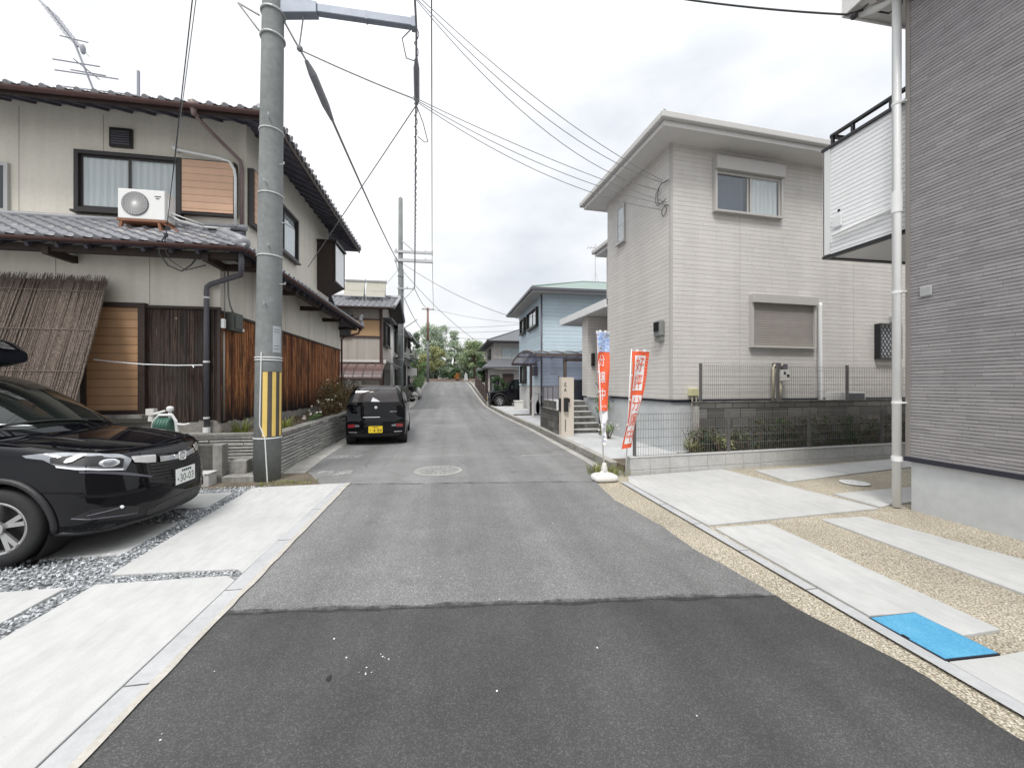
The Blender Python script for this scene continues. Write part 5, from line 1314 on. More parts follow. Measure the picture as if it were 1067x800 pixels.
mb = MB(); mb.tube([(5.70, 5.02, 3.82), (5.70, 4.22, 3.87), (5.68, 4.15, 3.88)], .022, 10); mb.build('drain_pipe', MAT['white_pvc'], b)
mb = MB(); mb.box(5.71, 5.738, 4.90, 5.03, 3.93, 4.10); mb.build('hatch', MAT['white_trim'], b, bevel=.006)
mb = MB(); mb.lathe([(0, 5.728), (.018, 5.728), (.018, 5.738)], (0, 4.95, 4.17), 'x', 10); mb.build('overflow_hole', MAT['ink'], b)

# ================================================================== PROMOTIONAL BANNERS
t = thing('flag_weight', 'white moulded water tank holding the upright of the folded banner', 'banner base', (2.52, 6.03, g(6)))
z = g(6)
mb = MB()
def tank(u, v):
    return None
pr = [(.235, 0), (.245, .03), (.235, .075), (.17, .105), (.07, .125), (.062, .15), (.0, .155)]
vs = []; n = 32
for r_, h in pr:
    for i in range(n):
        a = 2 * math.pi * i / n; k = 1 / max(abs(math.cos(a)), abs(math.sin(a))) ** .6; vs.append((2.52 + r_ * k * math.cos(a) * .86, 6.03 + r_ * k * math.sin(a) * .62, z + .004 + h * .95))
mb.add(vs, [(j * n + i, j * n + (i + 1) % n, (j + 1) * n + (i + 1) % n, (j + 1) * n + i) for j in range(len(pr) - 1) for i in range(n)] + [tuple(range(n - 1, -1, -1))])
mb.build('tank', MAT['tank_white'], t, smooth=True)
mb = MB(); mb.lathe([(.045, .13), (.05, .16), (.05, .20), (.035, .25), (.03, .27), (.022, .28)], (2.52, 6.03, z), n=16); mb.build('socket', MAT['tank_white'], t, smooth=True)
mb = MB(); mb.lathe([(.028, .09), (.03, .12), (.0, .125)], (2.40, 5.97, z), n=12); mb.build('cap', MAT['tank_white'], t)

def banner(label, base, rows, pole_top, text, sizes, kind):
    """rows: (z, left xy, right xy); the cloth follows them with a slight ripple"""
    t = thing('banner', label, 'banner', base)
    mb = MB(); mb.tube([Vector(base) + Vector((0, 0, .02)), Vector(base).lerp(Vector(pole_top), .5), pole_top], [.012, .012, .009], 10); mb.build('pole', MAT['white_pvc'], t, smooth=True)
    ztop, zbot = rows[0][0], rows[-1][0]
    def P(u, v, d=0.):
        z = ztop + (zbot - ztop) * v
        for (za, la, ra), (zb, lb, rb_) in zip(rows, rows[1:]):
            if z >= zb - 1e-6: break
        k = (z - za) / (zb - za); L = [la[i] + (lb[i] - la[i]) * k for i in (0, 1)]; Rr = [ra[i] + (rb_[i] - ra[i]) * k for i in (0, 1)]
        nx, ny = Rr[1] - L[1], -(Rr[0] - L[0]); q = math.hypot(nx, ny); nx, ny = nx / q, ny / q
        if ny > 0: nx, ny = -nx, -ny
        w = .012 * math.sin(u * 6 + v * 5) + .010 * math.sin(v * 11 + u * 3) + d
        return Vector((L[0] + (Rr[0] - L[0]) * u + nx * w, L[1] + (Rr[1] - L[1]) * u + ny * w, z + .01 * math.sin(u * 3)))
    mb = MB(); mb.grid(lambda u, v: P(u, v), 14, 60); cl = mb.build('cloth', MAT['flag_red'], t, smooth=True)
    def patch_(u0, u1, v0, v1, mat, name, d, nu=8, nv=20):
        mb = MB(); mb.grid(lambda u, v: P(u0 + (u1 - u0) * u, v0 + (v1 - v0) * v, d), nu, nv); return mb.build(name, mat, cl, smooth=True)
    def letter(ch, uc, vc, su, sv, mat, name, d):
        vs, fs = text_mesh(ch, 1.0, 0.)
        xs = [p.x for p in vs]; ys_ = [p.y for p in vs]; cx, cy = (min(xs) + max(xs)) / 2, (min(ys_) + max(ys_)) / 2; sx, sy = max(xs) - min(xs), max(ys_) - min(ys_)
        me_v = [P(uc + (p.x - cx) / sx * su, vc - (p.y - cy) / sy * sv, d) for p in vs]
        mb = MB(); mb.add(me_v, fs); return mb.build(name, mat, cl)
    kind(t, cl, patch_, letter, P)
    mb = MB(); mb.tube([P(-.02, 0) + Vector((0, 0, .012)), P(1.02, 0) + Vector((0, 0, .012))], .007, 8); mb.build('crossbar', MAT['white_pvc'], t)
    mb = MB()
    for v in (.0, .25, .5, .75): p = P(0, v); q = Vector(base).lerp(Vector(pole_top), (p.z - base[2]) / (pole_top[2] - base[2])); MB().bar(p + Vector((0, -.004, 0)), q, .012, .03).build('loop', MAT['flag_white'], t)
    for u in (.25, .7): p = P(u, 0); MB().box(p.x - .02, p.x + .02, p.y - .004, p.y + .004, p.z - .01, p.z + .03).build('loop', MAT['flag_white'], t)
    return t
def k1(t, cl, patch_, letter, P):
    patch_(.0, 1, .0, .25, MAT['flag_photo'], 'photo_panel', .004)
    for i, ch in enumerate('分譲中'): letter(ch, .38, .36 + .215 * i, .50, .15, MAT['flag_white'], 'lettering', .008)
    mb = MB()
    for i in range(5): p = P(.25 + .13 * i, .93, .006); q = P(.25 + .13 * i, .96, .006); mb.bar(p, q, .012, .003)
    mb.build('small_print', MAT['flag_white'], cl)
    # twisted foot of the cloth
    mb = MB(); b0 = P(.0, 1.); b1 = P(1., 1.)
    def low(u, v):
        a = b0.lerp(b1, u); c = Vector((2.515 + (u - .5) * .06, 6.02, .62)); q = a.lerp(c, v); w = 1 - .35 * math.sin(v * 3.14)
        return Vector((c.x + (q.x - c.x) * w, q.y + .02 * math.sin(v * 9 + u * 3), a.z + (c.z - a.z) * v))
    mb.grid(low, 8, 24); o = mb.build('cloth_foot', MAT['flag_white'], cl, smooth=True)
    mb = MB()
    for v in (.35, .5, .72, .85): p = low(.2, v); q = low(.8, v + .03); mb.bar(p + Vector((0, -.01, 0)), q + Vector((0, -.01, 0)), .03, .004)
    mb.build('print', plain('print_lilac', (.42, .46, .66), .8), o)
def k2(t, cl, patch_, letter, P):
    patch_(.13, .82, .045, .41, MAT['flag_white'], 'white_panel', .004); patch_(.16, .90, .46, .955, MAT['flag_white'], 'white_panel', .004)
    letter('好', .475, .135, .58, .155, MAT['flag_red'], 'lettering', .009); letter('評', .475, .318, .58, .155, MAT['flag_red'], 'lettering', .009)
    for i, ch in enumerate('分譲中'): letter(ch, .53, .548 + .160 * i, .60, .142, MAT['flag_red'], 'lettering', .009)
    mb = MB()
    for i in range(9): a = P(.87, .06 + .034 * i, .006); b_ = P(.94, .065 + .034 * i, .006); mb.bar(a, b_, .022, .002)
    mb.build('small_print', MAT['flag_white'], cl)
banner('orange red banner with a blue photo at its top hanging folded on its pole', (2.52, 6.03, g(6) + .1),
       [(2.43, (2.38, 6.02), (2.62, 6.06)), (2.13, (2.40, 6.02), (2.62, 6.06)), (1.75, (2.41, 6.03), (2.61, 6.05)), (1.45, (2.425, 6.03), (2.60, 6.04)), (1.16, (2.44, 6.02), (2.575, 6.03))],
       (2.40, 6.04, 2.46), '分譲中', None, k1)
banner('orange red banner with white panels of red lettering blown to the right', (2.99, 6.24, g(6.2)),
       [(2.15, (3.09, 6.22), (3.47, 6.32)), (1.76, (3.075, 6.2), (3.42, 6.33)), (1.40, (3.04, 6.16), (3.33, 6.33)), (.98, (2.97, 6.13), (3.22, 6.30)), (.52, (2.87, 6.10), (3.10, 6.26))],
       (3.085, 6.22, 2.19), '好評分譲中', None, k2)

# ================================================================== ENTRANCE OF THE PALE HOUSE
t = thing('gate_pillar', 'cream rendered gate pillar with a black letterbox beside the street', 'pillar', (3.32, 10.6, g(10.6)))
MB().box(3.14, 3.50, 10.5, 10.74, .08, 1.78).build('pillar', MAT['cream_pillar'], t, bevel=.008)
MB().box(3.12, 3.135, 10.52, 10.72, .84, 1.2).build('letterbox', MAT['black_plastic'], t)
mb = MB(); mb.box(3.20, 3.31, 10.40, 10.498, .84, 1.22); mb.box(3.31, 3.36, 10.42, 10.498, 1.1, 1.2); mb.build('letterbox', MAT['black_plastic'], t, bevel=.006)
mb = MB()
for (x0, z0, x1, z1) in ((3.22, 1.62, 3.28, 1.62), (3.25, 1.64, 3.24, 1.54), (3.21, 1.56, 3.29, 1.55), (3.25, 1.48, 3.21, 1.40), (3.23, 1.44, 3.29, 1.40), (3.25, 1.5, 3.26, 1.42)): mb.bar((x0, 10.496, z0), (x1, 10.496, z1), .018, .006)
mb.build('name_plate', MAT['ink'], t)
mb = MB(); mb.box(3.24, 3.265, 10.494, 10.499, .28, .62); mb.build('dark_strip', MAT['conc_dark'], t)  # narrow dark upright strip low on the pillar front
t = thing('entrance_wall', 'low dark block wall along the steps of the pale house', 'wall', (3.5, 11.8, .1))
MB().box(3.10, 3.24, 10.76, 12.8, .05, .82).build('blocks', bm_, t)
MB().box(3.241, 3.6, 12.66, 12.8, .05, .82).build('return', bm_, t)
mb = MB(); mb.box(3.09, 3.25, 10.76, 12.81, .821, .85); mb.build('coping', MAT['conc_dark'], t)
t = thing('entrance_steps', 'pale concrete steps climbing to the porch of the pale house', 'steps', (4.05, 11.6, .08))
for i in range(6):
    MB().box(3.56, 4.56, 11.05 + .30 * i, 11.05 + .30 * i + (.298 if i < 5 else 1.6), .05, .24 + .155 * i).build('step', MAT['conc_dark'], t)
    mb = MB(); mb.box(3.55, 4.57, 11.04 + .30 * i, 11.05 + .30 * i + (.28 if i < 5 else 1.6), .242 + .155 * i, .268 + .155 * i); mb.build('tread', MAT['slab'], t)
t = thing('handrail', 'steel handrail rising beside the entrance steps', 'handrail', (3.5, 11.5, .8))
mb = MB(); mb.tube([(3.62, 10.95, 1.08), (3.62, 12.5, 1.95), (3.62, 13.4, 1.97)], .02, 8); mb.build('rail', MAT['pipe_grey'], t)
for y in (11.2, 12.4): MB().tube([(3.62, y, .3 + .5 * (y - 11)), (3.62, y, 1.10 + .56 * (y - 10.95))], .016, 8).build('post', MAT['pipe_grey'], t)
t = thing('handrail', 'steel handrail with a white end panel on the low dark wall', 'handrail', (3.17, 11.8, .85))
mb = MB(); mb.tube([(3.17, 12.7, .86), (3.17, 12.7, 1.5), (3.17, 11.3, 1.52), (3.17, 10.95, 1.15), (3.17, 10.95, .86)], .02, 8); mb.build('rail', MAT['pipe_grey'], t)
for y in (12.1, 11.5): MB().tube([(3.17, y, .86), (3.17, y, 1.5)], .014, 8).build('post', MAT['pipe_grey'], t)
MB().box(3.13, 3.21, 10.93, 10.97, .5, 1.16).build('end_panel', MAT['paper'], t)
t = thing('handrail', 'short slanting steel handrail nearest the pale house wall', 'handrail', (4.3, 10.6, .3))
mb = MB(); mb.tube([(4.50, 11.4, 1.62), (4.28, 10.6, 1.5), (4.62, 10.4, 1.10)], .02, 8); mb.build('rail', MAT['pipe_grey'], t)
MB().tube([(4.3, 10.65, .1), (4.3, 10.65, 1.5)], .016, 8).build('post', MAT['pipe_grey'], t)
shrub('shrub', 'green shrub in the corner between the steps and the pale house', (4.35, 10.55, 1.0), (.22, .3, .35), 420, .035, 'leaf_mid', seed=41, h0=.1)
shrub('flowering_plant', 'small pale flowered plant at the foot of the steps', (4.25, 9.9, .38), (.28, .3, .28), 260, .03, 'leaf_pale', 10, seed=42)
# ================================================================== BLUE HOUSE AND ITS CARPORT
HD = thing('blue_house', 'pale blue sided house with a green hipped roof beyond the purple carport', 'house', (4.35, 17.6, .14))
dW = WF((4.35, 0), (0, 1), (-1, 0)); dS = WF((4.35, 17.6), (1, 0), (0, -1))
MB().box(4.35, 12, 17.6, 23.4, 1.55, 5.84).build('wall', MAT['siding_blue'], HD)
MB().box(4.37, 11.98, 17.62, 23.38, -.2, 1.52).build('lower_wall', MAT['wall_white'], HD)
mb = MB(); mb.box(4.34, 12.01, 17.59, 23.41, 1.521, 1.549); mb.box(4.33, 4.349, 17.59, 23.41, 3.05, 3.2); mb.build('belt_course', MAT['siding_blue'], HD)
rd = hip_roof(HD, 3.75, 12.6, 16.95, 24.0, 5.72, .36, MAT['roof_green2'], soff='soffit_dark', fas='soffit', fh=.16, gut='pipe_grey')
for (a, b_, z0, z1, l) in ((18.35, 20.6, 4.42, 5.30, 'wider upper window of the blue house'), (21.3, 22.55, 4.44, 5.28, 'smaller upper window of the blue house'), (21.1, 22.5, 1.66, 2.64, 'ground floor window of the blue house')):
    window(dW, HD, a, b_, z0, z1, 'frame_dark', 2, True, .06, .14, label=l)
mb = MB(); mb.tube([(4.30, 17.55, 5.75), (4.30, 17.55, .2)], .04, 8); mb.build('downpipe', MAT['pipe_grey'], HD, smooth=True)
mb = MB(); dW.box(mb, 18.5, 19.3, 2.0, 2.47, 0, .2); mb.build('meter_box', MAT['pipe_grey'], HD, fixn=True, bevel=.02)
mb = MB(); dS.box(mb, 1.95, 2.7, .25, 2.3, 0, .05); mb.build('door', MAT['wood_brown'], HD, fixn=True)
t = thing('television_aerial', 'thin forked aerial mast on the green roof of the blue house', 'aerial', (8.05, 20.5, 6.9))
mb = MB(); mb.tube([(8.05, 20.5, 6.9), (8.05, 20.5, 9.25)], .02, 6); mb.tube([(7.8, 20.5, 7.0), (8.05, 20.5, 7.7), (8.3, 20.5, 7.0)], .012, 5); mb.build('mast', MAT['galv'], t)
mb = MB(); mb.tube([(7.6, 20.4, 9.0), (8.35, 20.7, 9.12)], .014, 5)
for k in range(5): p = Vector((7.6, 20.4, 9.0)).lerp(Vector((8.35, 20.7, 9.12)), k / 4); mb.tube([p - Vector((.05, .25, 0)), p + Vector((.05, .25, 0))], .01, 5)
mb.build('rods', MAT['galv'], t)
# carport: a shallow vault open to the street
t = thing('carport', 'carport with dark posts and an arched purple translucent roof in front of the blue house', 'carport', (4.8, 16, .14))
YA, YB, XA, XB = 13.5, 18.6, 3.1, 7.6
def arc(v): return (YA + (YB - YA) * v, 2.53 + .42 * math.sin(math.pi * (.06 + .9 * v)) ** .8 - .07 * v)
mb = MB(); mb.grid(lambda u, v: (XA + (XB - XA) * u, arc(v)[0], arc(v)[1]), 8, 20); mb.build('roof_panel', MAT['poly_purple'], t, smooth=True)
mb = MB()
for k in range(9):
    x = XA + (XB - XA) * k / 8; mb.tube([(x, arc(v / 14)[0], arc(v / 14)[1] + .012) for v in range(15)], .022 if 0 < k < 8 else .034, 6)
for v in (0, .25, .5, .75, 1): mb.bar((XA, arc(v)[0], arc(v)[1] - .01), (XB, arc(v)[0], arc(v)[1] - .01), .05, .09 if v in (0, 1) else .03)
mb.build('roof_frame', MAT['carport_metal'], t)
for x, y in ((3.85, 17.75), (4.2, 13.62), (7.3, 13.62), (7.3, 18.5)):
    MB().box(x - .055, x + .055, y - .055, y + .055, .1, (2.50 if y < 15 else 2.52)).build('post', MAT['carport_metal'], t, bevel=.008)
MB().bar((3.85, 17.75, 2.48), (3.85, 18.55, 2.50), .06, .1).build('beam', MAT['carport_metal'], t); MB().bar((4.2, 13.6, 2.46), (7.3, 13.6, 2.46), .07, .1).build('beam', MAT['carport_metal'], t)
t = thing('screen_fence', 'dark panelled screen fence behind the gate pillar', 'fence', (4.8, 13.2, .1))
MB().box(4.02, 5.05, 13.15, 13.2, .1, 1.75).build('panel', MAT['dark_navy'], t); MB().box(5.06, 5.75, 13.13, 13.18, .1, 2.25).build('panel', MAT['dark_navy'], t)
mb = MB()
for x in (4.02, 5.055, 5.75): mb.box(x - .03, x + .03, 13.125, 13.21, .1, 2.28 if x > 5 else 1.8)
mb.build('post', MAT['frame_dark'], t)
t = thing('garden_tap', 'slim white standpipe beside the carport post', 'tap', (3.62, 16.3, .2))
MB().box(3.58, 3.66, 16.26, 16.34, .15, 1.05).build('column', MAT['tank_white'], t); MB().tube([(3.58, 16.25, .9), (3.52, 16.2, .9), (3.5, 16.2, .85)], .02, 6).build('spout', MAT['galv'], t)
mb = MB(); mb.box(2.95, 4.6, 17.15, 17.3, .05, .26); single('wheel_stop_kerb', mb, MAT['conc_dark'], 'low dark kerb at the foot of the carport post', 'kerb', bevel=.01)
t = thing('bicycle', 'dark bicycle parked against the blue house under the carport', 'bicycle', (4.15, 17.0, .2))
def cycle(t, x, y, z):
    for dy in (-.5, .5):
        w = MB().lathe([(.30, -.02), (.33, 0), (.30, .02), (.28, 0), (.30, -.02)], (x, y + dy, z + .33), 'x', 20).build('wheel', MAT['tyre'], t)
        mb = MB()
        for k in range(10): a = k * .628; mb.tube([(x, y + dy, z + .33), (x, y + dy + .29 * math.cos(a), z + .33 + .29 * math.sin(a))], .003, 4)
        mb.build('spokes', MAT['galv'], w)
    mb = MB(); mb.tube([(x, y - .5, z + .33), (x, y - .1, z + .3), (x, y - .18, z + .78)], .016, 6); mb.tube([(x, y - .5, z + .33), (x, y - .18, z + .7), (x, y + .38, z + .7)], .014, 6); mb.tube([(x, y - .1, z + .3), (x, y + .38, z + .65), (x, y + .5, z + .33)], .016, 6); mb.tube([(x, y + .38, z + .65), (x, y + .33, z + .95)], .014, 6); mb.build('frame', MAT['car_black'], t)
    MB().tube([(x - .25, y + .25, z + .98), (x, y + .33, z + .96), (x + .25, y + .25, z + .98)], .013, 6).build('handlebar', MAT['galv'], t)
    MB().sphere((x, y - .2, z + .82), (.07, .13, .04)).build('saddle', MAT['black_rubber'], t)
cycle(t, 4.12, 17.0, .2)

# ================================================================== BEIGE HOUSE WITH TILED ROOF FURTHER UP THE STREET
zE = .34
HE = thing('beige_house', 'pinkish beige house with grey tiled roofs past the blue house', 'house', (3.3, 27.5, zE))
MB().box(3.3, 9, 27.6, 34, zE - .2, 4.55).build('wall', MAT['wall_pink'], HE)
re = hip_roof(HE, 2.75, 9.6, 27.0, 34.6, 4.5, .42, MAT['roof_dark'], soff='rafters', fas='frame_dark', fh=.1)
MB().box(2.75, 5.0, 26.3, 27.55, zE - .2, 2.6).build('annex_wall', MAT['wall_pink'], HE)
mb = MB(); mb.prism([(2.45, 25.9, 2.62), (2.45, 28.2, 2.62), (3.25, 28.2, 3.25), (3.25, 27.1, 3.25), (5.2, 27.1, 3.25), (5.2, 25.9, 2.62)], (0, 0, .12)); o = mb.build('annex_roof', MAT['roof_dark'], HE)
mb = MB(); mb.prism([(2.5, 28.3, 2.55), (2.5, 33.5, 2.75), (3.28, 33.5, 3.3), (3.28, 28.3, 3.1)], (0, 0, .1)); mb.build('annex_roof', MAT['roof_dark'], HE)
eW = WF((3.3, 0), (0, 1), (-1, 0)); eS = WF((3.3, 27.6), (1, 0), (0, -1)); eA = WF((2.75, 26.3), (1, 0), (0, -1))
window(eW, HE, 29.3, 30.8, 3.55, 4.2, 'frame_dark', 2, True, .06, .1, label='street side upper window'); window(eS, HE, .55, 2.0, 3.4, 4.15, 'frame_alu', 2, True, .05, .08, label='upper window facing down the street')
window(eA, HE, .15, .75, 1.05, 2.2, 'frame_dark', 1, True, .06, .08, label='ground floor annex window')
mb = MB(); eA.box(mb, 1.0, 1.75, .3, 2.3, 0, .05); mb.build('door', MAT['wood_brown'], HE, fixn=True)
MB().box(2.7, 2.745, 26.25, 27.6, zE, 2.55).build('corner_post', MAT['wood_trim'], HE)
t = thing('block_wall', 'low pale block wall with a clipped shrub above it beyond the carport', 'wall', (2.9, 27, .3))
MB().box(2.66, 4.2, 25.15, 25.27, .0, 1.0).build('blocks', siding('block_pale', (.30, .29, .27), (.40, .385, .36), (.18, .17, .16), .2, .4, .06, .5, .01, stain=.25), t)
MB().box(2.66, 4.2, 25.13, 25.29, 1.001, 1.04).build('coping', MAT['conc_old'], t)
t = thing('slat_fence', 'brown slatted fence along the right kerb of the hill', 'fence', (2.6, 31, .8))
for k in range(7):
    y = 26.2 + k * 1.6
    MB().box(2.58, 2.66, y, y + .08, g(y), g(y) + 1.15).build('post', MAT['wood_brown'], t)
    if k < 6:
        mb = MB()
        for j in range(6): z = .15 + .16 * j; mb.add([(2.6, y + .08, g(y) + z), (2.6, y + 1.6, g(y + 1.6) + z), (2.6, y + 1.6, g(y + 1.6) + z + .12), (2.6, y + .08, g(y) + z + .12), (2.63, y + .08, g(y) + z), (2.63, y + 1.6, g(y + 1.6) + z), (2.63, y + 1.6, g(y + 1.6) + z + .12), (2.63, y + .08, g(y) + z + .12)], [(0,1,2,3),(4,7,6,5),(3,2,6,7),(0,4,5,1)])
        mb.build('slat_panel', MAT['wood_brown'], t)
t = thing('gate_post', 'short white gate post at the drive of the black off roader', 'post', (2.62, 24.9, .2))
MB().box(2.56, 2.70, 24.82, 24.96, .15, .95).build('shaft', MAT['tank_white'], t, bevel=.01); MB().box(2.54, 2.72, 24.80, 24.98, .951, 1.0).build('cap', MAT['conc_light'], t)
mb = MB(); mb.box(3.75, 4.2, 21.3, 21.8, .15, .62); mb.box(3.72, 4.23, 21.27, 21.83, .621, .68); single('storage_bin', mb, MAT['tank_white'], 'white lidded bin beside the black off roader', 'bin', bevel=.03)
# another roof further behind
HF = thing('grey_roof_house', 'distant house with a grey roof just visible above the beige house', 'house', (8, 40, 1.6))
MB().box(4.4, 10, 37, 43, 1.0, 5.4).build('wall', MAT['wall_white'], HF); hip_roof(HF, 3.8, 10.6, 36.4, 43.6, 5.3, .4, MAT['roof_tile'], soff='rafters', fas='frame_dark', fh=.1, ridge=False)
window(WF((4.4, 0), (0, 1), (-1, 0)), HF, 38.2, 39.8, 3.9, 4.9, 'frame_dark', 2, False, .06, .08)

# ================================================================== HOUSES ON THE LEFT UP THE STREET
HG = thing('solar_roof_house', 'narrow beige house with solar water heaters on its grey roof', 'house', (-3.2, 20, .1))
gS = WF((-3.15, 20), (1, 0), (0, -1)); gE = WF((-3.15, 0), (0, 1), (1, 0))
MB().box(-11, -3.15, 20, 23.4, .0, 5.4).build('wall', MAT['wall_beige'], HG)
mb = MB(); gS.box(mb, -1.35, -.06, 3.93, 4.70, .0, .03); mb.build('panel', MAT['panel_tan'], HG, fixn=True)
mb = MB(); gS.box(mb, -3.2, .02, 3.86, 3.925, 0, .06); gS.box(mb, -3.2, .02, 4.70, 4.76, 0, .05); gS.box(mb, -.055, .02, .2, 5.35, 0, .04); gS.box(mb, -3.2, -.06, 2.6, 2.66, 0, .03); mb.build('trim', MAT['wood_brown'], HG, fixn=True)
window(gS, HG, -2.35, -1.4, 3.95, 4.72, 'frame_dark', 2, False, .06, .08, pane='pane_dark', label='upper window beside the tan panel')
mb = MB(); gS.box(mb, -2.6, -1.25, 4.84, 4.90, 0, .45); mb.build('window_hood', MAT['roof_dark'], HG, fixn=True)
window(gE, HG, 20.7, 22.3, 3.55, 4.75, 'frame_dark', 2, False, .07, .14, pane='pane_dark', label='street side upper window')
mb = MB(); gE.box(mb, 20.5, 22.5, 4.86, 4.93, 0, .45); mb.build('window_hood', MAT['roof_dark'], HG, fixn=True)
mb = MB(); mb.prism([(-3.15, 20.0, 5.38), (-3.15, 23.4, 5.38), (-3.15, 21.7, 6.05)], (-7.8, 0, 0)); mb.build('gable', MAT['wall_beige'], HG)
mb = MB()
tile_plane(mb, (-11.2, 19.45, 5.22), (1, 0, 0), (0, 1, .40), 8.75, 2.46, per=4)
tile_plane(mb, (-2.45, 23.95, 5.22), (-1, 0, 0), (0, -1, .40), 8.75, 2.46, per=3)
rg = mb.build('roof', MAT['roof_tile'], HG, angle=40)
mb = MB(); slope(mb, [(-11.2, 19.5, 5.22), (-2.47, 19.5, 5.22), (-2.47, 21.7, 6.10), (-11.2, 21.7, 6.10)]); slope(mb, [(-11.2, 23.9, 5.218), (-2.47, 23.9, 5.218), (-2.47, 21.7, 6.098), (-11.2, 21.7, 6.098)]); mb.build('soffit', MAT['frame_dark'], rg)
mb = MB(); mb.tube([(-11.2, 21.7, 6.2), (-2.4, 21.7, 6.2)], .11, 8); mb.tube([(-2.44, 19.5, 5.32), (-2.44, 21.7, 6.2), (-2.44, 23.9, 5.32)], .07, 6); mb.build('ridge_tile', MAT['roof_tile'], rg)
mb = MB(); gutter(mb, (-11.2, 19.38, 5.2), (-2.45, 19.38, 5.2)); mb.tube([(-3.0, 19.4, 5.15), (-3.08, 19.9, 4.9), (-3.08, 19.92, .3)], .035, 7); mb.build('gutter', MAT['rust_gutter'], rg, fixn=True)
MB().box(-4.9, -3.4, 22.9, 23.6, .0, 2.7).build('porch', MAT['wall_beige'], HG)
mb = MB(); mb.prism([(-3.14, 20.4, 2.75), (-2.55, 20.4, 2.5), (-2.55, 24, 2.5), (-3.14, 24, 2.75)], (0, 0, .07)); mb.build('pent_roof', MAT['roof_dark'], HG)
mb = MB(); gE.box(mb, 20.6, 22.9, .3, 2.35, 0, .06); mb.build('door', MAT['frame_dark'], HG, fixn=True)
for i, x0 in enumerate((-5.05, -4.02)):
    t = thing('solar_water_heater', ('left cream solar water heater on the grey roof' if i == 0 else 'right cream solar water heater on the grey roof'), 'solar heater', (x0 + .45, 21, 5.8), group='solar water heaters on the grey roof')
    mb = MB(); mb.prism([(x0, 20.75, 6.02), (x0 + .94, 20.75, 6.02), (x0 + .94, 21.15, 6.82), (x0, 21.15, 6.82)], (0, .08, 0)); mb.build('panel', MAT['solar_cream'], t)
    mb = MB(); mb.tube([(x0 - .02, 21.22, 6.92), (x0 + .96, 21.22, 6.92)], .14, 12); mb.build('tank', MAT['tank_silver'], t, smooth=False)
    mb = MB()
    for x in (x0 + .04, x0 + .9): mb.tube([(x, 20.78, 5.8), (x, 20.78, 6.05)], .02, 5); mb.tube([(x, 21.25, 5.95), (x, 21.25, 6.8)], .02, 5)
    mb.bar((x0 - .02, 20.74, 6.0), (x0 + .96, 20.74, 6.0), .04); mb.build('stand', MAT['galv'], t)
# brown translucent awning
t = thing('terrace_awning', 'curved brown translucent terrace awning below the tan panel', 'awning', (-3.7, 18.8, .1))
def aw(v): a = v * 1.25; return (19.95 - 1.35 * math.sin(a) / .95, 2.56 - .75 * (1 - math.cos(a)) / .685)
mb = MB(); mb.grid(lambda u, v: (-5.4 + 2.5 * u, *aw(v)), 10, 12); mb.build('roof_panel', MAT['poly_brown'], t, smooth=True)
mb = MB()
for k in range(7): mb.tube([(-5.4 + 2.5 * k / 6, aw(v / 10)[0], aw(v / 10)[1] + .015) for v in range(11)], .022, 6)
mb.bar((-5.4, 19.96, 2.57), (-2.9, 19.96, 2.57), .06, .09); mb.bar((-5.4, *aw(1)), (-2.9, *aw(1)), .05, .08); mb.build('roof_frame', MAT['carport_metal'], t)
for x in (-5.35, -4.1, -2.95): MB().box(x - .03, x + .03, aw(1)[0], aw(1)[0] + .06, .1, aw(1)[1]).build('post', MAT['carport_metal'], t)
mb = MB(); mb.grid(lambda u, v: (-5.4 + 2.5 * u, 19.97, 2.62 + .16 * v), 2, 1); mb.build('flashing', MAT['tank_white'], t)
t = thing('washing_machine', 'white cabinet standing under the brown awning', 'cabinet', (-4.3, 19.4, .1))
MB().box(-4.6, -4.0, 19.2, 19.75, .9, 1.75).build('body', MAT['tank_white'], t, bevel=.02); MB().box(-4.62, -3.98, 19.18, 19.77, .1, .88).build('plinth', MAT['conc_old'], t)

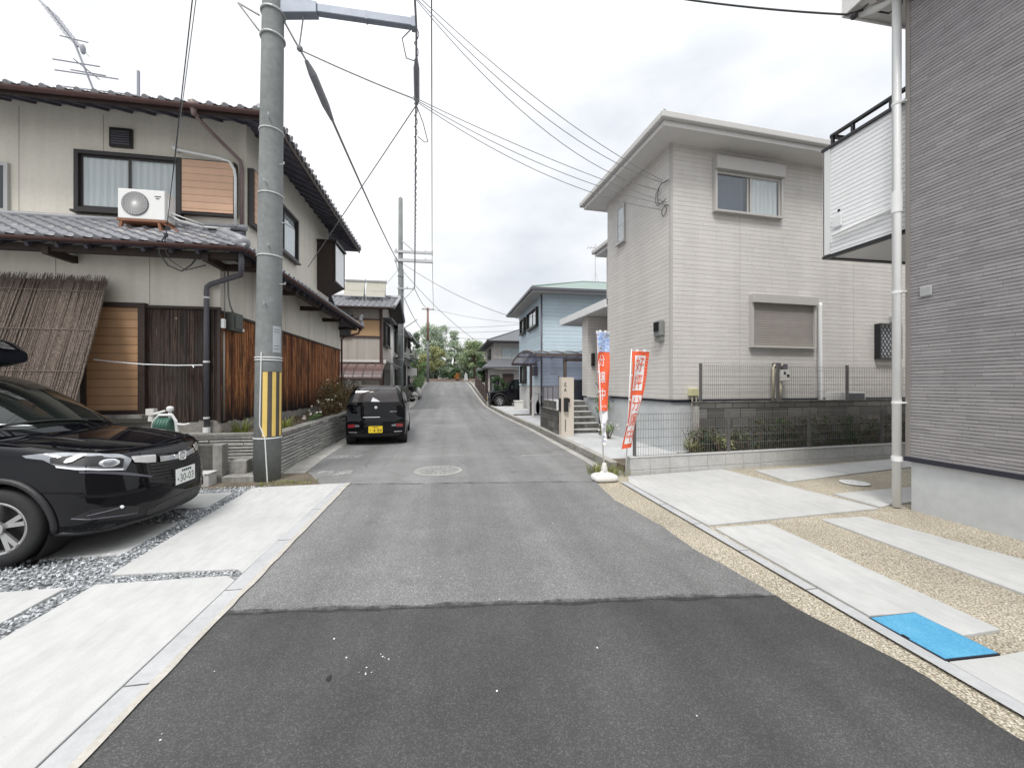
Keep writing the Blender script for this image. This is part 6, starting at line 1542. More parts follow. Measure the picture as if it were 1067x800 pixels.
def row_house(name, label, x, y0, y1, zb, ze, wall, ext):
    t = thing(name, label, 'house', (x, y0, zb)); w = WF((x, 0), (0, 1), (1, 0)); ws = WF((x, y0), (1, 0), (0, -1))
    MB().box(x - 7, x, y0, y1, zb - .6, ze).build('wall', MAT[wall], t)
    mb = MB()
    hw = 3.6; zt = ze + .42 * 3.6
    tile_plane(mb, (x + .6, y0 - .4, ze - .1), (0, 1, 0), (-1, 0, .42), y1 - y0 + .8, 4.3, per=4)
    tile_plane(mb, (x - 7.6, y1 + .4, ze - .1), (0, -1, 0), (1, 0, .42), y1 - y0 + .8, 4.3, per=3)
    r = mb.build('roof', MAT['roof_tile'], t, angle=40)
    mb = MB(); slope(mb, [(x + .58, y0 - .38, ze - .1), (x + .58, y1 + .38, ze - .1), (x - 3.5, y1 + .38, ze + 1.61), (x - 3.5, y0 - .38, ze + 1.61)]); slope(mb, [(x - 7.58, y0 - .38, ze - .1), (x - 7.58, y1 + .38, ze - .1), (x - 3.5, y1 + .38, ze + 1.61), (x - 3.5, y0 - .38, ze + 1.61)]); mb.build('soffit', MAT['frame_dark'], r)
    mb = MB(); mb.prism([(x, y0, ze - .01), (x - 7, y0, ze - .01), (x - 3.5, y0, ze + 1.46)], (0, y1 - y0, 0)); mb.build('gable', MAT[wall], t)
    zm = zb + 2.55
    mb = MB(); mb.prism([(x, y0 - .1, zm + .25), (x + .75, y0 - .1, zm - .08), (x + .75, y1, zm - .08), (x, y1, zm + .25)], (0, 0, .09)); mb.build('pent_roof', MAT['roof_dark'], t)
    n = max(1, int((y1 - y0) / 3))
    for i in range(n):
        a = y0 + .5 + i * (y1 - y0) / n
        f = window(w, t, a, a + 1.7, zm + .75, ze - .25, 'frame_dark', 2, i % 2 == 0, .08, .16, pane='pane_dark' if i % 2 else 'glass')
        window(w, t, a + .1, a + 1.6, zb + .5, zm - .35, 'frame_dark', 2, False, .08, .1, pane='pane_dark')
        mb = MB(); w.box(mb, a - .15, a + 1.85, ze - .16, ze - .10, 0, .4); mb.build('window_hood', MAT['roof_dark'], t, fixn=True)
        mb = MB()
        w.box(mb, a - .3, a + 2.0, zm + .38, zm + .48, 0, .8)
        w.box(mb, a - .3, a + 2.0, zm + .95, zm + 1.0, .76, .8)
        for k in range(12): w.box(mb, a - .3 + 2.27 * k / 11, a - .3 + 2.27 * k / 11 + .03, zm + .48, zm + .95, .77, .79)
        mb.build('balcony', MAT['frame_alu'], t, fixn=True)
    window(ws, t, -2.6, -1.2, zm + .8, ze - .3, 'frame_dark', 2, False, .07, .08, pane='pane_dark')
    return t
row_house('tiled_house', 'white walled tiled house partly hidden by the second utility pole', -3.25, 25.3, 30.6, .35, 5.2, 'wall_white', 0)
row_house('tiled_house', 'smaller white walled tiled house at the top of the hill on the left', -3.45, 32.2, 39.6, 1.0, 5.7, 'wall_white', 0)
t = thing('garden_wall', 'dark block wall along the left kerb of the hill', 'wall', (-2.6, 30, .4))
mb = MB()
for k in range(10):
    y = 26.2 + k * 1.4; mb.box(-2.72, -2.60, y, y + 1.395, g(y) - .2, g(y) + .95)
mb.build('blocks', MAT['conc_dark'], t)
t = thing('wall_sign', 'small pale sign box fixed on a post beside the left garden wall', 'sign', (-2.5, 29.8, .7))
MB().box(-2.85, -2.15, 29.8, 29.9, 2.2, 2.75).build('board', MAT['tank_white'], t, bevel=.02); MB().tube([(-2.5, 29.9, .4), (-2.5, 29.9, 2.3)], .03, 6).build('post', MAT['galv'], t)

# ================================================================== TREES AND PARK AT THE TOP OF THE STREET
mb = MB(); mb.prism([(-40, 47.6, 1.75), (40, 47.6, 1.75), (40, 48.2, 2.45), (40, 90, 2.6), (-40, 90, 2.6), (-40, 48.2, 2.45)], (0, 0, .0001))
mb = MB(); mb.add([(-40, 47.5, 1.7), (40, 47.5, 1.7), (40, 48.3, 2.25), (-40, 48.3, 2.25), (40, 300, 3.2), (-40, 300, 3.2)], [(0, 1, 2, 3), (3, 2, 4, 5)]); struct('park_bank', mb, MAT['brown_bank'])
def tree(label, x, y, zb, h, tr, crown, mat, n, size, seed, group='trees in the park at the top of the street', cone=False, clumps=26, kind='tree'):
    rr = random.Random(seed); t = thing('tree', label, kind, (x, y, zb), group=group)
    mb = MB(); lean = rr.uniform(-.2, .2)
    top = zb + h * (.92 if cone else .62)
    P = [Vector((x, y, zb - .2)), Vector((x + lean * .4, y, zb + h * .25)), Vector((x + lean, y, zb + h * .45)), Vector((x + lean * 1.1, y, top))]
    mb.tube(P, [tr, tr * .8, tr * .6, tr * .15], 8)
    cs = []
    for k in range(clumps):
        f = rr.random(); 
        if cone: z = zb + h * (.14 + .84 * f); rad = crown[0] * (1.02 - f) ** .8
        else:
            z = zb + h - crown[2] + crown[2] * rr.uniform(-1, 1) * .85; q = (z - (zb + h - crown[2])) / crown[2]; rad = crown[0] * math.sqrt(max(.05, 1 - q * q))
        a = rr.uniform(0, 6.283); d = rad * rr.uniform(.35, .9)
        cs.append(Vector((x + lean + d * math.cos(a), y + d * math.sin(a) * crown[1] / crown[0], z)))
    for c in cs[::2]:
        b0 = P[1].lerp(P[3], rr.uniform(.2, .8) if not cone else min(.95, max(.05, (c.z - zb) / h - .05))); mb.tube([b0, b0.lerp(c, .5) + Vector((0, 0, .1)), c], [tr * .3, tr * .18, tr * .06], 5)
    mb.build('trunk', MAT['bark'], t)
    mb = MB()
    for c in cs:
        s = crown[0] * rr.uniform(.2, .42); leaves(mb, c, (s, s, s * .75), int(1.7 * n / clumps), size * .74, rr, .55)
    mb.build('crown', MAT[mat], t)
    return t
def px2(px, Y): # pixel column of the photograph -> place across the street at distance Y
    r = (px - 533.5) / 410; return Y * (r * .98634 + .16474) / (-r * .16474 + .98634)
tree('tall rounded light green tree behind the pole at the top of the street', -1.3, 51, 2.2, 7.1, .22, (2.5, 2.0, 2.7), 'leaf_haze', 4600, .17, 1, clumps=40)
tree('pointed dark green conifer at the left end of the park', -4.0, 52, 2.2, 6.0, .18, (1.3, 1.1, 2.5), 'leaf_far', 2600, .14, 2, cone=True, clumps=40)
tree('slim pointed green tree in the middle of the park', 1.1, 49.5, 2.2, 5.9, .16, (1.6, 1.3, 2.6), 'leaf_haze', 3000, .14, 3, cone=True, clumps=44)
tree('wide pale blossoming tree at the right of the park', 3.5, 49, 2.2, 4.7, .2, (2.2, 1.7, 1.7), 'leaf_pale', 3600, .15, 4, clumps=34)
tree('low yellowish tree in front of the tall rounded one', -2.1, 48.8, 2.2, 3.9, .15, (2.0, 1.5, 1.35), 'leaf_yellow', 3200, .14, 5, clumps=30)
tree('dark green tree standing behind the blossoming one', 6.8, 54, 2.2, 5.0, .2, (2.2, 2, 2.0), 'leaf_far', 2400, .17, 6, clumps=26)
tree('spreading dark tree at the far left behind the tiled houses', -5.6, 50, 2.0, 5.2, .2, (2.2, 2.2, 2.2), 'leaf_far', 2400, .17, 7, clumps=26)
tree('low dense dark bush tree under the tall rounded one', .6, 48.6, 2.2, 1.6, .1, (1.3, .8, .75), 'leaf_dark', 1400, .12, 8, clumps=20)
tree('dark green tree behind the pointed green one', 3.0, 56, 2.4, 4.8, .2, (2.4, 2, 2.0), 'leaf_far', 2200, .18, 12, clumps=26)
tree('large dark green garden tree over the brown slatted fence', 3.25, 31.0, .75, 3.0, .1, (.95, 1.3, 1.05), 'leaf_dark', 2800, .085, 9, 'garden trees along the hill', clumps=30)
tree('small dark garden tree above the pale block wall', 3.5, 26.1, .3, 1.9, .06, (.55, .5, .55), 'leaf_dark', 1300, .06, 10, 'garden trees along the hill', clumps=20)
tree('rounded green garden tree beside the left tiled houses', -2.95, 41.5, 1.7, 2.6, .1, (.9, .9, .9), 'leaf_mid', 1500, .10, 11, 'garden trees along the hill', clumps=20)
mb = MB(); rr = random.Random(31)
for i in range(150): y = rr.uniform(30.5, 41); leaves(mb, (-2.35 + rr.uniform(-.2, .15), y, g(y) + rr.uniform(.2, 1.0)), (.22, .3, .2), 26, .06, rr)
o = single('hedge', mb, MAT['leaf_mid'], 'loose green hedge along the left kerb of the hill', 'hedge')
mb = MB()
for i in range(4): leaves(mb, (1.3 + rr.uniform(-.25, .25), 47.9, 2.35 + rr.uniform(0, .45)), (.3, .2, .2), 40, .09, rr)
single('autumn_bush', mb, MAT['leaf_orange'], 'orange bush glowing at the top of the street', 'bush')
mb = MB(); mb.prism([(2.1, 47.95, 2.0), (2.6, 47.95, 2.0), (2.5, 47.95, 2.8), (2.3, 47.95, 3.0), (2.15, 47.95, 2.5)], (0, .25, 0)); single('standing_stone', mb, MAT['conc_light'], 'pale upright stone beside the orange bush in the park', 'stone', bevel=.03)
mb = MB(); rr = random.Random(8)
for i in range(260): leaves(mb, (rr.uniform(-11, 11), rr.uniform(48.6, 54), 2.3 + rr.uniform(0, .9)), (.6, .4, .35), 22, .13, rr)
o = mb.build('undergrowth', MAT['leaf_far']); tag(o, 'dark undergrowth along the park bank', 'undergrowth', kind='stuff')
mb = MB(); rr = random.Random(18)
for i in range(420): leaves(mb, (rr.uniform(-34, 34), rr.uniform(60, 66), 2.2 + rr.uniform(0, 2.7)), (1.5, 1.2, .9), 22, .34, rr)
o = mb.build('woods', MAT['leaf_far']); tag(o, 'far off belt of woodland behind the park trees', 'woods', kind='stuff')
# ================================================================== CARS
def spl(tab, x):
    """smooth (monotone) interpolation of a table"""
    if x <= tab[0][0]: return tab[0][1]
    if x >= tab[-1][0]: return tab[-1][1]
    for i in range(len(tab) - 1):
        (a, p), (b, q) = tab[i], tab[i + 1]
        if x <= b:
            def sl(j):
                if j <= 0 or j >= len(tab) - 1: return (tab[min(j + 1, len(tab) - 1)][1] - tab[max(j - 1, 0)][1]) / (tab[min(j + 1, len(tab) - 1)][0] - tab[max(j - 1, 0)][0])
                d0 = (tab[j][1] - tab[j - 1][1]) / (tab[j][0] - tab[j - 1][0]); d1 = (tab[j + 1][1] - tab[j][1]) / (tab[j + 1][0] - tab[j][0])
                return 0 if d0 * d1 <= 0 else 2 * d0 * d1 / (d0 + d1)
            h = b - a; t = (x - a) / h; m0, m1 = sl(i) * h, sl(i + 1) * h
            return (2*t**3 - 3*t*t + 1) * p + (t**3 - 2*t*t + t) * m0 + (-2*t**3 + 3*t*t) * q + (t**3 - t*t) * m1
def crom(pts, k):
    out = []
    n = len(pts)
    for i in range(n - 1):
        p0, p1, p2, p3 = pts[max(0, i - 1)], pts[i], pts[i + 1], pts[min(n - 1, i + 2)]
        for j in range(k):
            t = j / k
            out.append(tuple(.5 * (2*p1[c] + (p2[c] - p0[c]) * t + (2*p0[c] - 5*p1[c] + 4*p2[c] - p3[c]) * t*t + (3*p1[c] - p0[c] - 3*p2[c] + p3[c]) * t**3) for c in (0, 1)))
    out.append(pts[-1]); return out
def loft_body(stations, section, nose, tail, caps=6, k=3):
    """stations: x values front to back; section(x) -> half outline (y, z) from the belly centre up to the top centre"""
    V = []; F = []
    def full(x):
        h = crom(section(x), k)
        return h + [(-y, z) for y, z in reversed(h[1:-1])]
    rings = [(x, full(x)) for x in stations]
    n = len(rings[0][1])
    def put(x, y, z): V.append((x - nose(x, y, z) + tail(x, y, z), y, z))
    def cap(x, ring):
        cy, cz = 0., sum(z for _, z in ring) / n; idx = []
        for c in range(caps):
            s = c / caps; b = len(V)
            for y, z in ring: put(x, cy + (y - cy) * s, cz + (z - cz) * s)
            idx.append(b)
        return idx
    c0 = cap(*rings[0]); base = []
    for x, r in rings:
        base.append(len(V)); [put(x, y, z) for y, z in r]
    c1 = cap(*rings[-1])
    seq = c0 + base + c1[::-1]
    for a, b in zip(seq, seq[1:]):
        for i in range(n): F.append((a + i, a + (i + 1) % n, b + (i + 1) % n, b + i))
    return V, F
def to_obj(name, V, F, mat, parent, cutters=None, sharp=38):
    me = bpy.data.meshes.new(name); me.from_pydata(V, [], F); me.materials.append(mat)
    bm = bmesh.new(); bm.from_mesh(me); bmesh.ops.remove_doubles(bm, verts=bm.verts, dist=1e-4); bmesh.ops.dissolve_degenerate(bm, edges=bm.edges, dist=1e-5)
    bmesh.ops.recalc_face_normals(bm, faces=bm.faces); bm.to_mesh(me); bm.free()
    o = bpy.data.objects.new(name, me); C.objects.link(o)
    if cutters:
        tmp = []
        for cm in cutters:
            co = cm.build('cutter', mat); tmp.append(co); md = o.modifiers.new('cut', 'BOOLEAN'); md.object = co; md.operation = 'DIFFERENCE'; md.solver = 'EXACT'
        dg = bpy.context.evaluated_depsgraph_get(); dg.update()
        nm = bpy.data.meshes.new_from_object(o.evaluated_get(dg)); o.modifiers.clear(); o.data = nm; bpy.data.meshes.remove(me); me = nm; me.name = name
        for co in tmp: m_ = co.data; bpy.data.objects.remove(co); bpy.data.meshes.remove(m_)
    me.polygons.foreach_set('use_smooth', [True] * len(me.polygons)); me.set_sharp_from_angle(angle=R(sharp))
    o.parent = parent; return o
class Skin:
    """snap patches on to a car's surface"""
    def __init__(s, V, F):
        s.t = BVHTree.FromPolygons([Vector(v) for v in V], F); s.mx = (min(v[0] for v in V) + max(v[0] for v in V)) / 2
    def at(s, p, d):
        c, n, i, q = s.t.find_nearest(Vector(p))
        if n.dot(c - Vector((c.x * .5 + s.mx * .5, 0, .65))) < 0: n = -n
        return c + n * d
    def grid(s, mb, lo, hi, d=.004, nu=16, nv=5):
        def al(pl, t):
            L = [0]
            for a, b in zip(pl, pl[1:]): L.append(L[-1] + (Vector(b) - Vector(a)).length)
            x = t * L[-1]
            for i in range(len(pl) - 1):
                if x <= L[i + 1] + 1e-9: return Vector(pl[i]).lerp(Vector(pl[i + 1]), (x - L[i]) / max(1e-9, L[i + 1] - L[i]))
            return Vector(pl[-1])
        return mb.grid(lambda u, v: s.at(al(lo, u).lerp(al(hi, u), v), d), nu, nv)
def orient(o, c):
    """make the faces of an open patch look outwards from c"""
    bm = bmesh.new(); bm.from_mesh(o.data); bmesh.ops.recalc_face_normals(bm, faces=bm.faces)
    s = sum((f.normal.dot(f.calc_center_median() - Vector(c)) for f in bm.faces))
    if s < 0: bmesh.ops.reverse_faces(bm, faces=bm.faces)
    bm.to_mesh(o.data); bm.free(); return o
def wheel(t, x, y, r, w, side, spokes=5, rim=.68, alloy='alloy'):
    """side -1: outer face towards -y"""
    s = side; rr = r * rim
    mb = MB(); mb.lathe([(rr, -.0), (rr + .01, s * .01), (r - .03, s * .012), (r - .008, -s * .012), (r, -s * .04), (r, -s * (w - .04)), (r - .01, -s * (w - .012)), (rr, -s * w)], (x, y, r), 'y', 40, caps=False)
    o = mb.build('wheel', MAT['tyre'], t, fixn=True, angle=50)
    mb = MB(); mb.lathe([(rr + .004, -s * .002), (rr - .006, s * .004), (rr - .022, -s * .004), (rr - .026, -s * .10), (0, -s * .10)], (x, y, r), 'y', 40, caps=False); mb.build('rim', MAT[alloy], o, fixn=True, angle=40)
    mb = MB()
    for k in range(spokes):
        a = 2 * math.pi * k / spokes + .35
        for da in (-.16, .16):
            p = Vector((x + .05 * math.cos(a), y - s * .03, r + .05 * math.sin(a))); q = Vector((x + (rr - .012) * math.cos(a + da), y - s * .006, r + (rr - .012) * math.sin(a + da)))
            mb.bar(p, q, .036, .025, up=(0, 1, 0))
    mb.lathe([(.062, -s * .02), (.058, s * .002), (.0, s * .004)], (x, y - s * .0, r), 'y', 20)
    mb.build('spokes', MAT[alloy], o)
    mb = MB(); mb.lathe([(rr - .03, -s * .08), (0, -s * .082)], (x, y, r), 'y', 30, caps=False); mb.build('brake_disc', MAT['black_plastic'], o)
    return o

def vezel():
    t = thing('parked_car', 'glossy black crossover car nosing out of the left forecourt with a roof box', 'car', (-2.84, 4.86, .05), R(1.5), local=True)
    HW = .885
    hood = [(-4.3, 1.0), (-2.6, 1.06), (-1.3, 1.10), (-1.05, 1.085), (-.7, 1.05), (-.35, .995), (-.12, .945), (0, .90)]
    belt = [(-4.3, 1.0), (-3.0, 1.02), (-1.2, .99), (-.8, .965), (-.4, .93), (-.12, .895), (0, .86)]
    wid = [(-4.3, .80), (-3.9, .86), (-3.0, HW), (-1.2, HW), (-.6, HW), (-.3, HW - .005), (-.12, HW - .02), (0, HW - .05)]
    def section(x):
        w = spl(wid, x); zt = spl(hood, x); zb_ = spl(belt, x); zb = .20
        zl_ = spl([(-4.3, .30), (-.5, .22), (-.1, .22), (0, .25)], x)
        return [(0, zb), (w * .55, zb), (w * .90, zl_), (w * .975, zl_ + .14), (w, .56), (w * .985, .70), (w * .965, .80), (w * .93, zb_), (w * .84, zb_ + (zt - zb_) * .55), (w * .55, zt - .012), (w * .28, zt - .002), (0, zt)]
    def nose(x, y, z):
        f = max(0, 1 + x / 1.1) ** 1.6 if x > -1.1 else 0
        q = .34 * (abs(y) / HW) ** 2.5
        pz = spl([(.18, .10), (.24, .04), (.34, 0), (.50, 0), (.62, .015), (.72, .035), (.82, .06), (.90, .12), (1.0, .2)], z)
        return (q + pz) * f
    def tail(x, y, z): return (.25 * (abs(y) / HW) ** 2.6) * max(0, 1 - (x + 4.295) / .8) ** 1.6 if x < -3.5 else 0
    st = [0, -.015, -.04, -.08, -.13, -.2, -.28, -.36, -.45, -.55, -.65, -.75, -.85, -.95, -1.05, -1.15, -1.25, -1.4, -1.6, -1.9, -2.2, -2.5, -2.8, -3.1, -3.3, -3.5, -3.7, -3.9, -4.1, -4.22, -4.295]
    V, F = loft_body(st, section, nose, tail, 7, 4)
    WX, RX, WR = -.915, -3.525, .332
    cut = []
    for x in (WX, RX):
        for sy in (-1, 1):
            c = MB(); c.lathe([(WR + .055, sy * .55), (WR + .055, sy * 1.2)], (x, 0, WR + .005), 'y', 48); cut.append(c)
    body = to_obj('body', V, F, MAT['car_black'], t, cut)
    sk = Skin(V, F)
    # cabin
    roof = [(-4.2, 1.12), (-3.95, 1.38), (-3.5, 1.58), (-3.0, 1.65), (-2.5, 1.68), (-2.1, 1.665), (-1.8, 1.61), (-1.5, 1.48), (-1.2, 1.285), (-1.0, 1.135), (-.93, 1.07)]
    def csec(x):
        zt = spl(roof, x); w = .84; zb = .97; h = max(.01, zt - zb); f = min(1, h / .6)
        wt = w - .30 * h
        return [(0, zb), (w * .6, zb), (w, zb + .0), (w - .10 * h, zb + h * .35), (w - .22 * h, zb + h * .70), (wt, zb + h * .90), (wt * .82, zb + h * .985), (wt * .45, zt - .002), (0, zt)]
    def cn(x, y, z): return (.30 * (abs(y) / .84) ** 2) * max(0, min(1, (x + 2.6) / 1.2)) if x > -2.6 else 0
    cst = [-.94, -1.0, -1.08, -1.16, -1.25, -1.35, -1.45, -1.55, -1.65, -1.75, -1.85, -1.95, -2.05, -2.2, -2.4, -2.7, -3.0, -3.3, -3.5, -3.7, -3.85, -4.0, -4.1, -4.2]
    V2, F2 = loft_body(cst, csec, cn, lambda x, y, z: 0, 3, 4)
    cab = to_obj('cabin', V2, F2, MAT['car_black'], t); sk2 = Skin(V2, F2)
    C0 = (-2.4, 0, .7)
    mb = MB(); sk2.grid(mb, [(-1.32, -.74, 1.07), (-1.1, -.4, 1.075), (-1.03, 0, 1.085), (-1.1, .4, 1.075), (-1.32, .74, 1.07)], [(-2.02, -.60, 1.56), (-1.88, -.3, 1.615), (-1.85, 0, 1.625), (-1.88, .3, 1.615), (-2.02, .60, 1.56)], .004, 24, 12)
    orient(mb.build('windscreen', MAT['car_glass'], t, smooth=True), C0)
    for s in (-1, 1):
        mb = MB(); sk2.grid(mb, [(-1.60, s * .83, 1.06), (-2.4, s * .83, 1.06), (-3.5, s * .82, 1.10)], [(-2.12, s * .66, 1.47), (-2.5, s * .66, 1.52), (-3.3, s * .68, 1.45)], .004, 20, 6)
        orient(mb.build('side_window', MAT['car_glass'], t, smooth=True), C0)
    # details found on the surface (mirrored left and right)
    def pat(name, lo, hi, mat, d=.004, nu=18, nv=5, both=True, parent=None, skin=sk):
        out = []
        for s in ((1, -1) if both else (1,)):
            mb = MB(); skin.grid(mb, [(p[0], p[1] * s, p[2]) for p in lo], [(p[0], p[1] * s, p[2]) for p in hi], d, nu, nv)
            out.append(orient(mb.build(name, MAT[mat], parent or t, smooth=True), C0))
        return out
    def line(name, pts, r, mat, d=.0, both=True, parent=None, n=20):
        for s in ((1, -1) if both else (1,)):
            P = []
            for a, b in zip(pts, pts[1:]):
                for k in range(6): P.append(sk.at(Vector((a[0], a[1] * s, a[2])).lerp(Vector((b[0], b[1] * s, b[2])), k / 6), d))
            P.append(sk.at((pts[-1][0], pts[-1][1] * s, pts[-1][2]), d))
            MB().tube(P, r, 6).build(name, MAT[mat], parent or t, smooth=True)
    globals()['VZ'] = dict(t=t, sk=sk, sk2=sk2, pat=pat, line=line, V=V, F=F, V2=V2, F2=F2)
    vezel_details(t, sk, sk2, pat, line)
    for x in (WX, RX):
        for s in (-1, 1):
            wheel(t, x, s * .872, WR, .205, s)
            mb = MB(); mb.lathe([(WR + .053, s * .56), (WR + .053, s * .875)], (x, 0, WR + .005), 'y', 40, caps=False); mb.build('arch_liner', MAT['black_plastic'], t)
            mb = MB(); pts = []
            for k in range(25):
                a = R(-14) + (math.pi + R(28)) * k / 24; q = (x + (WR + .075) * math.cos(a), s * .9, WR + .005 + (WR + .075) * math.sin(a)); pts.append(sk.at(q, .004))
            mb.tube(pts, .026, 8); mb.build('arch_trim', MAT['black_plastic'], t, smooth=True)
    mb = MB(); mb.prism([(-.45, -.62, .17), (-4.0, -.62, .17), (-4.0, .62, .17), (-.45, .62, .17)], (0, 0, .08)); mb.prism([(-1.33, -.86, .175), (-3.1, -.86, .175), (-3.1, .86, .175), (-1.33, .86, .175)], (0, 0, .06)); mb.build('underbody_blocker', MAT['black_plastic'], t)  # underbody plate, lowered and widened to block light beneath the car
    # roof rails, roof box on two bars
    for s in (-1, 1):
        MB().tube([(-2.15, s * .58, 1.63), (-2.3, s * .58, 1.70), (-3.3, s * .60, 1.70), (-3.5, s * .60, 1.60)], .018, 8).build('roof_rail', MAT['black_plastic'], t, smooth=True)
    b = thing('roof_box', 'long black roof box carried above the black crossover car', 'roof box', (-4.24, 4.58, 1.72), R(1.5), local=True)
    mb = MB()
    def rb(u, v):
        a = u * 2 * math.pi; x = -2.1 * v + .0; k = min(1, (v / .16) ** .6) if v < .16 else 1; k2 = min(1, ((1 - v) / .1) ** .5) if v > .9 else 1
        w, h = .36 * (.62 + .38 * k) * k2 + .01, .17 * (.35 + .65 * k) * k2 + .01
        e = .55; c, s = math.cos(a), math.sin(a)
        return (x, w * math.copysign(abs(c) ** e, c), .205 + (1 - k) * -.05 + h * math.copysign(abs(s) ** e, s))
    mb.grid(rb, 40, 24); mb.poly([rb(i / 40, 0) for i in range(40)]); mb.poly([rb(i / 40, 1) for i in range(40)][::-1]); sh = mb.build('shell', MAT['car_black'], b, smooth=False, angle=35, fixn=True)
    mb = MB(); mb.grid(lambda u, v: (rb(0, v)[0], 0, 0), 1, 1)
    for s in (-1, 1):
        mb = MB(); mb.tube([Vector(rb(0 if s > 0 else .5, .02 + .96 * i / 30)) + Vector((0, s * .004, -.02)) for i in range(31)], .008, 5); mb.build('lid_seam', MAT['black_plastic'], sh)
    for x in (-1.05, -1.8): MB().box(x - .03, x + .03, -.58, .58, .0, .034).build('crossbar', MAT['black_plastic'], b, bevel=.006)
    # mirrors, wiper
    for s in (-1, 1):
        mb = MB(); mb.sphere((-1.72, s * 1.0, 1.10), (.075, .12, .075), 14, 8); mb.tube([(-1.70, s * .84, 1.03), (-1.71, s * .95, 1.06)], .025, 8); m_ = mb.build('mirror', MAT['car_black'], t, smooth=True)
        mb = MB(); mb.box(-1.796, -1.79, s * .92, s * 1.08, 1.05, 1.15); mb.build('mirror_glass', MAT['chrome'], m_)
    for (a, b_) in (((-1.05, .15, 1.10), (-1.20, -.55, 1.115)), ((-1.07, .60, 1.10), (-1.08, .0, 1.105))):
        P = [sk2.at(Vector(a).lerp(Vector(b_), k / 8), .016) for k in range(9)]; MB().tube(P, .009, 6).build('wiper', MAT['black_rubber'], t)
    mb = MB(); P = [sk.at(Vector((-1.12, -.78 + 1.56 * k / 12, 1.09)), .004) for k in range(13)]
    mb.tube(P, .018, 6); mb.build('cowl', MAT['black_plastic'], t)
    return t
def vezel_details(t, sk, sk2, pat, line):
    lamps = pat('headlight', [(-.73, .834, .915), (-.609, .834, .895), (-.487, .842, .828), (-.375, .826, .796), (-.273, .749, .77), (-.163, .592, .735)], [(-.76, .83, .936), (-.576, .801, .945), (-.366, .686, .917), (-.211, .56, .878), (-.150, .525, .835)], 'lamp_clear', .004, 40, 8)
    for s, L in zip((1, -1), lamps):
        def oval(name, c, rx, rz, mat, d):
            c0 = Vector((c[0], c[1] * s, c[2])); e = Vector((.62, -.78 * s, 0)); n = 12
            lo = [c0 + e * rx * math.cos(math.pi * (1 + k / n)) + Vector((0, 0, rz * math.sin(math.pi * (1 + k / n)))) for k in range(n + 1)]
            hi = [c0 + e * rx * math.cos(math.pi * (1 - k / n)) + Vector((0, 0, rz * math.sin(math.pi * (1 - k / n)))) for k in range(n + 1)]
            mb = MB(); sk.grid(mb, lo, hi, d, 24, 4); return orient(mb.build(name, MAT[mat], L, smooth=True), (-2.4, 0, .7))
        def strip_(name, lo, hi, mat, d, nu=20):
            mb = MB(); sk.grid(mb, [(p[0], p[1] * s, p[2]) for p in lo], [(p[0], p[1] * s, p[2]) for p in hi], d, nu, 2); return orient(mb.build(name, MAT[mat], L, smooth=True), (-2.4, 0, .7))
        strip_('lamp_bezel', [(-.55, .835, .865), (-.36, .79, .818), (-.19, .60, .765)], [(-.56, .82, .905), (-.36, .73, .875), (-.20, .57, .835)], 'black_plastic', .011, 40)
        oval('lens', (-.425, .765, .862), .060, .022, 'chrome', .020); oval('lens', (-.255, .665, .815), .072, .034, 'chrome', .018); oval('lens', (-.255, .665, .815), .045, .022, 'lamp_clear', .024)
        strip_('running_light', [(-.50, .842, .826), (-.375, .826, .798), (-.273, .749, .772), (-.175, .61, .742)], [(-.51, .84, .842), (-.375, .82, .812), (-.273, .74, .785), (-.175, .60, .753)], 'paper', .014, 40)
    pat('chrome_bar', [(-.143, .517, .797), (-.10, .42, .770), (-.074, .335, .760)], [(-.150, .53, .862), (-.12, .42, .848), (-.089, .31, .832)], 'chrome', .008)
    pat('grille', [(-.08, .43, .58), (-.03, .2, .50), (-.02, 0, .49)], [(-.096, .43, .765), (-.06, .2, .745), (-.04, 0, .74)], 'black_plastic', .003, 20, 8)
    for k in range(7):
        z = .52 + .034 * k; w = .40 if z > .58 else .25
        line('grille_slat', [(-.05, w, z + .02), (-.03, .2, z), (-.01, 0, z)], .007, 'black_rubber', .008)
    pat('chrome_bar', [(-.070, .29, .752), (-.06, .16, .742), (-.05, .0, .735)], [(-.078, .28, .808), (-.07, .16, .79), (-.055, .0, .782)], 'chrome', .012)
    pat('black_band', [(-.10, .44, .87), (-.09, .2, .815), (-.08, 0, .80)], [(-.13, .44, .895), (-.12, .2, .872), (-.115, 0, .865)], 'black_plastic', .003)
    line('bonnet_lip', [(-.36, .66, .925), (-.22, .42, .922), (-.15, .2, .908), (-.135, 0, .903)], .010, 'car_black', .004)
    line('bonnet_seam', [(-1.05, .74, 1.055), (-.7, .77, 1.0), (-.45, .755, .955), (-.36, .66, .93)], .004, 'ink', .0005)
    line('bonnet_crease', [(-1.0, .50, 1.08), (-.6, .46, 1.03), (-.25, .36, .945)], .006, 'car_black', .0)
    pat('bumper_highlight', [(-.35, .825, .770), (-.186, .642, .708), (-.075, .405, .622)], [(-.36, .822, .788), (-.186, .632, .735), (-.062, .385, .630)], 'pipe_grey', .004)  # reflection along the bumper crease, painted on as a grey strip
    fogs = pat('fog_lamp', [(-.392, .851, .385), (-.221, .745, .343), (-.107, .535, .303)], [(-.385, .852, .392), (-.274, .811, .446), (-.155, .648, .421), (-.089, .52, .37)], 'black_plastic', .004)
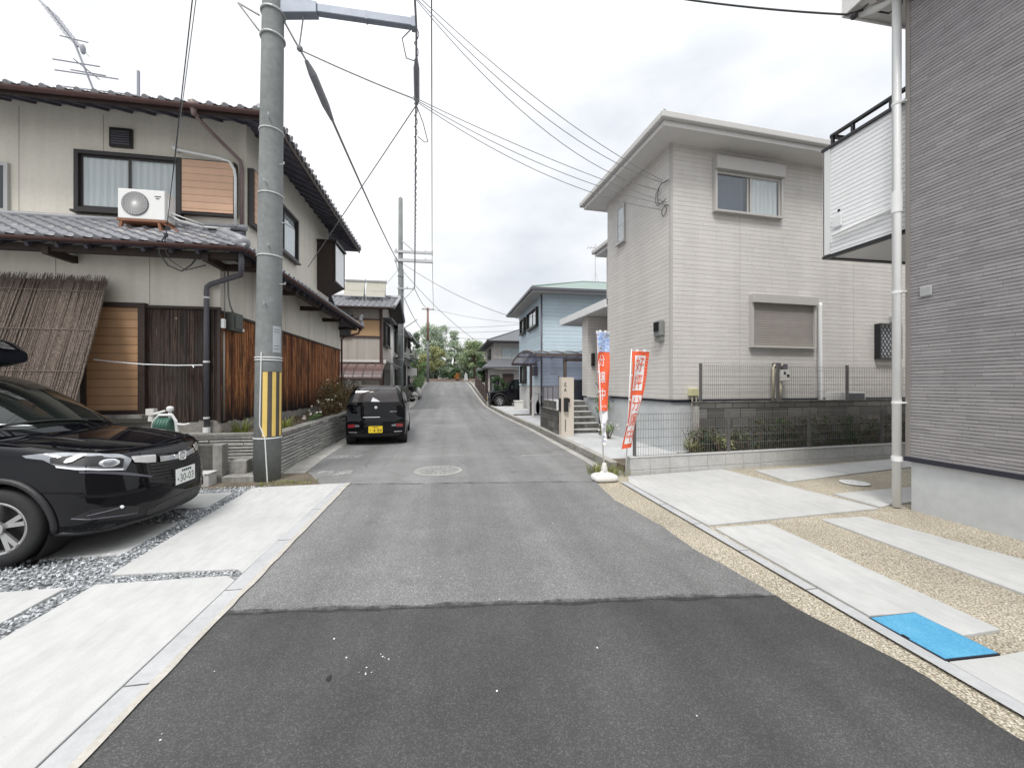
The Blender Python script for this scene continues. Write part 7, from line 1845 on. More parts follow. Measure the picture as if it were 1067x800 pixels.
    for s, f in zip((1, -1), fogs):
        P = [sk.at((a, b * s, c), .008) for a, b, c in ((-.39, .851, .384), (-.30, .81, .360), (-.221, .745, .345), (-.15, .63, .325), (-.107, .535, .315))]; MB().tube(P, .006, 6).build('fog_trim', MAT['pipe_grey'], f, smooth=True)
        P = [sk.at((a, b * s, c), .010) for a, b, c in ((-.30, .815, .395), (-.22, .745, .398), (-.165, .66, .405))]; MB().tube(P, [.004, .005, .009], 8).build('fog_light_strip', MAT['pipe_grey'], f, smooth=True)
        mb = MB(); mb.sphere(sk.at((-.155, .648 * s, .408), .008), (.016, .016, .016), 8, 6); mb.build('fog_led', MAT['paper'], f)
    pat('air_intake', [(-.10, .44, .265), (-.06, .25, .245), (-.04, 0, .24)], [(-.079, .456, .315), (-.03, .25, .355), (-.01, 0, .37)], 'black_plastic', .004)
    line('lower_lip', [(-.56, .868, .235), (-.319, .77, .226), (-.15, .55, .215), (-.07, .3, .21), (-.04, 0, .21)], .022, 'black_plastic', -.004)
    line('sill_line', [(-1.5, .885, .60), (-2.3, .885, .62), (-3.1, .885, .64)], .006, 'car_black', .0)
    x = sk.at((0, 0, .56), 0).x + .022
    MB().box(x - .03, x - .008, -.172, .172, .472, .648).build('plate_frame', MAT['black_plastic'], t, bevel=.004)
    pl = MB().box(x - .007, x, -.165, .165, .478, .642).build('number_plate', MAT['plate_white'], t, bevel=.003)
    def put(txt, yc, zc, h, w, mat='ink_green'):
        vs, fs = text_mesh(txt, 1., 0.); xs = [v.x for v in vs]; ys_ = [v.y for v in vs]
        MB().add([(x + .0012, yc + (v.x - (max(xs) + min(xs)) / 2) * w / (max(xs) - min(xs)), zc + (v.y - (max(ys_) + min(ys_)) / 2) * h / (max(ys_) - min(ys_))) for v in vs], fs).build('lettering', MAT[mat], pl)
    put('30-03', .018, .540, .080, .235)
    mb = MB()
    for k in range(5): mb.box(x + .0005, x + .0014, -.07 + .034 * k, -.046 + .034 * k, .602, .628)
    mb.box(x + .0005, x + .0014, -.142, -.122, .53, .538); mb.box(x + .0005, x + .0014, -.136, -.130, .52, .55); mb.build('small_lettering', MAT['ink_green'], pl)
    # badge: an H inside a rounded frame
    ex = sk.at((0, 0, .765), 0).x + .026
    mb = MB()
    fr = [(-.030, .030), (-.046, .028), (-.050, .018), (-.040, -.028), (-.032, -.036), (.032, -.036), (.040, -.028), (.050, .018), (.046, .028), (.030, .030)]
    mb.tube([(ex, a * 1.2, .772 + b * 1.3) for a, b in fr + fr[:1]], .0075, 6)
    mb.bar((ex, -.034, .804), (ex, -.022, .738), .017, .010, up=(1, 0, 0)); mb.bar((ex, .034, .804), (ex, .022, .738), .017, .010, up=(1, 0, 0)); mb.bar((ex, -.026, .768), (ex, .026, .768), .008, .011, up=(1, 0, 0)); mb.build('emblem', MAT['chrome'], t)
    mb = MB(); sk2.grid(mb, [(-1.09, -.36, 1.128), (-1.22, -.60, 1.12), (-1.34, -.76, 1.10)], [(-1.11, -.38, 1.140), (-1.24, -.60, 1.18), (-1.40, -.72, 1.24)], .006, 10, 3); orient(mb.build('windscreen_patch', MAT['paper'], t, smooth=True), (-2.4, 0, .7))  # white patch laid on the outer face of the windscreen

def kei():
    t = thing('parked_car', 'small black kei car with a yellow number plate parked along the planter wall', 'car', (-1.72, 10.13, g(10.2) - .01), R(93.6), local=True)
    # x forward; the rear face is at x = 0, the nose at 3.395
    HW = .735
    def section(x):
        zt = spl([(0, .98), (.3, 1.0), (2.2, 1.02), (2.6, 1.0), (3.1, .90), (3.395, .74)], x); w = spl([(0, .70), (.12, .725), (.5, HW), (2.8, HW), (3.2, .70), (3.395, .6)], x)
        return [(0, .2), (w * .6, .2), (w * .93, .22), (w * .99, .35), (w, .55), (w * .995, .70), (w * .985, .84), (w * .965, zt - .05), (w * .93, zt - .008), (w * .5, zt), (0, zt)]
    nz = lambda x, y, z: (.22 * (abs(y) / HW) ** 2.4) * max(0, (x - 2.6) / .8) ** 1.5 if x > 2.6 else 0
    def tl(x, y, z):
        f = max(0, 1 - x / .7) ** 1.5 if x < .7 else 0
        return (.10 * (abs(y) / HW) ** 3 + spl([(.2, .05), (.3, .005), (.60, 0), (.70, .03), (.80, .05), (1.0, .07)], z)) * f
    V, F = loft_body([3.395, 3.36, 3.3, 3.2, 3.05, 2.9, 2.7, 2.4, 2.1, 1.8, 1.5, 1.2, .9, .7, .5, .35, .2, .1, .04, 0], section, nz, tl, 8, 4)
    cut = []
    for x in (.56, 3.02 - .0):
        for sy in (-1, 1): cut.append(MB().lathe([(.315, sy * .5), (.315, sy * 1.0)], (x, 0, .28), 'y', 36))
    body = to_obj('body', V, F, MAT['car_black'], t, cut); sk = Skin(V, F)
    roof = [(.085, .97), (.11, 1.16), (.2, 1.38), (.34, 1.47), (.7, 1.50), (1.5, 1.50), (2.0, 1.46), (2.3, 1.34), (2.6, 1.12), (2.75, 1.0)]
    def csec(x):
        zt = spl(roof, x); w = .695; zb = .92; h = max(.01, zt - zb); wt = w - .27 * h
        return [(0, zb), (w * .6, zb), (w, zb), (w - .05 * h, zb + h * .35), (w - .155 * h, zb + h * .7), (wt, zb + h * .9), (wt * .86, zb + h * .985), (wt * .5, zt - .001), (0, zt)]
    cn = lambda x, y, z: .2 * (abs(y) / .7) ** 2 if x > 1.9 else 0
    ct = lambda x, y, z: (.06 * (abs(y) / .7) ** 2.5) * max(0, 1 - x / .6) if x < .6 else 0
    V2, F2 = loft_body([2.75, 2.65, 2.5, 2.35, 2.2, 2.0, 1.7, 1.3, .9, .6, .45, .34,   .27, .2, .15, .12, .10, .085], csec, cn, ct, 3, 4)
    to_obj('cabin', V2, F2, MAT['car_black'], t); sk2 = Skin(V2, F2); C0 = (1.6, 0, .7)
    def pat(name, lo, hi, mat, skin, d=.004, nu=14, nv=5): mb = MB(); skin.grid(mb, lo, hi, d, nu, nv); return orient(mb.build(name, MAT[mat], t, smooth=True), C0)
    dim = glass('kei_rear_glass', (.10, .09, .10), .22)
    gw = pat('rear_window', [(.05, .57, 1.09), (.02, 0, 1.075), (.05, -.57, 1.09)], [(.30, .45, 1.40), (.27, 0, 1.425), (.30, -.45, 1.40)], 'rear_glass', sk2, .005, 20, 8)
    mb = MB(); mb.add([(.045, .10, 1.09), (.05, -.12, 1.09), (.07, -.02, 1.17), (.06, .07, 1.19)], [(0, 1, 2, 3)]); 
    P = [sk2.at(q, .0085) for q in ((.05, .12, 1.095), (.05, -.10, 1.095), (.07, -.02, 1.15), (.08, .08, 1.20))]; mb = MB(); mb.poly(P); mb.build('paper', MAT['paper'], gw)
    for s in (-1, 1):
        mb = MB(); sk2.grid(mb, [(.62, s * .7, 1.08), (1.5, s * .7, 1.05), (2.45, s * .7, 1.04)], [(.75, s * .62, 1.40), (1.5, s * .62, 1.42), (2.05, s * .62, 1.38)], .004, 14, 5); orient(mb.build('side_window', MAT['car_glass'], t, smooth=True), C0)
        pat('tail_lamp', [(.02, s * .66, .455), (0, s * .50, .46)], [(.02, s * .665, .535), (0, s * .49, .545)], 'lamp_red', sk, .008)
        pat('reversing_lamp', [(.0, s * .485, .475), (0, s * .38, .48)], [(0, s * .485, .535), (0, s * .38, .52)], 'lamp_clear', sk, .008)
        pat('reflector', [(.02, s * .64, .335), (0, s * .44, .335)], [(.02, s * .64, .352), (0, s * .44, .352)], 'chrome', sk, .006)
        for x in (.56, 3.02):
            wheel(t, x, s * .725, .275, .155, s, 6, .62); MB().lathe([(.312, s * .5), (.312, s * .73)], (x, 0, .28), 'y', 30, caps=False).build('arch_liner', MAT['black_plastic'], t)
        mb = MB(); mb.sphere((2.2, s * .84, 1.05), (.05, .09, .07), 12, 8); mb.tube([(2.22, s * .70, 1.0), (2.2, s * .8, 1.03)], .02, 6); mb.build('mirror', MAT['car_black'], t, smooth=True)
    pat('lower_bumper', [(.02, .60, .23), (0, 0, .23), (.02, -.60, .23)], [(.0, .60, .30), (0, 0, .30), (0, -.60, .30)], 'black_plastic', sk, .006, 20, 3)
    pat('tailgate_handle', [(.03, .30, .70), (.03, -.1, .70)], [(.03, .30, .715), (.03, -.1, .715)], 'chrome', sk, .007)
    p = sk.at((.05, 0, .945), .002); mb = MB(); mb.lathe([(.036, 0), (.036, -.010), (0, -.014)], tuple(p), 'x', 20); mb.build('emblem', MAT['chrome'], t)
    p = sk.at((0, -.0, .42), .012); mb = MB(); mb.box(p.x - .012, p.x, -.165, .165, .325, .49); pl = mb.build('number_plate', MAT['plate_yellow'], t)
    def lettering(txt, c, h, mat, parent, w=None):
        vs, fs = text_mesh(txt, 1., 0.); xs = [v.x for v in vs]; ys_ = [v.y for v in vs]; k = h / (max(ys_) - min(ys_)); mx_, my_ = (max(xs) + min(xs)) / 2, (max(ys_) + min(ys_)) / 2
        kx = w / (max(xs) - min(xs)) if w else k
        MB().add([(c[0], c[1] - (v.x - mx_) * kx, c[2] + (v.y - my_) * k) for v in vs], fs).build('lettering', MAT[mat], parent)
    lettering('･ 4 84', (p.x - .0135, -.01, .385), .085, 'ink', pl, .27)
    mb = MB()
    for i in range(4): mb.box(p.x - .0135, p.x - .0125, .04 - .03 * i - .012, .04 - .03 * i + .012, .455, .475)
    mb.build('small_lettering', MAT['ink'], pl)
    q = sk.at((.05, -.42, .845), .004); lettering('ALTO', (q.x - .006, q.y, q.z), .032, 'chrome', t, .16)
    P = [sk2.at(Vector((.05, .05, 1.08)).lerp(Vector((.07, .30, 1.11)), k / 5), .016) for k in range(6)]; MB().tube(P, .008, 5).build('wiper', MAT['black_rubber'], t)
    return t

def offroader():
    t = thing('parked_car', 'boxy black off roader with its nose sticking out of the drive of the blue house', 'car', (2.58, 24.35, .20), R(180), local=True)
    # local x forward (nose at x = 0), so the nose points to the street
    def section(x):
        zt = spl([(-3.4, 1.0), (-1.0, .99), (-.1, .94), (0, .90)], x); w = .66
        return [(0, .35), (w * .6, .35), (w * .97, .37), (w, .5), (w, .7), (w * .99, .86), (w * .96, zt - .03), (w * .85, zt), (w * .4, zt + .01), (0, zt + .012)]
    V, F = loft_body([0, -.03, -.1, -.3, -.6, -.9, -1.1, -1.6, -2.2, -2.8, -3.3], section, lambda x, y, z: .05 * (abs(y) / .66) ** 3 * max(0, 1 + x / .5) if x > -.5 else 0, lambda x, y, z: 0, 5, 3)
    cut = [MB().lathe([(.42, sy * .45), (.42, sy * .9)], (x, 0, .36), 'y', 30) for x in (-.62, -2.85) for sy in (-1, 1)]
    to_obj('body', V, F, MAT['car_black'], t, cut)
    mb = MB(); mb.prism([(-1.02, -.62, .98), (-1.42, -.58, 1.68), (-3.3, -.58, 1.68), (-3.32, -.62, .98)], (0, .0, 0)) if False else None
    mb = MB(); pr = [(-1.0, .63, .98), (-1.38, .56, 1.62), (-1.55, .54, 1.68), (-3.25, .54, 1.68), (-3.3, .63, .98)]
    vs = pr + [(x, -y, z) for x, y, z in pr]; mb.add(vs, [(0, 1, 2, 3, 4), (9, 8, 7, 6, 5), (0, 5, 6, 1), (1, 6, 7, 2), (2, 7, 8, 3), (3, 8, 9, 4), (4, 9, 5, 0)]); mb.build('cabin', MAT['car_black'], t, bevel=.03, fixn=True)
    mb = MB(); mb.add([(-1.03, .54, 1.06), (-1.03, -.54, 1.06), (-1.37, -.50, 1.58), (-1.37, .50, 1.58)], [(0, 1, 2, 3)]); mb.v = [(x + .02, y, z) for x, y, z in mb.v]; mb.build('windscreen', MAT['car_glass'], t)
    for s in (-1, 1):
        mb = MB(); mb.add([(-1.25, s * .632, 1.06), (-2.2, s * .632, 1.06), (-2.2, s * .575, 1.58), (-1.5, s * .575, 1.58)], [(0, 1, 2, 3)]); mb.build('side_window', MAT['car_glass'], t)
        mb = MB(); mb.lathe([(.085, 0), (.085, .02), (.0, .03)], (-.02, s * .46, .74), 'x', 18); mb.build('headlight', MAT['lamp_clear'], t)
        for x in (-.62, -2.85):
            wheel(t, x, s * .72, .345, .19, s, 5, .55)
            mb = MB(); mb.tube([(x + .43 * math.cos(a / 12 * math.pi), s * .70, .38 + .43 * math.sin(a / 12 * math.pi)) for a in range(13)], .045, 6); mb.build('wing_flare', MAT['black_plastic'], t)
        mb = MB(); mb.box(-1.42, -1.30, s * .70, s * .86, 1.1, 1.28); mb.build('mirror', MAT['black_plastic'], t, bevel=.02)
    MB().box(-.08, .06, -.70, .70, .42, .58).build('bumper', MAT['black_plastic'], t, bevel=.02)
    mb = MB()
    for k in range(6): mb.box(-.01, .012, -.30 + .11 * k, -.25 + .11 * k, .64, .86)
    mb.build('grille', MAT['black_plastic'], t)
    MB().box(.061, .068, -.165, .165, .44, .56).build('number_plate', MAT['plate_yellow'], t)
    return t
def scooter():
    t = thing('scooter', 'white scooter standing at the left kerb beyond the small black car', 'scooter', (-2.25, 27.4, g(27.4)), R(70), local=True)
    for x in (0, 1.15): wheel(t, x, -.045, .21, .09, -1, 5, .6)
    mb = MB(); mb.tube([(-.1, 0, .45), (.15, 0, .52), (.55, 0, .40), (.8, 0, .30)], [.10, .16, .13, .1], 12); mb.build('body', MAT['tank_white'], t, smooth=True)
    mb = MB(); mb.tube([(1.0, 0, .3), (.95, 0, .6), (.86, 0, .92)], [.13, .16, .09], 12); mb.tube([(1.18, 0, .42), (1.1, 0, .46), (1.0, 0, .4)], [.05, .09, .08], 8); mb.build('front_shield', MAT['tank_white'], t, smooth=True)
    MB().sphere((.1, 0, .70), (.32, .13, .06), 12, 8).build('seat', MAT['black_rubber'], t, smooth=True)
    MB().tube([(.82, -.3, 1.0), (.86, 0, .96), (.82, .3, 1.0)], .018, 7).build('handlebar', MAT['black_plastic'], t)
    MB().box(-.32, .02, -.17, .17, .74, 1.0).build('top_box', MAT['black_plastic'], t, bevel=.03)
    MB().sphere((.95, 0, .86), (.06, .08, .07), 10, 6).build('headlight', MAT['lamp_clear'], t)
    for s in (-1, 1): MB().sphere((.80, s * .34, 1.16), (.015, .06, .045), 8, 6).build('mirror', MAT['black_plastic'], t)
    return t

# ================================================================== POLES AND CABLES
def pole_things():
    t = thing('utility_pole', 'concrete utility pole with yellow striped guard beside the left forecourt', 'utility pole', (-2.86, 6.93, .0))
    def ax(z): return Vector((-2.86 + .0145 * z, 6.93 - .006 * z, z))
    def rad(z): return .196 - .0052 * z
    MB().tube([ax(z) for z in (-.2, 2, 4, 6, 8, 10, 12.6)], [rad(z) for z in (-.2, 2, 4, 6, 8, 10, 12.6)], 32).build('shaft', MAT['pole_conc'], t, smooth=True)
    vdir = math.atan2(-6.93, 2.86) # bearing of the forecourt
    def shell(mb, a0, a1, z0, z1, d, n=12, nv=6):
        mb.grid(lambda u, v: ax(z0 + (z1 - z0) * v) + Vector((math.cos(vdir + R(a0 + (a1 - a0) * u)), math.sin(vdir + R(a0 + (a1 - a0) * u)), 0)) * (rad(z0 + (z1 - z0) * v) + d), n, nv)
    mb = MB(); shell(mb, -26, 150, .76, 1.80, .004, 30); gd = mb.build('guard_sheet', MAT['guard_black'], t, smooth=True)
    for a0, a1 in ((-23, -3), (16, 33), (52, 70), (88, 106), (124, 142)):
        mb = MB(); shell(mb, a0, a1, .77, 1.79, .007); mb.build('guard_stripe', MAT['guard_yellow'], gd, smooth=True)
    mb = MB(); shell(mb, 16, 60, 2.10, 2.52, .004); pn = mb.build('notice_plate', plain('notice', (.42, .45, .48), .4, var=.1), t, smooth=True)
    mb = MB(); 
    for z in (2.46, 2.42, 2.2, 2.15): shell(mb, 20, 50, z, z + .012, .0055, 6, 1)
    mb.build('notice_print', MAT['pole_conc'], pn)
    for z in (5.65, 4.63, 3.64, 2.02, 1.98, .74): MB().tube([ax(z) + Vector((math.cos(a / 24 * 6.2832), math.sin(a / 24 * 6.2832), .03 * math.sin(a / 24 * 6.28) )) * 1.0 * (rad(z) + .005) if False else ax(z) + Vector((math.cos(a / 24 * 6.2832) * (rad(z) + .006), math.sin(a / 24 * 6.2832) * (rad(z) + .006), 0)) for a in range(25)], .009, 6, False).build('band', MAT['white_pvc'], t)
    for z, a in ((5.78, -10), (5.1, 40), (4.75, -20), (4.2, 60), (3.76, -5), (3.2, 50), (2.85, -15)):
        d = Vector((math.cos(vdir + R(a)), math.sin(vdir + R(a)), 0)); p = ax(z) + d * rad(z); MB().tube([p - d * .02, p + d * .10, p + d * .10 + Vector((0, 0, .03))], .010, 6).build('step_bolt', MAT['galv'], t)
    mb = MB(); mb.tube([ax(z) + Vector((math.cos(vdir + R(a)), math.sin(vdir + R(a)), 0)) * (rad(z) + .012) for z, a in ((2.1, -30), (1.8, -31), (.95, -32), (.74, -10), (.5, -6), (.02, 2))], .010, 6); mb.tube([ax(z) + Vector((math.cos(vdir + R(150)), math.sin(vdir + R(150)), 0)) * (rad(z) + .02) for z in (.1, 6.5)], .02, 6); mb.build('earth_wire', MAT['white_pvc'], t)
    # bracket arm
    a0, a1 = ax(7.72) + Vector((.10, 0, 0)), Vector((-.52, 6.86, 7.70))
    k = a0.lerp(a1, .27)
    mb = MB(); mb.bar(k + Vector((0, 0, .0)), a1, .11, .14); 
    u = (a1 - a0).normalized(); n_ = Vector((-u.y, u.x, 0)); 
    q = [a0 + Vector((0, 0, .13)), a0 + Vector((0, 0, -.19)), k + Vector((0, 0, -.10)), k + Vector((0, 0, .08))]
    mb.prism([p - n_ * .075 for p in q], n_ * .15); arm = mb.build('bracket_arm', MAT['pole_steel'], t, bevel=.012)
    mb = MB(); mb.bar(a1 - u * .06, a1 + u * .02, .13, .17); mb.bar(k + u * .75, k + u * .78, .115, .147); mb.build('arm_cap', MAT['pole_steel'], arm)
    for z in (7.9, 7.55, 7.15): MB().tube([ax(z) + Vector((math.cos(a / 20 * 6.2832) * (rad(z) + .012), math.sin(a / 20 * 6.2832) * (rad(z) + .012), 0)) for a in range(21)], .018, 6, False).build('clamp', MAT['galv'], t)
    mb = MB(); mb.bar(ax(7.5) + Vector((-.2, 0, 0)), ax(7.42) + Vector((-.42, -.2, .06)), .02); mb.bar(ax(7.42) + Vector((-.42, -.2, .06)), ax(7.25) + Vector((-.2, 0, 0)), .02); mb.build('hook', MAT['galv'], t)
    # upper crossarm above the frame
    MB().bar((-3.6, 6.86, 9.95), (-.1, 6.80, 9.98), .09, .09).build('crossarm', MAT['pole_steel'], t); MB().bar((-3.6, 6.86, 8.7), (-.6, 6.80, 8.72), .08, .08).build('crossarm', MAT['pole_steel'], t)
    for x, z in ((-.25, 10.02), (-.5, 8.76), (-3.4, 10.0), (-.75, 8.76)): MB().lathe([(.03, 0), (.05, .03), (.03, .06), (.05, .09), (.02, .13)], (x, 6.82, z), n=10).build('insulator', MAT['tank_white'], t)
    # second and third poles
    def pole2(label, x, y, zb, h, r0, r1, arms, mat='pole_conc'):
        t = thing('utility_pole', label, 'utility pole', (x, y, zb))
        MB().tube([(x, y, zb - .3), (x, y, zb + h * .5), (x, y, zb + h), (x, y, zb + h + .12)], [r0, (r0 + r1) / 2, r1, .01], 16).build('shaft', MAT[mat], t, smooth=True)
        for (z, xa, xb, w, m_) in arms:
            mb = MB(); mb.bar((x + xa, y - .12, z), (x + xb, y - .12, z), w, w)
            o = mb.build('crossarm', MAT[m_], t)
            for xx in (x + xb - .05, x + xb - .45, x + xa + .1):
                MB().lathe([(.03, 0), (.055, .03), (.03, .06), (.055, .09), (.02, .14)], (xx, y - .12, z + w / 2), n=8).build('insulator', MAT['tank_white'], o)
        return t
    t2 = pole2('tall concrete utility pole with two crossarms behind the small black car', -2.76, 24.9, .2, 12.75, .175, .125, [(9.66, -.35, 1.95, .14, 'galv'), (9.14, -.35, 1.95, .17, 'galv'), (7.42, -.2, .85, .07, 'galv')])
    for p, q, w in (((-2.65, 24.75, 10.3), (-1.95, 24.75, 9.72), .06), ((-2.9, 24.8, 8.5), (-3.05, 24.8, 9.1), .08), ((-2.6, 24.8, 6.7), (-2.0, 24.8, 7.38), .04), ((-2.7, 24.85, 4.9), (-1.75, 24.7, 5.55), .05)): MB().bar(p, q, w).build('brace', MAT['galv'], t2)
    for z in (3.1, 4.6, 5.3, 7.0, 8.2): MB().tube([(-2.76 + math.cos(a / 12 * 6.2832) * .18, 24.9 + math.sin(a / 12 * 6.2832) * .18, z) for a in range(13)], .02, 5, False).build('band', MAT['galv'], t2)
    MB().tube([(-2.58, 24.85, 3), (-2.58, 24.85, 8.6)], .03, 6).build('conduit', MAT['galv'], t2)
    t3 = pole2('slim reddish topped utility pole at the far end of the street', -1.95, 43.0, 1.8, 7.9, .15, .09, [(9.55, -.6, .65, .09, 'steel_rust')])
    mb = MB(); mb.tube([(-1.95, 43, 6.2), (-1.95, 43, 9.75)], [.135, .10], 12); mb.build('rusty_sleeve', MAT['steel_rust'], t3, smooth=True)
    # cables
    cable('insulated twisted cable from the arm of the striped pole to the second pole', (-.50, 6.86, 7.62), (-1.92, 24.78, 7.46), .28, .020, 'wire_grey', twist=True, n=40)
    cable('straight upper wire from the striped pole to the crossarm end of the second pole', (-.25, 6.82, 10.1), (-.86, 24.78, 9.78), .22, .016, 'wire_black')
    cable('cable continuing overhead from the arm end of the striped pole', (-.50, 6.86, 7.64), (.35, -22, 7.9), .35, .020, 'wire_grey')
    cable('second wire continuing overhead from the upper crossarm of the striped pole', (-.25, 6.82, 10.1), (.7, -22, 10.2), .3, .016)
    def sleeve(mb):
        pts = cat_pts((-2.55, 6.95, 7.45), (-2.80, 24.78, 9.0), .95, 200); mb.tube([Vector((-2.72, 6.88, 7.6))] + pts[:1], .018, 6); mb.tube(pts[8:14] if False else pts[10:17], .075, 10); mb.tube(pts[2:10], .03, 8)
    pts0 = cat_pts((-2.5, 6.9, 7.5), (-2.80, 24.78, 9.0), .9, 60)
    def sl(mb):
        mb.tube([Vector((-2.30, 7.02, 6.98)), Vector((-2.24, 7.15, 6.86)), Vector((-2.16, 7.6, 6.66)), Vector((-2.11, 7.85, 6.55))], [.03, .065, .065, .03], 12)
        mb.tube([Vector((-2.62, 6.88, 7.52)), Vector((-2.45, 6.93, 7.22)), Vector((-2.30, 7.02, 6.98))], .016, 6); mb.tube([Vector((-2.28, 6.86, 7.62)), Vector((-2.38, 6.95, 7.15))], .012, 6)
        mb.sphere((-2.38, 6.97, 7.12), .05, 8, 6)
    cable('thick sleeved cable slanting from the striped pole down the street to the second pole', (-2.11, 7.85, 6.55), (-2.86, 24.78, 8.95), .12, .022, 'wire_grey', extra=sl)
    cable('thin stay wire crossing from the striped pole to the hanging cable closure', (-2.38, 6.97, 7.10), (-.60, 7.4, 6.82), .02, .011, 'wire_grey')
    def closure(mb):
        mb.tube([Vector((-.535, 7.35, 7.55)), Vector((-.55, 7.55, 7.50)), Vector((-.60, 8.35, 7.47)), Vector((-.61, 8.5, 7.47))], [.02, .055, .055, .02], 12)
        mb.tube([Vector((-.62, 8.5, 7.46)), Vector((-.5, 8.8, 7.3)), Vector((-.42, 9.3, 7.2)), Vector((-.5, 9.5, 7.3)), Vector((-.66, 9.5, 7.42))], .010, 6); mb.tube([Vector((-.5, 6.9, 7.75)), Vector((-.75, 7.0, 7.55)), Vector((-.7, 7.2, 7.38)), Vector((-.54, 7.4, 7.5))], .010, 6)
    cable('thin service wire crossing the street side from the cable closure to the old house', (-.6, 8.45, 7.46), (-4.2, 13.0, 5.2), .0, .011, 'wire_grey', extra=closure)
    e1 = Vector(wb(-.03, .25) + (6.08,)); e2 = Vector(wb(-.03, .10) + (5.52,))
    for i, (p, q, s, lab) in enumerate([((-.9, 6.82, 8.5), e1 + Vector((0, 0, .05)), .30, 'topmost of the upper three service wires to the pale house'), ((-.75, 6.82, 8.35), e1, .48, 'middle of the upper three service wires to the pale house'), ((-.7, 6.82, 8.30), e1 + Vector((0, .25, -.03)), .62, 'lowest of the upper three service wires to the pale house'),
                                      ((-.60, 7.4, 6.85), e2 + Vector((0, 0, .06)), .10, 'topmost of the lower three service wires to the pale house'), ((-.60, 7.42, 6.84), e2, .24, 'middle of the lower three service wires to the pale house'), ((-.60, 7.44, 6.83), e2 + Vector((0, .2, -.02)), .33, 'lowest of the lower three service wires to the pale house')]):
        cable(lab, p, q, s, .007, 'wire_grey')
    mb = MB()
    def W(u, z, d=.05): x, y = wb(-d, u); return Vector((x, y, z))
    mb.tube([W(.25, 6.08), W(.34, 6.02), W(.42, 5.86), W(.38, 5.66), W(.22, 5.60), W(.10, 5.66)], .008, 5); mb.tube([W(.28, 6.06), W(.46, 5.95), W(.50, 5.75), W(.40, 5.62), W(.2, 5.64)], .007, 5)
    mb.tube([W(.10, 5.52), W(.2, 5.5), W(.26, 5.40), W(.2, 5.30), W(.1, 5.33), W(.08, 5.45), W(.16, 5.52)], .008, 5); mb.tube([W(.02, 6.02), W(.2, 6.05)], .012, 6); mb.tube([W(.02, 5.48), W(.12, 5.52)], .012, 6); mb.box(*sorted((W(.2, 0).x, W(.3, 0).x)), W(.22, 0).y, W(.30, 0).y, 6.03, 6.10) if False else None
    single('cable_loop', mb, MAT['wire_black'], 'small loops of black cable at the upper corner of the pale house', 'cable', 'cables strung between poles and houses')
    c0 = Vector((5.36, 4.42, 6.50))
    mb = MB(); mb.tube([c0 + Vector(q) for q in ((-.1, .02, .02), (.08, 0, .08), (.22, -.05, .06), (.36, -.15, -.05), (.42, -.25, -.02), (.36, -.3, .1))], .012, 6); mb.tube([c0 + Vector(q) for q in ((.0, 0, .0), (.15, -.1, .12), (.33, -.35, .02), (.36, -.6, -.1), (.36, -.8, .0), (.37, -1.0, .16), (.37, -.8, .2), (.36, -.6, .1))], .010, 6); mb.sphere(c0 + Vector((.0, 0, .0)), .045, 8, 6); mb.box(5.65, 5.715, 3.9, 4.0, 6.36, 6.48)
    single('cable_loop', mb, MAT['wire_black'], 'black cable loops under the eave of the dark grey house', 'cable', 'cables strung between poles and houses')
    cable('black service wire reaching the eave of the dark grey house', (-2.7, 6.9, 9.7), c0 + Vector((-.1, .02, .02)), .42, .012, n=30)
    cable('higher wire from the second pole to the blue house', (-2.7, 24.8, 9.0), (4.2, 22.6, 5.4), .35, .016, 'wire_grey'); cable('lower wire from the second pole to the beige house', (-2.7, 24.9, 8.6), (3.2, 30.5, 4.4), .45, .016, 'wire_grey')
    cable('wire from the second pole to the far pole', (-1.92, 24.95, 7.46), (-1.5, 42.9, 9.6), .5, .02, 'wire_grey'); cable('lower wire from the second pole dipping to the far pole', (-2.6, 25, 7.0), (-1.95, 42.9, 7.0), .5, .022, 'wire_grey'); cable('upper wire running on along the street to the far pole', (-.86, 24.85, 9.78), (-1.35, 42.9, 9.65), .35, .018)
    for i, (z, d) in enumerate(((7.7, 9.0), (7.2, 8.2), (6.7, 7.0))): cable(('highest', 'middle', 'lowest')[i] + ' of the three far wires crossing above the park trees', (-1.9, 43, z), (15, 40 - i, d), .5, .02, 'wire_grey')
    cable('far wire leaving the rusty topped pole to the right', (-1.4, 43, 9.6), (14, 41, 8.2), .6, .018, 'wire_grey'); cable('stay wire from the second pole to the solar roof house', (-2.8, 24.8, 8.7), (-4.0, 22, 6.1), .1, .014, 'wire_grey')
vezel(); kei(); offroader(); scooter(); pole_things()
# ================================================================== SKY, SUN, CAMERA
W_ = bpy.data.worlds.new('World'); SC.world = W_; W_.use_nodes = True
nt = W_.node_tree; bgn = nt.nodes['Background']
SUN_EL, SUN_AZ = R(58), R(205)
sky = nt.nodes.new('ShaderNodeTexSky'); sky.sky_type = 'NISHITA'; sky.sun_disc = False; sky.sun_elevation = SUN_EL; sky.sun_rotation = SUN_AZ
sc_ = nt.nodes.new('ShaderNodeMix'); sc_.data_type = 'RGBA'; sc_.blend_type = 'MULTIPLY'; sc_.inputs[0].default_value = 1; nt.links.new(sky.outputs[0], sc_.inputs[6]); sc_.inputs[7].default_value = (1, 1, 1, 1)
tc = nt.nodes.new('ShaderNodeTexCoord')
mpn = nt.nodes.new('ShaderNodeMapping'); nt.links.new(tc.outputs['Generated'], mpn.inputs[0]); mpn.inputs['Scale'].default_value = (1, 1, 2.0); mpn.inputs['Location'].default_value = (.6, .3, .2)
nz_ = nt.nodes.new('ShaderNodeTexNoise'); nt.links.new(mpn.outputs[0], nz_.inputs['Vector']); nz_.inputs['Scale'].default_value = 1.7; nz_.inputs['Detail'].default_value = 6; nz_.inputs['Roughness'].default_value = .52
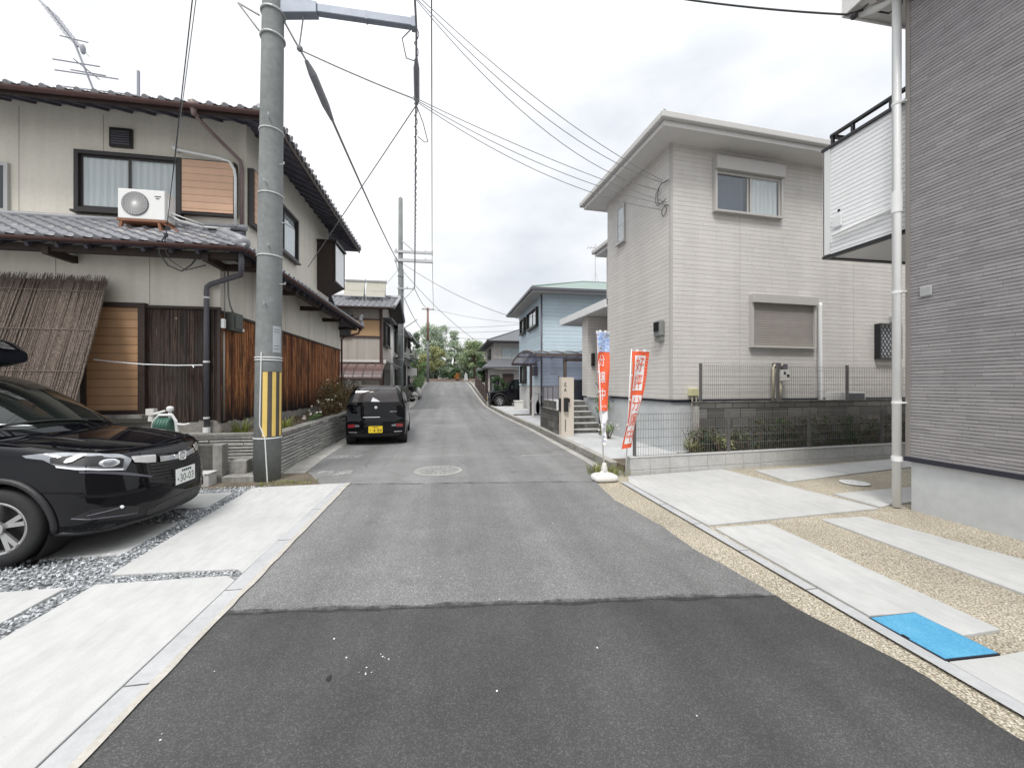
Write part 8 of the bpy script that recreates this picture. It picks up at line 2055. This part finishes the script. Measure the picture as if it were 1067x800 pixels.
rp = nt.nodes.new('ShaderNodeValToRGB'); nt.links.new(nz_.outputs['Fac'], rp.inputs[0])
rp.color_ramp.elements[0].position = .30; rp.color_ramp.elements[0].color = (7.3, 7.75, 8.4, 1)
rp.color_ramp.elements[1].position = .56; rp.color_ramp.elements[1].color = (11.2, 11.2, 11.2, 1)
# thicker and greyer cloud towards the horizon
sx = nt.nodes.new('ShaderNodeSeparateXYZ'); nt.links.new(tc.outputs['Generated'], sx.inputs[0])
mr = nt.nodes.new('ShaderNodeMapRange'); nt.links.new(sx.outputs[2], mr.inputs[0]); mr.inputs[1].default_value = -.02; mr.inputs[2].default_value = .42; mr.inputs[3].default_value = .84; mr.inputs[4].default_value = 1.03
# an overcast sky is brightest overhead
mz = nt.nodes.new('ShaderNodeMapRange'); nt.links.new(sx.outputs[2], mz.inputs[0]); mz.inputs[1].default_value = .6; mz.inputs[2].default_value = 1.0; mz.inputs[3].default_value = 1.0; mz.inputs[4].default_value = 2.4
mm = nt.nodes.new('ShaderNodeMath'); mm.operation = 'MULTIPLY'; nt.links.new(mr.outputs[0], mm.inputs[0]); nt.links.new(mz.outputs[0], mm.inputs[1]); mr = mm
ml = nt.nodes.new('ShaderNodeMix'); ml.data_type = 'RGBA'; ml.blend_type = 'MULTIPLY'; ml.inputs[0].default_value = 1; nt.links.new(rp.outputs[0], ml.inputs[6]); nt.links.new(mr.outputs[0], ml.inputs[7])
mxn = nt.nodes.new('ShaderNodeMix'); mxn.data_type = 'RGBA'; mxn.inputs[0].default_value = .93; nt.links.new(sc_.outputs[2], mxn.inputs[6]); nt.links.new(ml.outputs[2], mxn.inputs[7])
nt.links.new(mxn.outputs[2], bgn.inputs['Color']); bgn.inputs['Strength'].default_value = .108
sun = bpy.data.lights.new('sun', 'SUN'); sun.energy = 2.5; sun.angle = R(16); sun.color = (1, .965, .91)
so = bpy.data.objects.new('sun', sun); C.objects.link(so)
# Nishita: rotation 0 puts the sun on +Y and turns clockwise seen from above
d = Vector((math.sin(SUN_AZ) * math.cos(SUN_EL), math.cos(SUN_AZ) * math.cos(SUN_EL), math.sin(SUN_EL)))
so.rotation_euler = d.to_track_quat('Z', 'Y').to_euler(); so.location = d * 60
cam = bpy.data.cameras.new('camera'); cam.sensor_width = 36; cam.lens = 36 * 410 / 1067; cam.clip_start = .05; cam.clip_end = 3000
co = bpy.data.objects.new('camera', cam); C.objects.link(co); co.location = (0, 0, 1.6)
co.rotation_euler = (R(90), 0, -math.atan((533.5 - 465) / 410)); SC.camera = co
SC.view_settings.view_transform = 'Standard'; SC.view_settings.look = 'None'; SC.view_settings.exposure = 0
SC.render.engine = 'CYCLES'; SC.cycles.use_denoising = True; SC.cycles.max_bounces = 8; SC.cycles.transparent_max_bounces = 24
SC.cycles.use_adaptive_sampling = True
